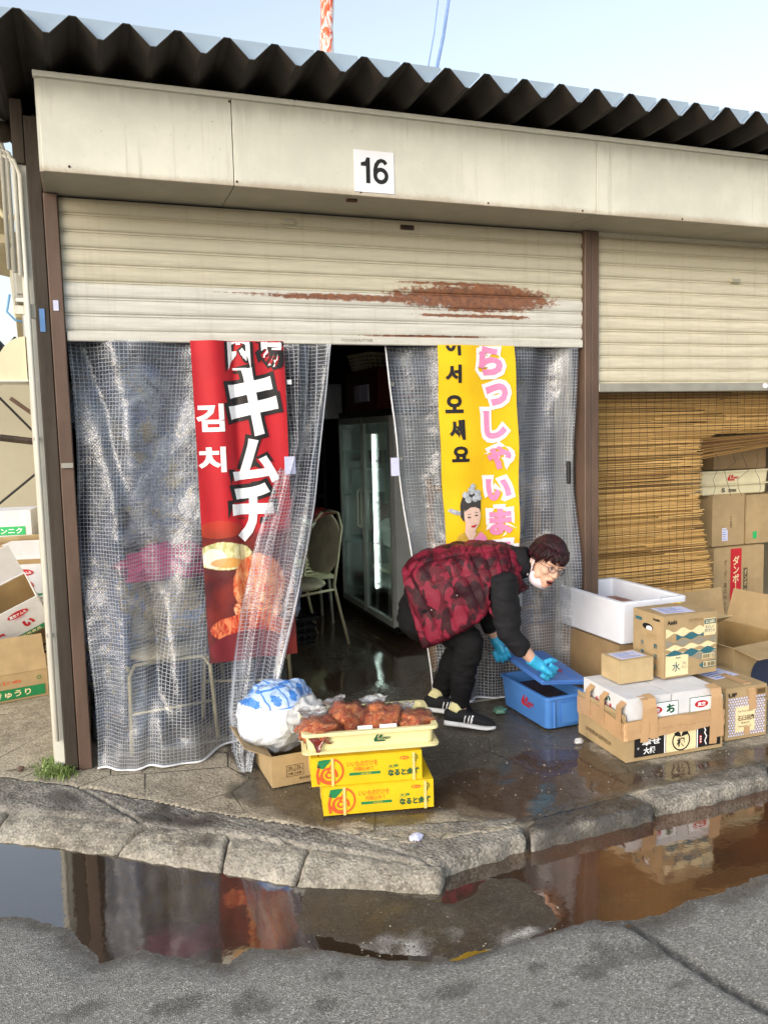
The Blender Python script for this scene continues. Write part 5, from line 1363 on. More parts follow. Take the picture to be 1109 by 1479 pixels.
txt('Asahi', INK['black'], t, F(-.115, .278), .058, .021, .03); txt('天然水', INK['tanprint'], t, F(.03, .278), .09, .016, .0)
patch(rect(.07, .085), INK['cream'], t, F(.112, .235, .0012), 'printed_panel'); patch(rect(.068, .024), INK['teal'], t, F(.112, .262, .002), 'printed_panel'); txt('2C680', INK['cream'], t, F(.112, .262, .0028), .056, .016, .02); txt('おいしい\nPETボトル', INK['teal'], t, F(.112, .226, .002), .062, .036, .02)
patch(rect(.135, .10), INK['cream'], t, F(-.085, .060, .0012), 'printed_panel'); txt('水', INK['teal'], t, F(-.09, .055, .002), .05, .048, .01); txt('Asahi', INK['teal'], t, F(-.08, .10, .002), .03, .01, .02); txt('六甲の\nおいしい', INK['teal'], t, F(-.042, .06, .002), .03, .035, .0)
patch([(.05, .045), (.07, .03), (.152, .03), (.152, .065), (.07, .06)], INK['teal'], t, F(0, 0, .0012), 'printed_panel'); 
for bx, bz in ((.105, .088), (.112, .047)):
    patch(rect(.075, .026), INK['cream'], t, F(bx, bz, .002), 'barcode_ground')
    for k_ in range(11): patch(rect(random.choice((.002, .003, .0045)), .02, -.033+k_*.0066), INK['black'], t, F(bx, bz, .0028), 'barcode_bar', .0003)
L = lambda u, v: face(dim, 'left', u, v, .0035)
patch(circ(.04, n=20, ry=.016), INK['black'], t, L(-.0, .238), 'hand_hole'); patch([(-.01, -.012), (.03, -.013), (.036, .002), (.018, .009), (-.006, .004)], INK['white'], t, L(0, .236)@Matrix.Translation((0, 0, .001)), 'film_in_hole')
txt('Asahi', INK['black'], t, L(.065, .285), .05, .014, .03); patch(rect(.05, .016), INK['teal'], t, L(-.07, .268), 'printed_panel'); txt('のみもの\nおいしい', INK['tanprint'], t, L(.03, .195), .07, .025, .0)
for i in range(3):
    for j in range(2): txt(['箱', '水', '注', '意', '上', '下'][i*2+j], INK['teal'], t, L(.06-.10*j, .15-.05*i), .028, .028, .02); patch(rect(.05, .0016), INK['tanprint'], t, L(.06-.10*j, .128-.05*i), 'printed_line')
sheet_label(t, dim, 'top', -.03, -.02, .17, .13, R(-8)); patch([(-.03, 0), (.0, .012), (.035, .006), (.05, .0), (.02, -.01)], INK['yellow'], t, face(dim, 'top', .09, .10, .006), 'tape_scrap'); patch(rect(.02, .006), INK['red'], t, face(dim, 'top', .08, .09, .0075)@Matrix.Rotation(R(-15), 4, 'Z'), 'tape_scrap')
# ---- sesame carton
dim = (.245, .33, .255); c = off((2.885, -.93), R(-2), .124, .165)
t = carton('carton', 'brown sesame carton with white diagonal check print at the right', (*c, .006), R(-2), dim, K1, tape=False)
F = lambda u, v, e=0: face(dim, 'front', u, v, .0035+e)
gpts = G()
for i in range(15):
    for j in range(15):
        x = -.105+i*.015+(j % 2)*.0075; z = .022+j*.013
        if abs(x) < .112: gpts.prism([(x-.0055, z-.004), (x+.0035, z-.005), (x+.0055, z+.004), (x-.0035, z+.005)], (0, 0, 0), XX, YY, ZZ, .0005)
link('printed_check', gpts.mesh('printed_check', INK['lilac']), t, mtx=F(0, 0))
patch(rect(.115, .125), INK['cream'], t, F(-.01, .10, .0012), 'printed_panel'); txt('石臼胡麻', INK['brown'], t, F(-.005, .105, .002), .10, .028, .02); txt('The Pure Sesame', INK['brown'], t, F(-.01, .14, .002), .09, .01, .0); txt('Sesame 1L', INK['brown'], t, F(-.01, .065, .002), .08, .01, .0); txt('業務用', INK['brown'], t, F(-.01, .08, .002), .05, .01, .0)
txt('UF', INK['black'], t, F(-.085, .225), .05, .02, .05); patch(rect(.055, .03), INK['tanprint'], t, F(.085, .228), 'barcode_ground')
for k_ in range(8): patch(rect(.003, .022, -.02+k_*.0058), INK['black'], t, F(.085, .228, .001), 'barcode_bar', .0003)
txt('業務用胡麻油', INK['brown'], t, F(.075, .195), .09, .009, .0)
tape_strip(t, [(.035, -.165-.006, .14), (.03, -.165-.0062, .2), (.028, -.165-.005, .245), (.025, -.165+.03, .263), (.02, .03, .264)], .045, [n0, n0, (0, -1, .4), (0, -.3, 1), (0, 0, 1)]); tape_strip(t, [(0, -.165-.0062, .02), (0, -.165-.0062, .06)], .035, [n0, n0])
sheet_label(t, dim, 'top', 0, .05, .17, .14, R(10))
# ---- styrofoam box on a brown carton
M_foam = pm('styrofoam', '#d5d9e4', .75, .03, 9, .12, 160, grime=.06, gcol=sr('#a5947a'))
dim = (.41, .58, .378); t = carton('carton', 'brown carton underneath the white styrofoam box', (2.835, -.135, .004), R(1), dim, K2, tape=False)
t = thing('styrofoam_box', 'open white styrofoam box standing on a brown carton', 'styrofoam box', (2.838, -.135, .392), R(1.5)); w_, d_, h_ = .43, .635, .228; wl = .035
g = G()
def rr(W_, D_, z, r_=.018):
    return [V((cx+r_*math.cos(R(a0+30*k)), cy+r_*math.sin(R(a0+30*k)), z)) for cx, cy, a0 in ((W_/2-r_, D_/2-r_, 0), (-W_/2+r_, D_/2-r_, 90), (-W_/2+r_, -D_/2+r_, 180), (W_/2-r_, -D_/2+r_, 270)) for k in range(4)]
g.loft([rr(w_*.955-.02, d_*.97-.02, 0), rr(w_*.96, d_*.97, .008), rr(w_, d_, h_-.006), rr(w_-.008, d_-.008, h_), rr(w_-wl*2+.01, d_-wl*2+.01, h_), rr(w_-wl*2, d_-wl*2, h_-.008), rr(w_-wl*2.6, d_-wl*2.6, .05)]); g.build('tub', M_foam, t)
for q in ((-.1, -.315), (.05, -.315), (-.21, .1), (-.21, .25), (-.212, -.2)):
    g = G(); g.box((q[0]+random.uniform(-.02, .02), q[1], h_+.002), (.02, .008, .006), rot=random.random()); g.build('torn_edge', M_foam, t)
t = thing('plastic_tray', 'small brown tray inside the styrofoam box', 'tray', (2.87, -.06, .475), R(5)); tub(t, .26, .3, .05, pm('brown_tray', '#8b6a63', .4), .9, rimw=.01)
# leaning carton behind the tub
dim = (.30, .05, .33); q = AT(775, 915, y=.12)
t = carton('carton', 'flattened brown carton with a white slip leaning beside the blue tub', (2.60, .17, .02), R(8), (.34, .06, .36), K2, tape=False, rot=(R(-8), 0, R(6)))
sheet_label(t, (.34, .06, .36), 'front', .10, .26, .06, .13, R(10))
# ---- blue tub and its lid
M_blue = pm('blue_plastic', '#4a7fc6', .38, .06, 6, .03, 50, coat=.15); M_blued = pm('blue_lid', '#4877c2', .4, .06, 6, .03, 50, coat=.15)
t = thing('plastic_tub', 'blue plastic tub on the wet floor holding dark contents', 'tub', (2.285, -.245, .006), R(1)); tub(t, .245, .47, .175, M_blue, .93, wall=.008, rimw=.010)
g = G(); g.box((0, 0, .07), (.21, .42, .10)); g.build('contents', pm('dark_contents', '#3a2c22', .5, .3, 30, .4, 60), t)
g = G(); g.box((.02, -.2355, .085), (.11, .008, .11), bev=.004); g.build('end_panel', M_blue, t)
for s in (-1, 1): g = G(); g.box((s*.08, -.236, .085), (.008, .012, .14), bev=.002); g.build('rib', M_blue, t)
comex(t, fm((-.1225, -.02, .092), (0, -1, 0), (-.05, 0, 1)), 1.75, INK['red'], INK['red'])
# lid, lifted by the woman: plane through its corners
P1, P2, P3 = AT(726, 946, z=.232), AT(803, 990, y=-.50), AT(852, 987, y=-.45)
lc = V((2.315, -.20, .255)); ex = V((.97, -.05, -.10)).normalized(); ey = V((.04, 1, .06)).normalized(); ez = ex.cross(ey).normalized(); ey = ez.cross(ex)
lm = Matrix((ex, ey, ez)).transposed().to_4x4(); lm.translation = lc
t = thing('tub_lid', 'blue plastic lid held tilted above the blue tub', 'lid', mtx=lm); LID = lm
g = G(); g.box((0, 0, 0), (.275, .50, .016), bev=.006); g.build('plate', M_blued, t)
g = G(); g.tube([(-.13, -.243, -.008), (.13, -.243, -.008), (.13, .243, -.008), (-.13, .243, -.008)], [.010]*4, 6, closed=True, caps=False); g.build('rim', M_blued, t)
for a in (-.07, .07): g = G(); g.box((a, 0, .010), (.012, .44, .006), bev=.002); g.build('rib', M_blued, t)
comex(t, fm((.03, -.10, .0145), (0, -1, 0), (1, 0, 0)), 1.1, INK['red'], INK['red'])

# ---- right end: open carton behind, and the stall with the blind
t = carton('carton', 'open brown carton with a dark round print at the far right', (3.46, -.33, .004), R(8), (.50, .46, .34), K1, open_={'front': (100, .16), 'left': (70, .15), 'back': (10, .2), 'right': (20, .2)})
patch(circ(.09, n=28), pm('ink_navy', '#2b3550', .6), t, face((.50, .46, .34), 'front', -.02, .16, .0045), 'printed_disc')
t = carton('carton', 'pale carton half seen behind the wavy patterned carton', (3.22, -.22, .004), R(4), (.24, .30, .42), K3, open_={'right': (75, .1), 'front': (60, .12)})
y6 = .47
def stallbox(label, px0, px1, pyb, pyt, y, d, mat, rz=0, **k):
    a = AT(px0, pyb, y=y); b_ = AT(px1, pyb, y=y); tp = AT((px0+px1)/2, pyt, y=y); w = (b_.x-a.x); h = tp.z-(a.z+b_.z)/2
    t = carton('carton', label, ((a.x+b_.x)/2, y+d/2, max(.003, (a.z+b_.z)/2)), rz, (w, d, h), mat, **k); return t, (w, d, h)
a0 = AT(1031, 795, y=y6); hT = AT(1065, 790, y=y6).z
t = carton('carton', 'tall carton with a red vertical stripe behind the torn blind', (a0.x+.21, y6+.2, .003), 0, (.44, .42, hT-.003), K1, tape=False); D_ = (.44, .42, hT-.003)
F = lambda u, v, e=0: face(D_, 'front', u, v, .0035+e)
patch(rect(.095, hT-.02), INK['red'], t, F(-.03, hT/2), 'printed_stripe'); txt('ダ\nン\nボ\nl\nル\nワ\nン'.replace('l', '｜'), INK['cream'], t, F(-.03, .40, .0008), .055, .44, .02)
txt('オ\nl\nダ\nl\n箱\nの\nN\no\n1'.replace('l', '｜'), INK['brown'], t, F(-.12, .42), .03, .36, .0); patch(rect(.035, .22), INK['brown'], t, F(.055, .42), 'printed_panel'); txt('ダ\nン\nボ\nー\nル', INK['cream'], t, F(.055, .42, .0008), .022, .2, .0)
zb_c = hT+.012
for lb, px0, px1, py in (('carton with a white slip on the tall red striped carton', 1028, 1074, 716), ('carton with a green mark beside the slip carton on top of the stack', 1077, 1145, 716)):
    a = AT(px0, 780, y=y6+.02); b_ = AT(px1, 780, y=y6+.02); h = AT(px0, py, y=y6+.02).z-zb_c
    D_ = (b_.x-a.x, .36, h); t = carton('carton', lb, ((a.x+b_.x)/2, y6+.02+.18, zb_c), 0, D_, K1, tape=False)
    if px0 == 1028: sheet_label(t, D_, 'front', -.03, .08, .05, .09); txt('三\n列', INK['brown'], t, face(D_, 'front', .02, .16, .0035), .02, .08, .02)
    else: patch(rect(.035, .05), INK['palegreen'], t, face(D_, 'front', -.14, .06, .0035), 'printed_panel'); txt('青\n果\n物', INK['brown'], t, face(D_, 'front', .0, .17, .0035), .03, .12, .01)
zc = zb_c+h+.012; a = AT(1017, 690, y=y6+.0)
t = thing('plastic_crate', 'cream plastic crate with a red mark on the carton stack', 'crate', (a.x+.30, y6+.22, zc)); D_ = (.6, .4, .17)
tub(t, .58, .38, .17, M_cream, .96, flange=.07); comex(t, fm((-.05, -.192, .115), (1, 0, 0), (0, -.02, 1)), 1.3, INK['red'], INK['red']); txt('S', INK['black'], t, fm((-.11, -.19, .035), (1, 0, 0), (0, 0, 1)), .03, .03, .03); txt('umex', INK['black'], t, fm((-.03, -.19, .03), (1, 0, 0), (0, 0, 1)), .07, .022, .02)
carton('carton', 'brown carton on the cream crate at the top of the stack', (a.x+.38, y6+.25, zc+.175), 0, (.46, .34, .17), K2, tape=False)

# ================================================================== THE SIDE PASSAGE, LEFT
# neighbour's shed
t = thing('neighbour_shed', 'pale shed wall with a white gutter beyond the passage', 'shed', (-2.2, 5.6, 0))
M_shed = pm('shed_panel', '#a39e8b', .7, .06, 1.5, .1, 30, grime=.12)
zs = AT(20, 530, y=5.5).z
for k in range(5):
    g = G(); g.box((-2+k*.92, 0, zs/2), (.915, .05, zs), bev=.004); g.build('wall_panel', M_shed, t)
g = G(); g.box((0, -.06, zs+.06), (5.2, .14, .14), bev=.02); g.build('gutter', M_white, t)
g = G(); g.box((0, .6, zs+.16), (5.3, 1.4, .03), rot=Matrix.Rotation(R(4), 3, 'X')); g.build('roof', M_rooft, t)
for k, (pa, pb, r_) in enumerate([((0, 632), (70, 640), .035), ((-20, 555), (75, 650), .012), ((-10, 735), (75, 665), .012), ((15, 575), (65, 610), .02)]):
    p0, p1 = AT(*pa, y=5.2-.1*k), AT(*pb, y=5.2-.1*k); tt = thing('rail', ['thick grey rail across the shed wall', 'thin wire sloping down across the shed wall', 'thin wire sloping up across the shed wall', 'short brown bar on the shed wall'][k], 'rail', p0)
    g = G(); g.tube([V((0, 0, 0)), p1-p0], r_, 8); g.build('bar', [M_darkpost, INK['black'], INK['black'], M_brown][k], tt)
for k in range(3):
    q = AT(22+k*-28, 505, y=5.4); tt = thing('roof_spike', ['dark pointed cap on the shed roof near the passage', 'dark pointed cap on the shed roof, middle', 'dark pointed cap on the shed roof, far left'][k], 'roof cap', (q.x, 5.45, zs+.15)); g = G(); g.loft([[V((.14*math.cos(a), .14*math.sin(a), 0)) for a in np.linspace(0, 6.283, 9)[:-1]], [V((.008*math.cos(a), .008*math.sin(a), .16)) for a in np.linspace(0, 6.283, 9)[:-1]]]); g.build('cone', INK['black'], tt)
# folded metal awning trough sloping down beside the stall wall
n0_, n1_ = .55, 2.6
t = thing('metal_trough', 'sunlit beige folded metal trough sloping along the stall side', 'trough', (-.55, n0_, 0)); o_t = t.location
prof = [(-34, 165), (0, 195), (10, 255), (28, 300), (36, 255), (42, 195)]
A_ = [AT(-30, 185, y=.5), AT(4, 190, y=.5), AT(14, 335, y=.5), AT(30, 338, y=.5), AT(40, 190, y=.5), AT(44, 170, y=.5)]
Bk = [AT(-8, 395, y=2.2), AT(14, 400, y=2.2), AT(26, 490, y=2.2), AT(36, 492, y=2.2), AT(44, 400, y=2.2), AT(47, 390, y=2.2)]
g = G(); v = [p-o_t for p in A_+Bk]+[p-o_t+V((0, 0, .006)) for p in A_+Bk]; g.add(v, [(i, i+1, 7+i, 6+i) for i in range(5)]+[(12+i, 18+i, 19+i, 13+i) for i in range(5)]); g.build('folded_sheet', M_beige, t)
p0, p1 = AT(0, 345, y=.7), AT(46, 352, y=.7); tt = thing('bracket', 'flat beige bracket crossing under the metal trough', 'bracket', p0); g = G(); g.box((p1-p0)/2, ((p1-p0).length, .10, .045), bev=.004); g.build('bar', M_beige, tt)
# conduits up the corner
for k in range(4):
    a = AT(33+k*5, 172+k*3, y=.02); b_ = AT(60+k*2.2, 470, y=.02); zb3 = 0.15 if k == 3 else AT(58, 392+4*k, y=.02).z
    x = -.215+k*.022; tt = thing('conduit', ['grey conduit farthest from the stall corner post', 'grey conduit second from the far side of the bundle', 'white conduit third in the corner bundle', 'white conduit nearest the stall corner post'][k], 'conduit', (x, .0, zb3), group='conduits on the stall corner')
    top = 2.86-.03*k
    g = G(); g.tube([(0, 0, 0), (0, 0, top-zb3-.08), (-.02, .0, top-zb3-.02), (-.08, .0, top-zb3), (-.3, .05, top-zb3+.01)], .0095, 8); g.build('pipe', pm('conduit_grey', '#a9a69b', .5, .1, 5, grime=.2) if k < 2 else M_white, tt, True)
    for z in (.5, 1.4):
        if z < top-zb3: g = G(); g.box((0, .008, z), (.03, .012, .015)); g.build('clip', M_alu, tt)
def gadget(name, label, cat, px0, py0, px1, py1, y, d, mat, parts):
    a, b_ = AT(px0, py1, y=y), AT(px1, py0, y=y); w = b_.x-a.x; h = b_.z-a.z
    t = thing(name, label, cat, (a.x+w/2, y+d/2, a.z)); g = G(); g.box((0, 0, h/2), (w, d, h), bev=min(.012, w*.2)); g.build('housing', mat, t); parts(t, w, d, h); return t
M_grey2 = pm('grey_enclosure', '#8d8c86', .5, .05, 8)
gadget('meter_box', 'grey electric meter box on the stall side', 'meter box', 21, 388, 56, 437, .1, .16, M_grey2, lambda t, w, d, h: (G().box((0, -d/2-.004, h*.55), (w*.8, .008, h*.6), bev=.003).build('window', M_alu, t), G().box((0, -d/2-.006, h*.08), (w*.9, .012, h*.1)).build('lip', M_white, t)))
gadget('junction_box', 'small grey junction box under the meter box', 'junction box', 42, 437, 58, 462, .02, .07, M_grey2, lambda t, w, d, h: G().box((0, -d/2-.003, h/2), (w*.8, .006, h*.8), bev=.002).build('cover', M_alu, t))
gadget('junction_box', 'cream junction box at the left under the meter box', 'junction box', 19, 440, 42, 455, .12, .08, M_cream, lambda t, w, d, h: G().box((0, -d/2-.003, h/2), (w*.8, .006, h*.8), bev=.002).build('cover', M_white, t))
gadget('junction_box', 'grey slanted box above the vent hood', 'junction box', 34, 452, 56, 490, .06, .09, M_grey2, lambda t, w, d, h: G().box((0, -d/2-.003, h/2), (w*.8, .006, h*.8), bev=.002).build('cover', M_grey, t))
a = AT(42, 548, y=.02); t = thing('vent_hood', 'rounded cream vent hood on the stall side wall', 'vent hood', (-.235, .03, a.z)); g = G()
arc = [(.075*math.cos(x)*1.0-.0, .19*math.sin(x)) for x in np.linspace(math.pi/2, math.pi, 10)]
pr = [(.062, 0), (.062, .19)]+[(.062+.135*math.cos(x), .19*math.sin(x)) for x in np.linspace(math.pi/2+.05, math.pi, 10)]
g.prism(pr, (0, 0, 0), XX, ZZ, YY, .22); g.build('cowl', M_cream, t); g = G(); g.box((-.005, .11, -.004), (.14, .23, .008)); g.build('lip', M_white, t); g = G(); g.box((-.005, .11, .003), (.12, .2, .004)); g.build('opening', INK['black'], t)
pts = [AT(*q, y=.1) for q in ((14, 425), (10, 450), (22, 462), (40, 466))]; t = thing('blue_cable', 'blue cable looping beside the meter box', 'cable', pts[0]); g = G(); g.tube([p-pts[0] for p in pts], .005, 6); g.build('cable', pm('cable_cyan', '#5f8fb8', .5), t, True)
t = thing('floodlight', 'dark floodlight under the eave at the far left', 'floodlight', AT(4, 190, y=.3)); g = G(); g.ell((0, 0, 0), (.05, .06, .045)); g.build('housing', M_darkpost, t, True); g = G(); g.box((0, .02, .06), (.015, .02, .08)); g.build('bracket', M_alu, t)
pts = [AT(*q, y=.3) for q in ((-10, 165), (8, 178), (22, 170), (34, 178), (46, 185), (48, 165))]; t = thing('loose_cable', 'grey cable draped under the eave at the left', 'cable', pts[0]); g = G(); g.tube([p-pts[0] for p in pts], .009, 6); g.build('cable', M_white, t, True)
pts = [AT(*q, y=.4) for q in ((-5, 300), (6, 312), (22, 314), (38, 308), (46, 295))]; t = thing('loose_cable', 'white pipe looping round the metal trough', 'cable', pts[0]); g = G(); g.tube([p-pts[0] for p in pts], .014, 8); g.build('pipe', M_cream, t, True)
# pile of emptied cartons in the passage
def pile(label, px, py, y, dim, rot, mat=K1, open_=None, ins=None, group='emptied cartons piled in the passage', **k):
    p = AT(px, py, y=y); return carton('carton', label, p, 0, dim, mat, open_, ins, group, rot=rot, **k)
d1 = (.52, .34, .165)
t = carton('carton', 'brown cucumber carton with a green band at the foot of the pile', (-.535, 1.36, .004), R(14), d1, K1, {'front': (-28, .22), 'right': (80, .17), 'back': (10, .15)}, None, 'emptied cartons piled in the passage', fill=None)
F = lambda u, v, e=0: face(d1, 'front', u, v, .0045+e)
patch(rect(.44, .062), INK['green'], t, F(.02, .045), 'printed_band'); txt('きゅうり', INK['cream'], t, F(.06, .045, .0008), .20, .04, .02); txt('あわじの', INK['orange'], t, F(.0, .115), .22, .022, .02); ring(.008, .012, INK['green'], t, F(.21, .12))
d2 = (.42, .3, .17); t = carton('carton', 'brown carton with a black printed corner behind the cucumber carton', (-.44, 1.86, .12), R(10), d2, K1, {'right': (40, .16), 'front': (-12, .12), 'back': (20, .12)}, group='emptied cartons piled in the passage')
patch(rect(.14, .06), INK['black'], t, face(d2, 'front', .12, .06, .0045), 'printed_panel'); txt('岡山', INK['cream'], t, face(d2, 'front', .12, .06, .0055), .09, .04, .02)
carton('carton', 'brown carton on the passage floor behind the cucumber carton', (-.52, 1.80, .004), R(5), (.6, .36, .115), K2, group='emptied cartons piled in the passage', tape=False)
def namul(t, D_, big_=True):
    F = lambda u, v, e=0: face(D_, 'front', u, v, .0045+e)
    h = D_[2]; patch(circ(.065, n=24, ry=.023), INK['red'], t, F(.055, h-.055), 'printed_oval'); txt('真空ナムル', INK['white'], t, F(.055, h-.055, .0008), .105, .024, .03); txt('NAMUL', INK['pink'], t, F(.055, h-.088), .07, .008, .02)
    txt('い', INK['red'], t, F(.085, h*.40), .07, .05, .07); txt('ま', INK['red'], t, F(-.10, h*.36), .07, .06, .07)
    patch(rect(D_[0]*.92, .032), INK['green'], t, F(0, .022), 'printed_band'); txt('業務用食品', INK['cream'], t, F(.05, .022, .0008), .16, .02, .02)
dn = (.40, .30, .24)
zb0 = AT(30, 950, y=1.75).z
t = carton('white_carton', 'white namul carton half hidden low in the pile', (-.36, 2.05, .24), R(6), dn, KW, {'front': (0, .02)}, KWI, 'white namul cartons in the passage pile'); namul(t, dn)
t = carton('white_carton', 'white lidded carton lying flat low at the left of the pile', (-.62, 1.75, .33), R(8), (.42, .3, .09), KW, group='white namul cartons in the passage pile', tape=False)
t = carton('white_carton', 'white namul carton standing upright with open brown mouth in the pile', (-.42, 2.12, .47), R(-9), dn, KW, {'back': (-8, .13), 'right': (30, .1)}, KWI, 'white namul cartons in the passage pile'); namul(t, dn)
t = carton('white_carton', 'white namul carton tipped toward the left with its brown inside showing', AT(24, 905, y=1.62), 0, dn, KW, {'back': (8, .22), 'left': (5, .2)}, KWI, 'white namul cartons in the passage pile', rot=(R(24), R(-24), R(6))); namul(t, dn)
t = carton('white_carton', 'narrow white namul carton behind against the stall wall', (-.27, 2.5, .45), R(2), (.2, .3, .26), KW, {'right': (20, .08), 'front': (30, .05)}, KWI, 'white namul cartons in the passage pile'); namul(t, (.2, .3, .26))
carton('carton', 'open brown carton under the garlic carton near the top of the pile', (-.52, 2.45, .68), R(5), (.46, .34, .14), K3, {'front': (25, .06)}, None, 'emptied cartons piled in the passage')
dg_ = (.48, .32, .21); t = carton('white_carton', 'white garlic carton with a green band on top of the pile', (-.56, 2.50, .835), R(-7), dg_, KW, None, group='emptied cartons piled in the passage', tape=False)
patch(rect(.40, .06), INK['palegreen'], t, face(dg_, 'front', .0, .07, .0035), 'printed_band'); txt('むきニンニク', INK['white'], t, face(dg_, 'front', .03, .07, .0043), .30, .04, .02)
t = thing('plastic_crate', 'yellow plastic crate behind the top of the carton pile', 'crate', (-.30, 2.95, .62), R(12)); tub(t, .34, .3, .26, pm('yellow_plastic', '#d8a62a', .4, .06, 5), .92, rimw=.012)
carton('carton', 'brown carton hidden under the yellow crate at the wall', (-.34, 2.95, .004), R(6), (.4, .34, .6), K2, tape=False, group='emptied cartons piled in the passage')
carton('carton', 'brown carton supporting the middle of the passage pile', (-.56, 2.42, .004), R(3), (.5, .4, .66), K2, tape=False, group='emptied cartons piled in the passage')

# ---- small things on the ground, plants, overhead
t = bpy.data.objects.new('weeds', None)
g = G(); c0 = AT(85, 1112, z=.0); rng = random.Random(5); tone = []
for k in range(750):
    a = rng.uniform(0, 6.28); rr_ = abs(rng.gauss(0, 1)); px = 83+rng.gauss(0, 16); py = 1113+rng.gauss(0, 7)
    if px > 112 or py > 1130: continue
    b_ = AT(px, py, z=.0); L = rng.uniform(.02, .055)*(1.15-abs(px-85)/45); d = V((math.cos(a), math.sin(a), 0)); w_ = V((-d.y, d.x, 0))*rng.uniform(.0015, .0035); lean = rng.uniform(.4, 1.3)
    p1 = b_+d*L*lean*.35+V((0, 0, L*.7)); p2 = b_+d*L*lean+V((0, 0, L*rng.uniform(.5, 1.0)))
    nv = len(g.v); g.add([b_-w_, b_+w_, p1+w_*.8, p1-w_*.8, p2], [(0, 1, 2, 3), (3, 2, 4)]); tone += [rng.random()]*(len(g.v)-nv)
m, b, o = newmat('weed_leaf'); f = E(attr('tone').outputs['Fac']); lk(mixc(f, sr('#4d6a2a'), sr('#8ea05a')), b.inputs['Base Color']); b.inputs['Roughness'].default_value = .5
o = g.build('weeds', m); a_ = o.data.attributes.new('tone', 'FLOAT', 'POINT'); a_.data.foreach_set('value', tone)
tag(o, 'tuft of green weeds at the foot of the corner post', 'weeds', kind='stuff')
for k, (px, py, s, lb, mt) in enumerate([(836, 1073, .022, 'scrap of clear plastic on the wet floor by the blue tub', 'M'), (601, 1211, .03, 'scrap of white paper at the kerb joint under the yellow cartons', 'w'), (722, 1027, .05, 'green and clear wrapper on the floor beside the black shoes', 'g'), (30, 1112, .02, 'flat brown scrap on the passage pavement', 'b')]):
    q = AT(px, py, z=.006); t = thing('litter', lb, 'litter', q, R(30*k)); g = lumpy((0, 0, .006), (s, s*.7, .010 if mt != 'M' else .016), .5, 3, 60+k, 3, 0); g.build('scrap', {'M': M_bagw, 'w': INK['lilac'], 'g': pm('wrapper', '#5f8a76', .4), 'b': M_brown}[mt], t, True)
rng = random.Random(11); g = G()
ico = lumpy((0, 0, 0), (1, 1, .7), .4, 1.5, 5, 1); iv, if_ = ico.v, ico.f
for k in range(700):
    if rng.random() < .45: px, py, z = rng.uniform(0, 1109), 1300+rng.gauss(60, 60), WZ+.004
    else: px, py, z = rng.uniform(130, 1109), 1000+abs(rng.gauss(0, 1))*75+60, .003
    if z < 0 and px < 1109 and py < 1400-px*.02 and py > 1180 and not (430 < px < 830 and 1300 < py < 1390): continue
    if z > 0 and py > 1200-max(0, (px-700))*.24-max(0, 400-px)*.12: continue
    c_ = AT(px, py, z=z); s_ = rng.uniform(.0015, .0045)*(1.6 if rng.random() < .08 else 1); a_ = rng.uniform(0, 6.3); m_ = Matrix.Rotation(a_, 3, 'Z')
    g.add([c_+m_@V((p.x*s_, p.y*s_*rng.uniform(.7, 1), p.z*s_)) for p in iv], if_)
tag(g.build('grit', pm('grit_stone', '#857d70', .85, .45, 300), None), 'loose grit and small stones scattered over the road edge and pavement', 'grit', kind='stuff')
def far(px, py, d): return CAM+ray(px, py).normalized()*d
for k, (pa, pb, r_) in enumerate([((636, -30), (614, 120), .006), ((652, -30), (624, 130), .016)]):
    p0, p1 = far(*pa, 9.5), far(*pb, 8.3); t = thing('overhead_cable', ['thin blue cable crossing the sky above the roof', 'thicker blue cable crossing the sky above the roof'][k], 'cable', p0, group='cables above the roof'); g = G(); g.tube([V((0, 0, 0)), (p1-p0)*.5+V((.01, 0, -.03)), (p1-p0), (p1-p0)*1.6], r_, 6); g.build('cable', pm('cable_blue', '#7d97c6', .5), t)
p0, p1 = far(471, 120, 8.0), far(473, -40, 8.6)
t = thing('wrapped_pole', 'orange and white plastic wrapped pole rising above the roof', 'pole', p0)
m, b, o = newmat('orange_wrap'); p = coord('Object'); n = noi(scaled(p, (1, 1, .35)), 14, 4, .65, 1.5); lk(mixc(n.ss(.38, .55), sr('#f2e4dc'), sr('#e0592c')), b.inputs['Base Color']); b.inputs['Roughness'].default_value = .4; lk(bump(n, .6, .03), b.inputs['Normal'])
g = G(); d = p1-p0; pts = []; rs = []
for k in range(14): pts.append(d*(-.3+1.5*k/13)+V((.01*gn((k, 0, 0), .7), 0, 0))); rs.append(.062+.02*gn((k, 3, 1), .8))
g.tube(pts, rs, 12); g.build('wrap', m, t, True)
# ================================================================== THE WOMAN BENDING OVER THE TUB
PO = V((1.80, -.12, 0)); PE = V((.86, -.51, 0)).normalized(); PN = V((PE.y, -PE.x, 0))   # facing, her right (towards the street)
def pp(px, py, lat):                          # point on the body's own fore-aft plane, shifted sideways
    d = ray(px, py); t = (PO-CAM).dot(PN)+lat; t /= d.dot(PN); return CAM+d*t
def pl(f, lat, z): return PO+PE*f+PN*lat+V((0, 0, z))
per = thing('person', 'woman in a red camouflage vest bending over the blue tub', 'person', (PO.x, PO.y, 0))
inv = Matrix.Translation(-PO)
def loc(g):
    g.v = [p-PO for p in g.v]; return g
M_skin = pm('skin', '#c9a18c', .5, .06, 40, .06, 150, world=False)
M_black = pm('black_fabric', '#17171b', .8, .15, 20, .25, 160, spec=.25, world=False); M_black2 = pm('black_trousers', '#121214', .85, .15, 14, .3, 120, spec=.2, world=False)
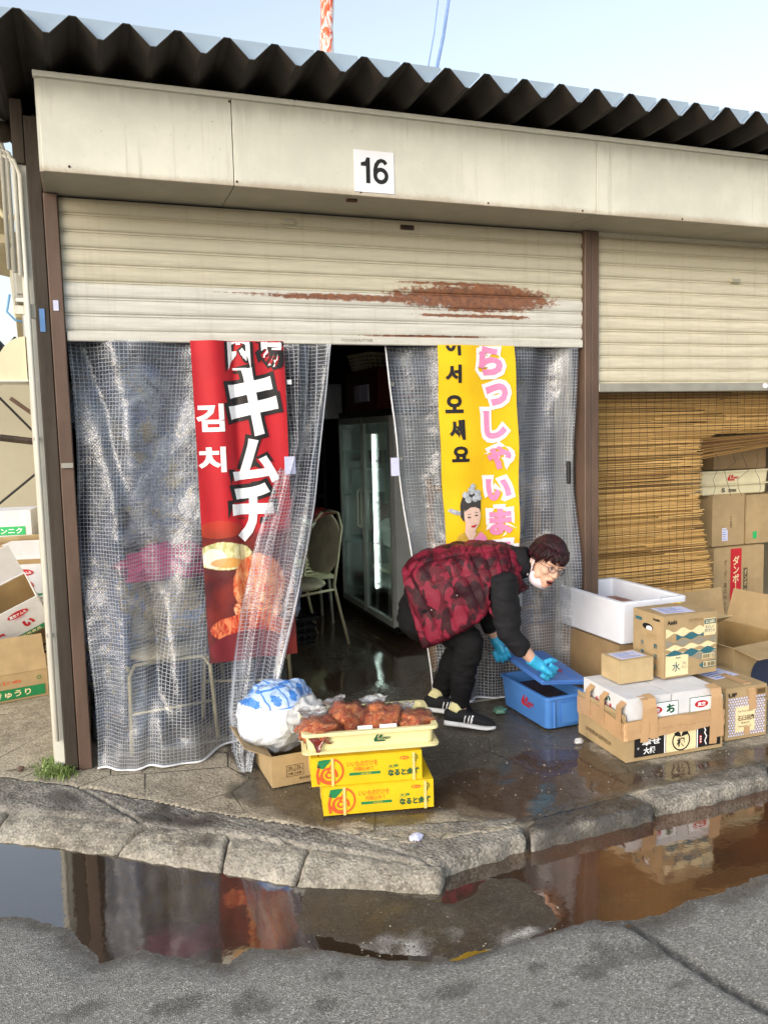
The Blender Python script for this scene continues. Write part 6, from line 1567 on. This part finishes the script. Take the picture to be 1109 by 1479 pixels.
# joints
hipR, hipL = pp(622, 872, .085), pp(622, 876, -.085); pelvis = pp(617, 866, 0)
kneeR, kneeL = pp(678, 930, .095), pp(668, 932, -.09)
ankR, ankL = pp(664, 1022, .06), pp(637, 1002, -.17)
waist = pp(645, 848, 0); chest = pp(700, 832, 0); nape = pp(742, 818, 0)
shR, shL = pp(726, 842, .165), pp(722, 836, -.15)
elR, wrR, haR = pp(736, 917, .19), pp(772, 956, .15), pp(790, 969, .13)
elL, wrL, haL = pp(704, 895, -.17), pp(716, 924, -.18), pp(723, 942, -.17)
# head frame: looks ahead, down and a little towards the street
HF = (PE*.52+PN*.79+V((0, 0, -.33))).normalized(); HU = (PE*.36+V((0, 0, .93))-PN*.02); HU = (HU-HF*HU.dot(HF)).normalized(); HR = HF.cross(HU)
HC = pp(789, 813, .03)
def H(f, r, u): return HC+HF*f+HR*r+HU*u
HM = Matrix((HF, HR, HU)).transposed()
def head_parts(g):
    g.ell(H(-.012, 0, .030), (.098, .076, .095), HM, 28, 20); g.ell(H(.018, 0, -.03), (.068, .064, .075), HM, 24, 16)
    g.ell(H(.036, 0, -.066), (.046, .047, .045), HM, 20, 14); g.ell(H(.060, 0, -.094), (.021, .024, .019), HM, 14, 10)
    for s in (-1, 1):
        g.ell(H(.052, s*.036, -.022), (.030, .027, .026), HM, 14, 10); g.ell(H(.072, s*.030, .026), (.017, .030, .011), HM, 14, 10)
        g.ell(H(-.006, s*.078, -.008), (.017, .009, .031), HM, 14, 10); g.ell(H(-.012, s*.084, .004), (.011, .006, .017), HM, 12, 8)
        g.ell(H(.094, s*.012, -.030), (.010, .009, .008), HM, 10, 8); g.ell(H(.026, s*.052, -.060), (.03, .016, .03), HM, 12, 8)
    g.tube([H(.080, 0, .016), H(.094, 0, -.008), H(.106, 0, -.028), H(.088, 0, -.038)], [.008, .010, .0125, .008], 10)
    g.tube([H(.078, -.026, -.062), H(.088, -.012, -.054), H(.092, 0, -.053), H(.088, .012, -.054), H(.078, .026, -.062)], .0065, 8)
    g.tube([H(.076, -.022, -.074), H(.082, -.010, -.084), H(.084, 0, -.086), H(.082, .010, -.084), H(.076, .022, -.074)], .0065, 8)
g = G(); head_parts(g)
g.tube([nape, H(-.045, 0, -.05), H(-.02, 0, 0)], [.052, .050, .052], 14)
g.tube([pelvis-PE*.06, pelvis+PE*.04, waist, chest, nape], [.10, .115, .11, .115, .05], 16)
for a, k, e in ((hipR, kneeR, ankR), (hipL, kneeL, ankL)): g.tube([a, (a+k)/2, k, (k+e)/2, e, e-V((0, 0, .06))], [.075, .07, .052, .048, .036, .036], 12)
for s, el, wr_, ha in ((shR, elR, wrR, haR), (shL, elL, wrL, haL)):
    g.tube([chest.lerp(s, .5), s, el, wr_.lerp(el, .5), wr_, wr_.lerp(ha, .4)], [.06, .055, .040, .036, .025, .025], 12)
body = fuse(loc(g), 'body', M_skin, .0048, 5, per)
# mouth, eyes, brows
M_mouth = pm('mouth_dark', '#3a1714', .6); M_lip = pm('lips', '#9a5a52', .45, .05, 40)
def hp(name, g, m, smooth=True): return loc(g).build(name, m, per, smooth)
g = G(); g.ell(H(.0865, 0, -.069), (.006, .019, .0095), HM, 16, 10); hp('mouth', g, M_mouth)
g = G(); g.tube([H(.084, -.021, -.0645), H(.094, -.010, -.0575), H(.0965, 0, -.0585), H(.094, .010, -.0575), H(.084, .021, -.0645)], [.0022, .0038, .0038, .0038, .0022], 8); g.tube([H(.083, -.019, -.0735), H(.089, -.009, -.080), H(.0905, 0, -.0815), H(.089, .009, -.080), H(.083, .019, -.0735)], [.0022, .004, .0045, .004, .0022], 8); hp('lips', g, M_lip)
for s in (-1, 1):
    g = G(); g.ell(H(.0815, s*.031, .006), (.006, .013, .0055), HM, 14, 8); e = hp('eye', g, INK['white'])
    g = G(); g.ell(H(.0860, s*.030+.002, .0055), (.003, .0056, .0052), HM, 12, 8); e2 = hp('iris', g, INK['black']); e2.parent = e
    g = G(); g.tube([H(.082, s*.017, .007), H(.0885, s*.030, .0125), H(.078, s*.046, .008)], [.0022, .0034, .002], 6); hp('eyelid', g, M_skin)
    g = G(); g.tube([H(.089, s*.015, .030), H(.090, s*.030, .034), H(.078, s*.049, .030)], [.0022, .0035, .0018], 6); hp('eyebrow', g, pm('brow', '#3c2a26', .8))
# hair: shell of locks over the skull, short at the nape, fringe to the brow
M_hair0 = pm('burgundy_hair', '#17060c', .6, .3, 90, .5, 120, spec=.2, aniso=(1, 1, .4), world=False)
m, b, o = newmat('hair_strands'); p = coord('Object'); n1 = noi(scaled(p, (1, 1, .35)), 110, 4, .7); n2 = noi(p, 24, 3)
lk(mixc(n1.ss(.42, .68), sr('#16060b'), mixc(n2.ss(.4, .6), sr('#35121c'), sr('#531d29'))), b.inputs['Base Color']); b.inputs['Roughness'].default_value = .5; b.inputs['Specular IOR Level'].default_value = .35; lk(bump(n1, .45, .01), b.inputs['Normal']); M_hair = m
g = G(); hv = []
nu, nv = 72, 36
for i in range(nv+1):
    th = math.pi*.80*i/nv
    for j in range(nu):
        ph = 2*math.pi*j/nu
        n = V((math.sin(th)*math.cos(ph), math.sin(th)*math.sin(ph), math.cos(th)))
        k = 1+.03*abs(gn((n.x*5, n.y*9, n.z*2.2), 1.6, 4))+.012*gn((n.x*14, n.y*16, n.z*5), 1.3, 7)
        p = V((-.012+n.x*.112*k, n.y*.090*k, .034+n.z*.112*k)); hv.append(p)
def hair_ok(p):
    if p.x > .045: return p.z > .052+.012*math.sin(p.y*90)+.05*max(0, -p.y)
    if p.x > .005: return p.z > .02+ (p.x-.005)*.8+.006*math.sin(p.x*300)
    if p.x > -.035: return p.z > .008+.004*math.sin(p.x*200)
    return p.z > -.062
fc = []
for i in range(nv):
    for j in range(nu):
        q = (i*nu+j, (i+1)*nu+j, (i+1)*nu+(j+1) % nu, i*nu+(j+1) % nu)
        if hair_ok(sum((hv[a] for a in q), V())/4): fc.append(q)
g.add([H(*p) for p in hv], fc)
rngh = random.Random(4)
for k in range(150):                                        # fringe and side locks
    yy_ = rngh.uniform(-.074, .076); xx = math.sqrt(max(0, 1-(yy_/.088)**2))*.105-.012
    z0_ = .088+rngh.uniform(-.01, .012); zl = .040+rngh.uniform(-.014, .01) - (0.018 if abs(yy_) > .06 else 0); sw = rngh.uniform(-.004, .016)
    g.tube([H(xx*.82, yy_*.92, z0_), H(xx+.006, yy_+sw*.5, (z0_+zl)/2+.004), H(xx+.001, yy_+sw, zl)], [(.006, .003), (.0055, .0025), (.0008, .0008)], 5)
for k in range(110):
    s = rngh.choice((-1, 1)); f = rngh.uniform(-.085, .035); yy_ = s*(.090*math.sqrt(max(.05, 1-((f+.012)/.112)**2)))
    zl = (-.072 if f < -.045 else (.0 if f < .01 else .0))+rngh.uniform(-.012, .010)
    g.tube([H(f+.01, yy_*.80, .09), H(f+.004, yy_*1.02, .045), H(f-.003, yy_*(.985 if f < -.04 else 1.0), zl)], [(.007, .003), (.006, .0028), (.001, .001)], 5)
for k in range(60):
    yy_ = rngh.uniform(-.07, .07); f = -.012-.112*math.sqrt(max(0, 1-(yy_/.09)**2))
    g.tube([H(f+.012, yy_, .06), H(f-.002, yy_, .0), H(f+.022, yy_*.9, -.068+rngh.uniform(-.01, .01))], [(.007, .003), (.006, .003), (.001, .001)], 5)
hair = hp('hair', g, M_hair)
# glasses
M_gl = pm('glasses_wire', '#2b2320', .35, .1, 20, metal=.6)
gl = bpy.data.objects.new('glasses', None); COL.objects.link(gl); gl.parent = per
for s in (-1, 1):
    c = [H(.100-.010*abs(math.cos(a))*(1 if math.cos(a)*s > 0 else 0), s*.032+.021*math.cos(a), .002+.0155*math.sin(a)) for a in np.linspace(0, 2*math.pi, 19)[:-1]]
    g = G(); g.tube(c, .0014, 6, caps=False, closed=True); o = hp('rim', g, M_gl); o.parent = gl
    g = G(); g.add(c, [tuple(range(18))]); o = hp('lens', g, M_film); o.parent = gl
    g = G(); g.tube([H(.092, s*.053, .006), H(.06, s*.078, .006), H(.0, s*.086, .004), H(-.018, s*.083, -.008)], .0014, 6); o = hp('temple', g, M_gl); o.parent = gl
g = G(); g.tube([H(.100, -.012, .006), H(.106, 0, .008), H(.100, .012, .006)], .0013, 6); o = hp('bridge', g, M_gl); o.parent = gl
# mask pulled down under the chin, strap round the ear
M_mask = pm('mask_cloth', '#e3d7e2', .8, .04, 20, .2, 90, world=False)
g = G(); rings = []
for i in range(13):
    a = -1.45+2.9*i/12
    rr1 = .082-.016*math.cos(a)**2
    mk = lambda f, u, k: H(-.002+math.cos(a)*(.062+f), math.sin(a)*(.073+k), u-.012*math.cos(a))
    rings.append([mk(.006, -.052, .002), mk(.010, -.085, .0), mk(-.004, -.112, -.012), mk(-.012, -.112, -.018), mk(.0, -.085, -.008), mk(-.004, -.052, -.006)])
g.loft(rings); m_ = hp('face_mask', g, M_mask)
for s in (-1, 1):
    g = G()
    g.tube([H(.014, s*.079, -.058), H(.008, s*.083, -.03), H(.004, s*.086, .010), H(-.010, s*.088, .026), H(-.022, s*.088, .010), H(-.014, s*.084, -.03), H(.0, s*.076, -.09)], [(.004, .0022)]*7, 6); hp('mask_strap', g, M_mask)
# black sweater (torso, collar, sleeves)
g = G()
g.tube([pp(604, 858, 0), pp(625, 862, 0), waist, chest, pp(735, 826, 0)], [(.14, .13), (.150, .150), (.135, .150), (.12, .16), (.085, .10)], 20)
g.tube([pp(728, 822, 0), pp(746, 811, .01), pp(759, 810, .015), pp(765, 809, .015)], [.088, .082, .076, .070], 18)
for s, el, wr_, sl_ in ((shR, elR, wrR, 1), (shL, elL, wrL, -1)):
    cf = wr_.lerp(el, .40)
    g.tube([chest.lerp(s, .55), s, s.lerp(el, .5), el, el.lerp(cf, .5), cf], [.080, .078, .069, .056, .049, .043], 16)
sweater = fuse(loc(g), 'black_sweater', M_black, .008, 6, per, lambda p, n: n*(gn(p, 9, 3)*.012+abs(gn((p.x*14, p.y*14, p.z*26), 1, 5))*.010))
# trousers
g = G()
g.tube([pp(596, 872, 0), pelvis+V((0, 0, .0)), waist], [(.12, .14), (.135, .155), (.12, .14)], 18)
g.ell(pp(609, 884, 0), (.125, .150, .15), Matrix((PE, PN, V((0, 0, 1)))).transposed(), 24, 16)
for a, k, e, b2 in ((hipR, kneeR, ankR, 0), (hipL, kneeL, ankL, 0)):
    bk = -PE*.0
    g.tube([a-PE*.02, a.lerp(k, .5)-PE*.0, k, k.lerp(e, .35)-PE*.012, k.lerp(e, .75)-PE*.01, e+V((0, 0, .005))], [.110, .094, .074, .069, .056, .048], 18)
trou = fuse(loc(g), 'black_trousers', M_black2, .008, 6, per, lambda p, n: n*(gn(p, 8, 13)*.012+abs(gn((p.x*10, p.y*10, p.z*24), 1, 15))*.014))
# vest: arcs hung over the back, quilted
def vest_mat():
    m, b, o = newmat('camouflage_quilt'); p = coord('Object')
    d = noi(scaled(p, (1, 1, .8)), 13, 1, .5, .5); e = noi(scaled(p, (1, 1, .6)), 17, 1, .5, .6)
    col = mixc(d.ss(.47, .49), sr('#331019'), sr('#521220')); col = mixc(e.ss(.56, .58), col, sr('#741c31')); col = mixc(e.lt(.40), col, sr('#2a0d17'))
    lk(col, b.inputs['Base Color']); b.inputs['Roughness'].default_value = .55; b.inputs['Specular IOR Level'].default_value = .2
    lk(bump(noi(p, 45, 4, .65, .8), .35, .012), b.inputs['Normal']); return m
MV = vest_mat()
st = [((587, 818), (613, 937), .175), ((602, 806), (628, 931), .19), ((622, 798), (650, 921), .20), ((645, 792), (672, 910), .205), ((668, 789), (690, 899), .205), ((690, 788), (700, 888), .205), ((710, 788), (706, 872), .20), ((728, 791), (716, 858), .18), ((742, 799), (730, 856), .14), ((750, 812), (748, 856), .10)]
nI, nJ = 110, 96
def vest_pt(s, u):
    q = s*(len(st)-1); i = min(int(q), len(st)-2); fr = q-i; fr = fr
    a, b_ = st[i], st[i+1]; lerp = lambda x, y: x+(y-x)*fr
    tp = pp(lerp(a[0][0], b_[0][0]), lerp(a[0][1], b_[0][1]), 0); wd = lerp(a[2], b_[2])
    bt = pp(lerp(a[1][0], b_[1][0]), lerp(a[1][1], b_[1][1]), wd*1.02)
    bt0 = bt-PN*wd*1.02
    k = abs(u); sg = 1 if u > 0 else -1
    w = k**2.1; lat = wd*(1-(1-k)**2.6)
    return tp+(bt0-tp)*w+PN*sg*lat
def quilt(s, u):
    c = s*9.0-abs(u)*1.6; ln = abs(math.sin(math.pi*c))**.5; k = abs(u)
    l2 = min(1, min(abs(k-q) for q in (.0, .33, .60, .80, 1.0))/.07)**.5
    return .014*ln*(.25+.75*l2)-.004
def vpt(i, j):
    s = i/nI; u = j/nJ*2-1
    p = vest_pt(s, u); e = .002
    a = vest_pt(min(1, s+.01), u)-vest_pt(max(0, s-.01), u); b_ = vest_pt(s, min(1, u+.01))-vest_pt(s, max(-1, u-.01))
    n = a.cross(b_).normalized()
    if n.dot(p-chest.lerp(pelvis, .5)) < 0: n = -n
    return p+n*(quilt(s, u)+.004+.008*gn(p, 14, 3)), n
g = G(); outv = [vpt(i, j) for i in range(nI+1) for j in range(nJ+1)]
I = lambda i, j: i*(nJ+1)+j
def arm_hole(p):                                            # cut the armholes
    d = p-shR.lerp(elR, .12); lat = (p-PO).dot(PN)
    f = abs(d.dot(PE)); z = d.z
    return abs(lat) > .10 and (f/.070)**2+((z+.03)/.115)**2 < 1
F_ = []
for i in range(nI):
    for j in range(nJ):
        c = (outv[I(i, j)][0]+outv[I(i+1, j+1)][0])/2
        if not arm_hole(c): F_.append((I(i, j), I(i+1, j), I(i+1, j+1), I(i, j+1)))
g.add([p for p, n in outv], F_); me = loc(g).mesh('quilted_vest', MV, True)
me = evalmesh(me, [('SOLIDIFY', dict(thickness=.012, offset=-1))]); me.name = 'quilted_vest'; link('quilted_vest', me, per)
# armhole binding, light piping along the front edge, collar
ah = []
for a in np.linspace(R(40), R(265), 24):
    c = shR.lerp(elR, .12)+PE*(.078*math.cos(a))+V((0, 0, -.03+.125*math.sin(a)))
    lat = .185 if math.sin(a) < .3 else .185-.055*(math.sin(a)-.3)/.7
    ah.append(c+PN*(lat+.022-(c-PO).dot(PN)))
g = G(); g.tube(ah, .009, 8); hp('armhole_binding', g, MV)
g = G(); g.tube([outv[I(i, nJ)][0]+PN*.003 for i in range(0, 76)], .0032, 6); hp('piping', g, pm('piping_pale', '#c9b3a8', .5))
g = G(); g.tube([outv[I(0, j)][0] for j in range(nJ+1)], .008, 6); hp('vest_hem', g, MV)
g = G(); rings = []
cpx = [(752, 786), (746, 800), (740, 820), (744, 840), (752, 856), (762, 848)]
g.tube([pp(736, 797, .05), pp(738, 815, .10), pp(745, 838, .115), pp(757, 850, .09), pp(762, 848, .04)], [(.012, .02), (.014, .026), (.014, .028), (.012, .022), (.008, .014)], 10); hp('vest_collar', g, MV)
g = G(); g.tube([pp(738, 838, .12), pp(748, 856, .125), pp(757, 851, .10)], [(.022, .012), (.03, .012), (.012, .008)], 10); hp('vest_front_edge', g, MV)
for q in ((660, 860), (623, 881)):
    c = pp(*q, .243); g = G(); g.ell(c, (.004, .004, .004), None, 8, 6); hp('snap_button', g, M_alu)
# shoes
M_sole = pm('white_sole', '#dedede', .5, .05, 20); M_knit = pm('shoe_knit', '#17181a', .8, .15, 60, .4, 300, world=False); M_sock = pm('sock', '#d8cf9a', .85, .06, 30, .3, 200)
def shoe(heel, toe, ank, side):
    d = (toe-heel); L = d.length; d.normalize(); n = V((d.y, -d.x, 0)); 
    sh = bpy.data.objects.new('shoe', None); COL.objects.link(sh); sh.parent = per; sh.location = heel-PO
    P = lambda f, l, z: d*f*L+n*l+V((0, 0, z))
    wd = [(0, .026), (.06, .034), (.25, .034), (.5, .037), (.72, .046), (.88, .040), (.97, .022), (1.0, .006)]
    def ringz(f, z0, z1, k): w = float(np.interp(f, [a for a, b_ in wd], [b_ for a, b_ in wd]))*k; return [P(f, w*math.cos(a), z0+(z1-z0)*(.5+.5*math.sin(a))) for a in np.linspace(0, 2*math.pi, 15)[:-1]]
    fs = np.linspace(0, 1, 15)
    g = G(); g.loft([ringz(f, .002+.014*max(0, f-.85)*6*.25, float(np.interp(f, [0, .1, .5, .8, 1], [.040, .038, .030, .026, .022])), 1.06) for f in fs]); o = g.build('sole', M_sole, sh, True)
    top = lambda f: float(np.interp(f, [0, .05, .18, .30, .42, .6, .8, .95, 1], [.085, .098, .085, .092, .092, .078, .062, .048, .030]))
    g = G(); g.loft([ringz(f, .024, top(f), .96) for f in fs]); g.build('upper', M_knit, sh, True)
    for k in range(3):
        g = G(); x = .40+.075*k
        pts = []
        for zz, xx in ((.036, x), (.055, x+.018), (.074, x+.036)):
            w = float(np.interp(xx, [a for a, b_ in wd], [b_ for a, b_ in wd]))*.97; hh = (zz-.024)/(top(xx)-.024); ww = w*math.sqrt(max(.05, 1-(2*hh-1)**2))
            pts.append(P(xx, side*(ww+.0015), zz))
        g.tube(pts, [(.0075, .0015)]*3, 6); g.build('stripe', INK['white'], sh)
    g = G(); g.tube([P(.16, 0, .07), ank-heel+V((0, 0, .025))], [.036, .040], 12); g.build('sock', M_sock, sh, True)
    g = G(); 
    for k in range(4): g.tube([P(.42+.06*k, -.018, top(.42+.06*k)-.004), P(.42+.06*k, 0, top(.42+.06*k)+.003), P(.42+.06*k, .018, top(.42+.06*k)-.004)], .003, 5)
    g.build('lace', INK['black'], sh)
hR_, tR_ = AT(643, 1049, z=.004), AT(716, 1056, z=.004); hL_, tL_ = AT(614, 1029, z=.004), AT(668, 1036, z=.004)
tL_ = hL_+(tR_-hR_)
hR_.z = tR_.z = hL_.z = tL_.z = .008
shoe(hR_, tR_, ankR, 1); shoe(hL_, tL_, ankL, 1)
# gloves
M_glove = pm('blue_glove', '#2f9fce', .45, .08, 20, .25, 90, spec=.5, world=False)
def hand(wr_, ha, fdir, side, back, curl, thumb):
    """palm from the wrist, four fingers of unequal length bent round the edge, thumb off the side"""
    g = G(); ax = (ha-wr_).normalized(); sd_ = V(side); sd_ = (sd_-ax*sd_.dot(ax)).normalized(); nb = ax.cross(sd_)
    if nb.dot(V(back)) < 0: nb = -nb
    p0 = wr_-ax*.045
    g.tube([p0, wr_, wr_+ax*.02], [.033, .031, .032], 12)
    g.tube([wr_-ax*.0, wr_+ax*.03, wr_+ax*.06, wr_+ax*.082], [(.020, .030), (.019, .038), (.017, .042), (.013, .040)] if abs(nb.dot(V((0, 0, 1)))) > 2 else [(.030, .026), (.024, .040), (.021, .044), (.017, .042)], 12)
    for k, (o_, L) in enumerate(((-.036, .072), (-.012, .086), (.012, .082), (.035, .064))):
        b_ = wr_+ax*.074+sd_*o_; a1 = ax*math.cos(curl[0])-nb*math.sin(curl[0]); a2 = ax*math.cos(curl[1])-nb*math.sin(curl[1]); a3 = ax*math.cos(curl[2])-nb*math.sin(curl[2])
        q = [b_-ax*.02, b_, b_+a1*L*.42, b_+a1*L*.42+a2*L*.32, b_+a1*L*.42+a2*L*.32+a3*L*.26]
        g.tube(q, [.0112, .0112, .0105, .0098, .0072], 10)
    b_ = wr_+ax*.028+sd_*thumb*.030
    d1 = (ax*.55+sd_*thumb*.8-nb*.15).normalized(); d2 = (ax*.9+sd_*thumb*.25-nb*.45).normalized()
    g.tube([b_-d1*.01, b_+d1*.030, b_+d1*.030+d2*.028, b_+d1*.030+d2*.046], [.014, .0125, .0105, .007], 10)
    return g
zR = V((0, 0, 1))
g = hand(wrR.lerp(haR, .2), haR, None, zR*.8+PE*.5, PN, (.35, .95, 1.4), 1); fuse(loc(g), 'glove', M_glove, .0035, 4, per, lambda p, n: n*gn(p, 60, 3)*.0012)
g = hand(wrL, haL, None, PE*.9+zR*.3, PN*.8-PE*.2, (.3, .9, 1.4), 1); fuse(loc(g), 'glove', M_glove, .0035, 4, per, lambda p, n: n*gn(p, 60, 5)*.0012)
for s in (shR, elR, wrR, haR, shL, elL, wrL, haL, kneeR, ankR, hipR): pass
print('person: upper arm %.2f fore %.2f hand %.2f thigh %.2f shin %.2f' % ((shR-elR).length, (elR-wrR).length, (wrR-haR).length, (hipR-kneeR).length, (kneeR-ankR).length))
print('hand R', haR, 'hand L', haL, 'lid', LID.translation)

bpy.data.scenes.remove(TS)
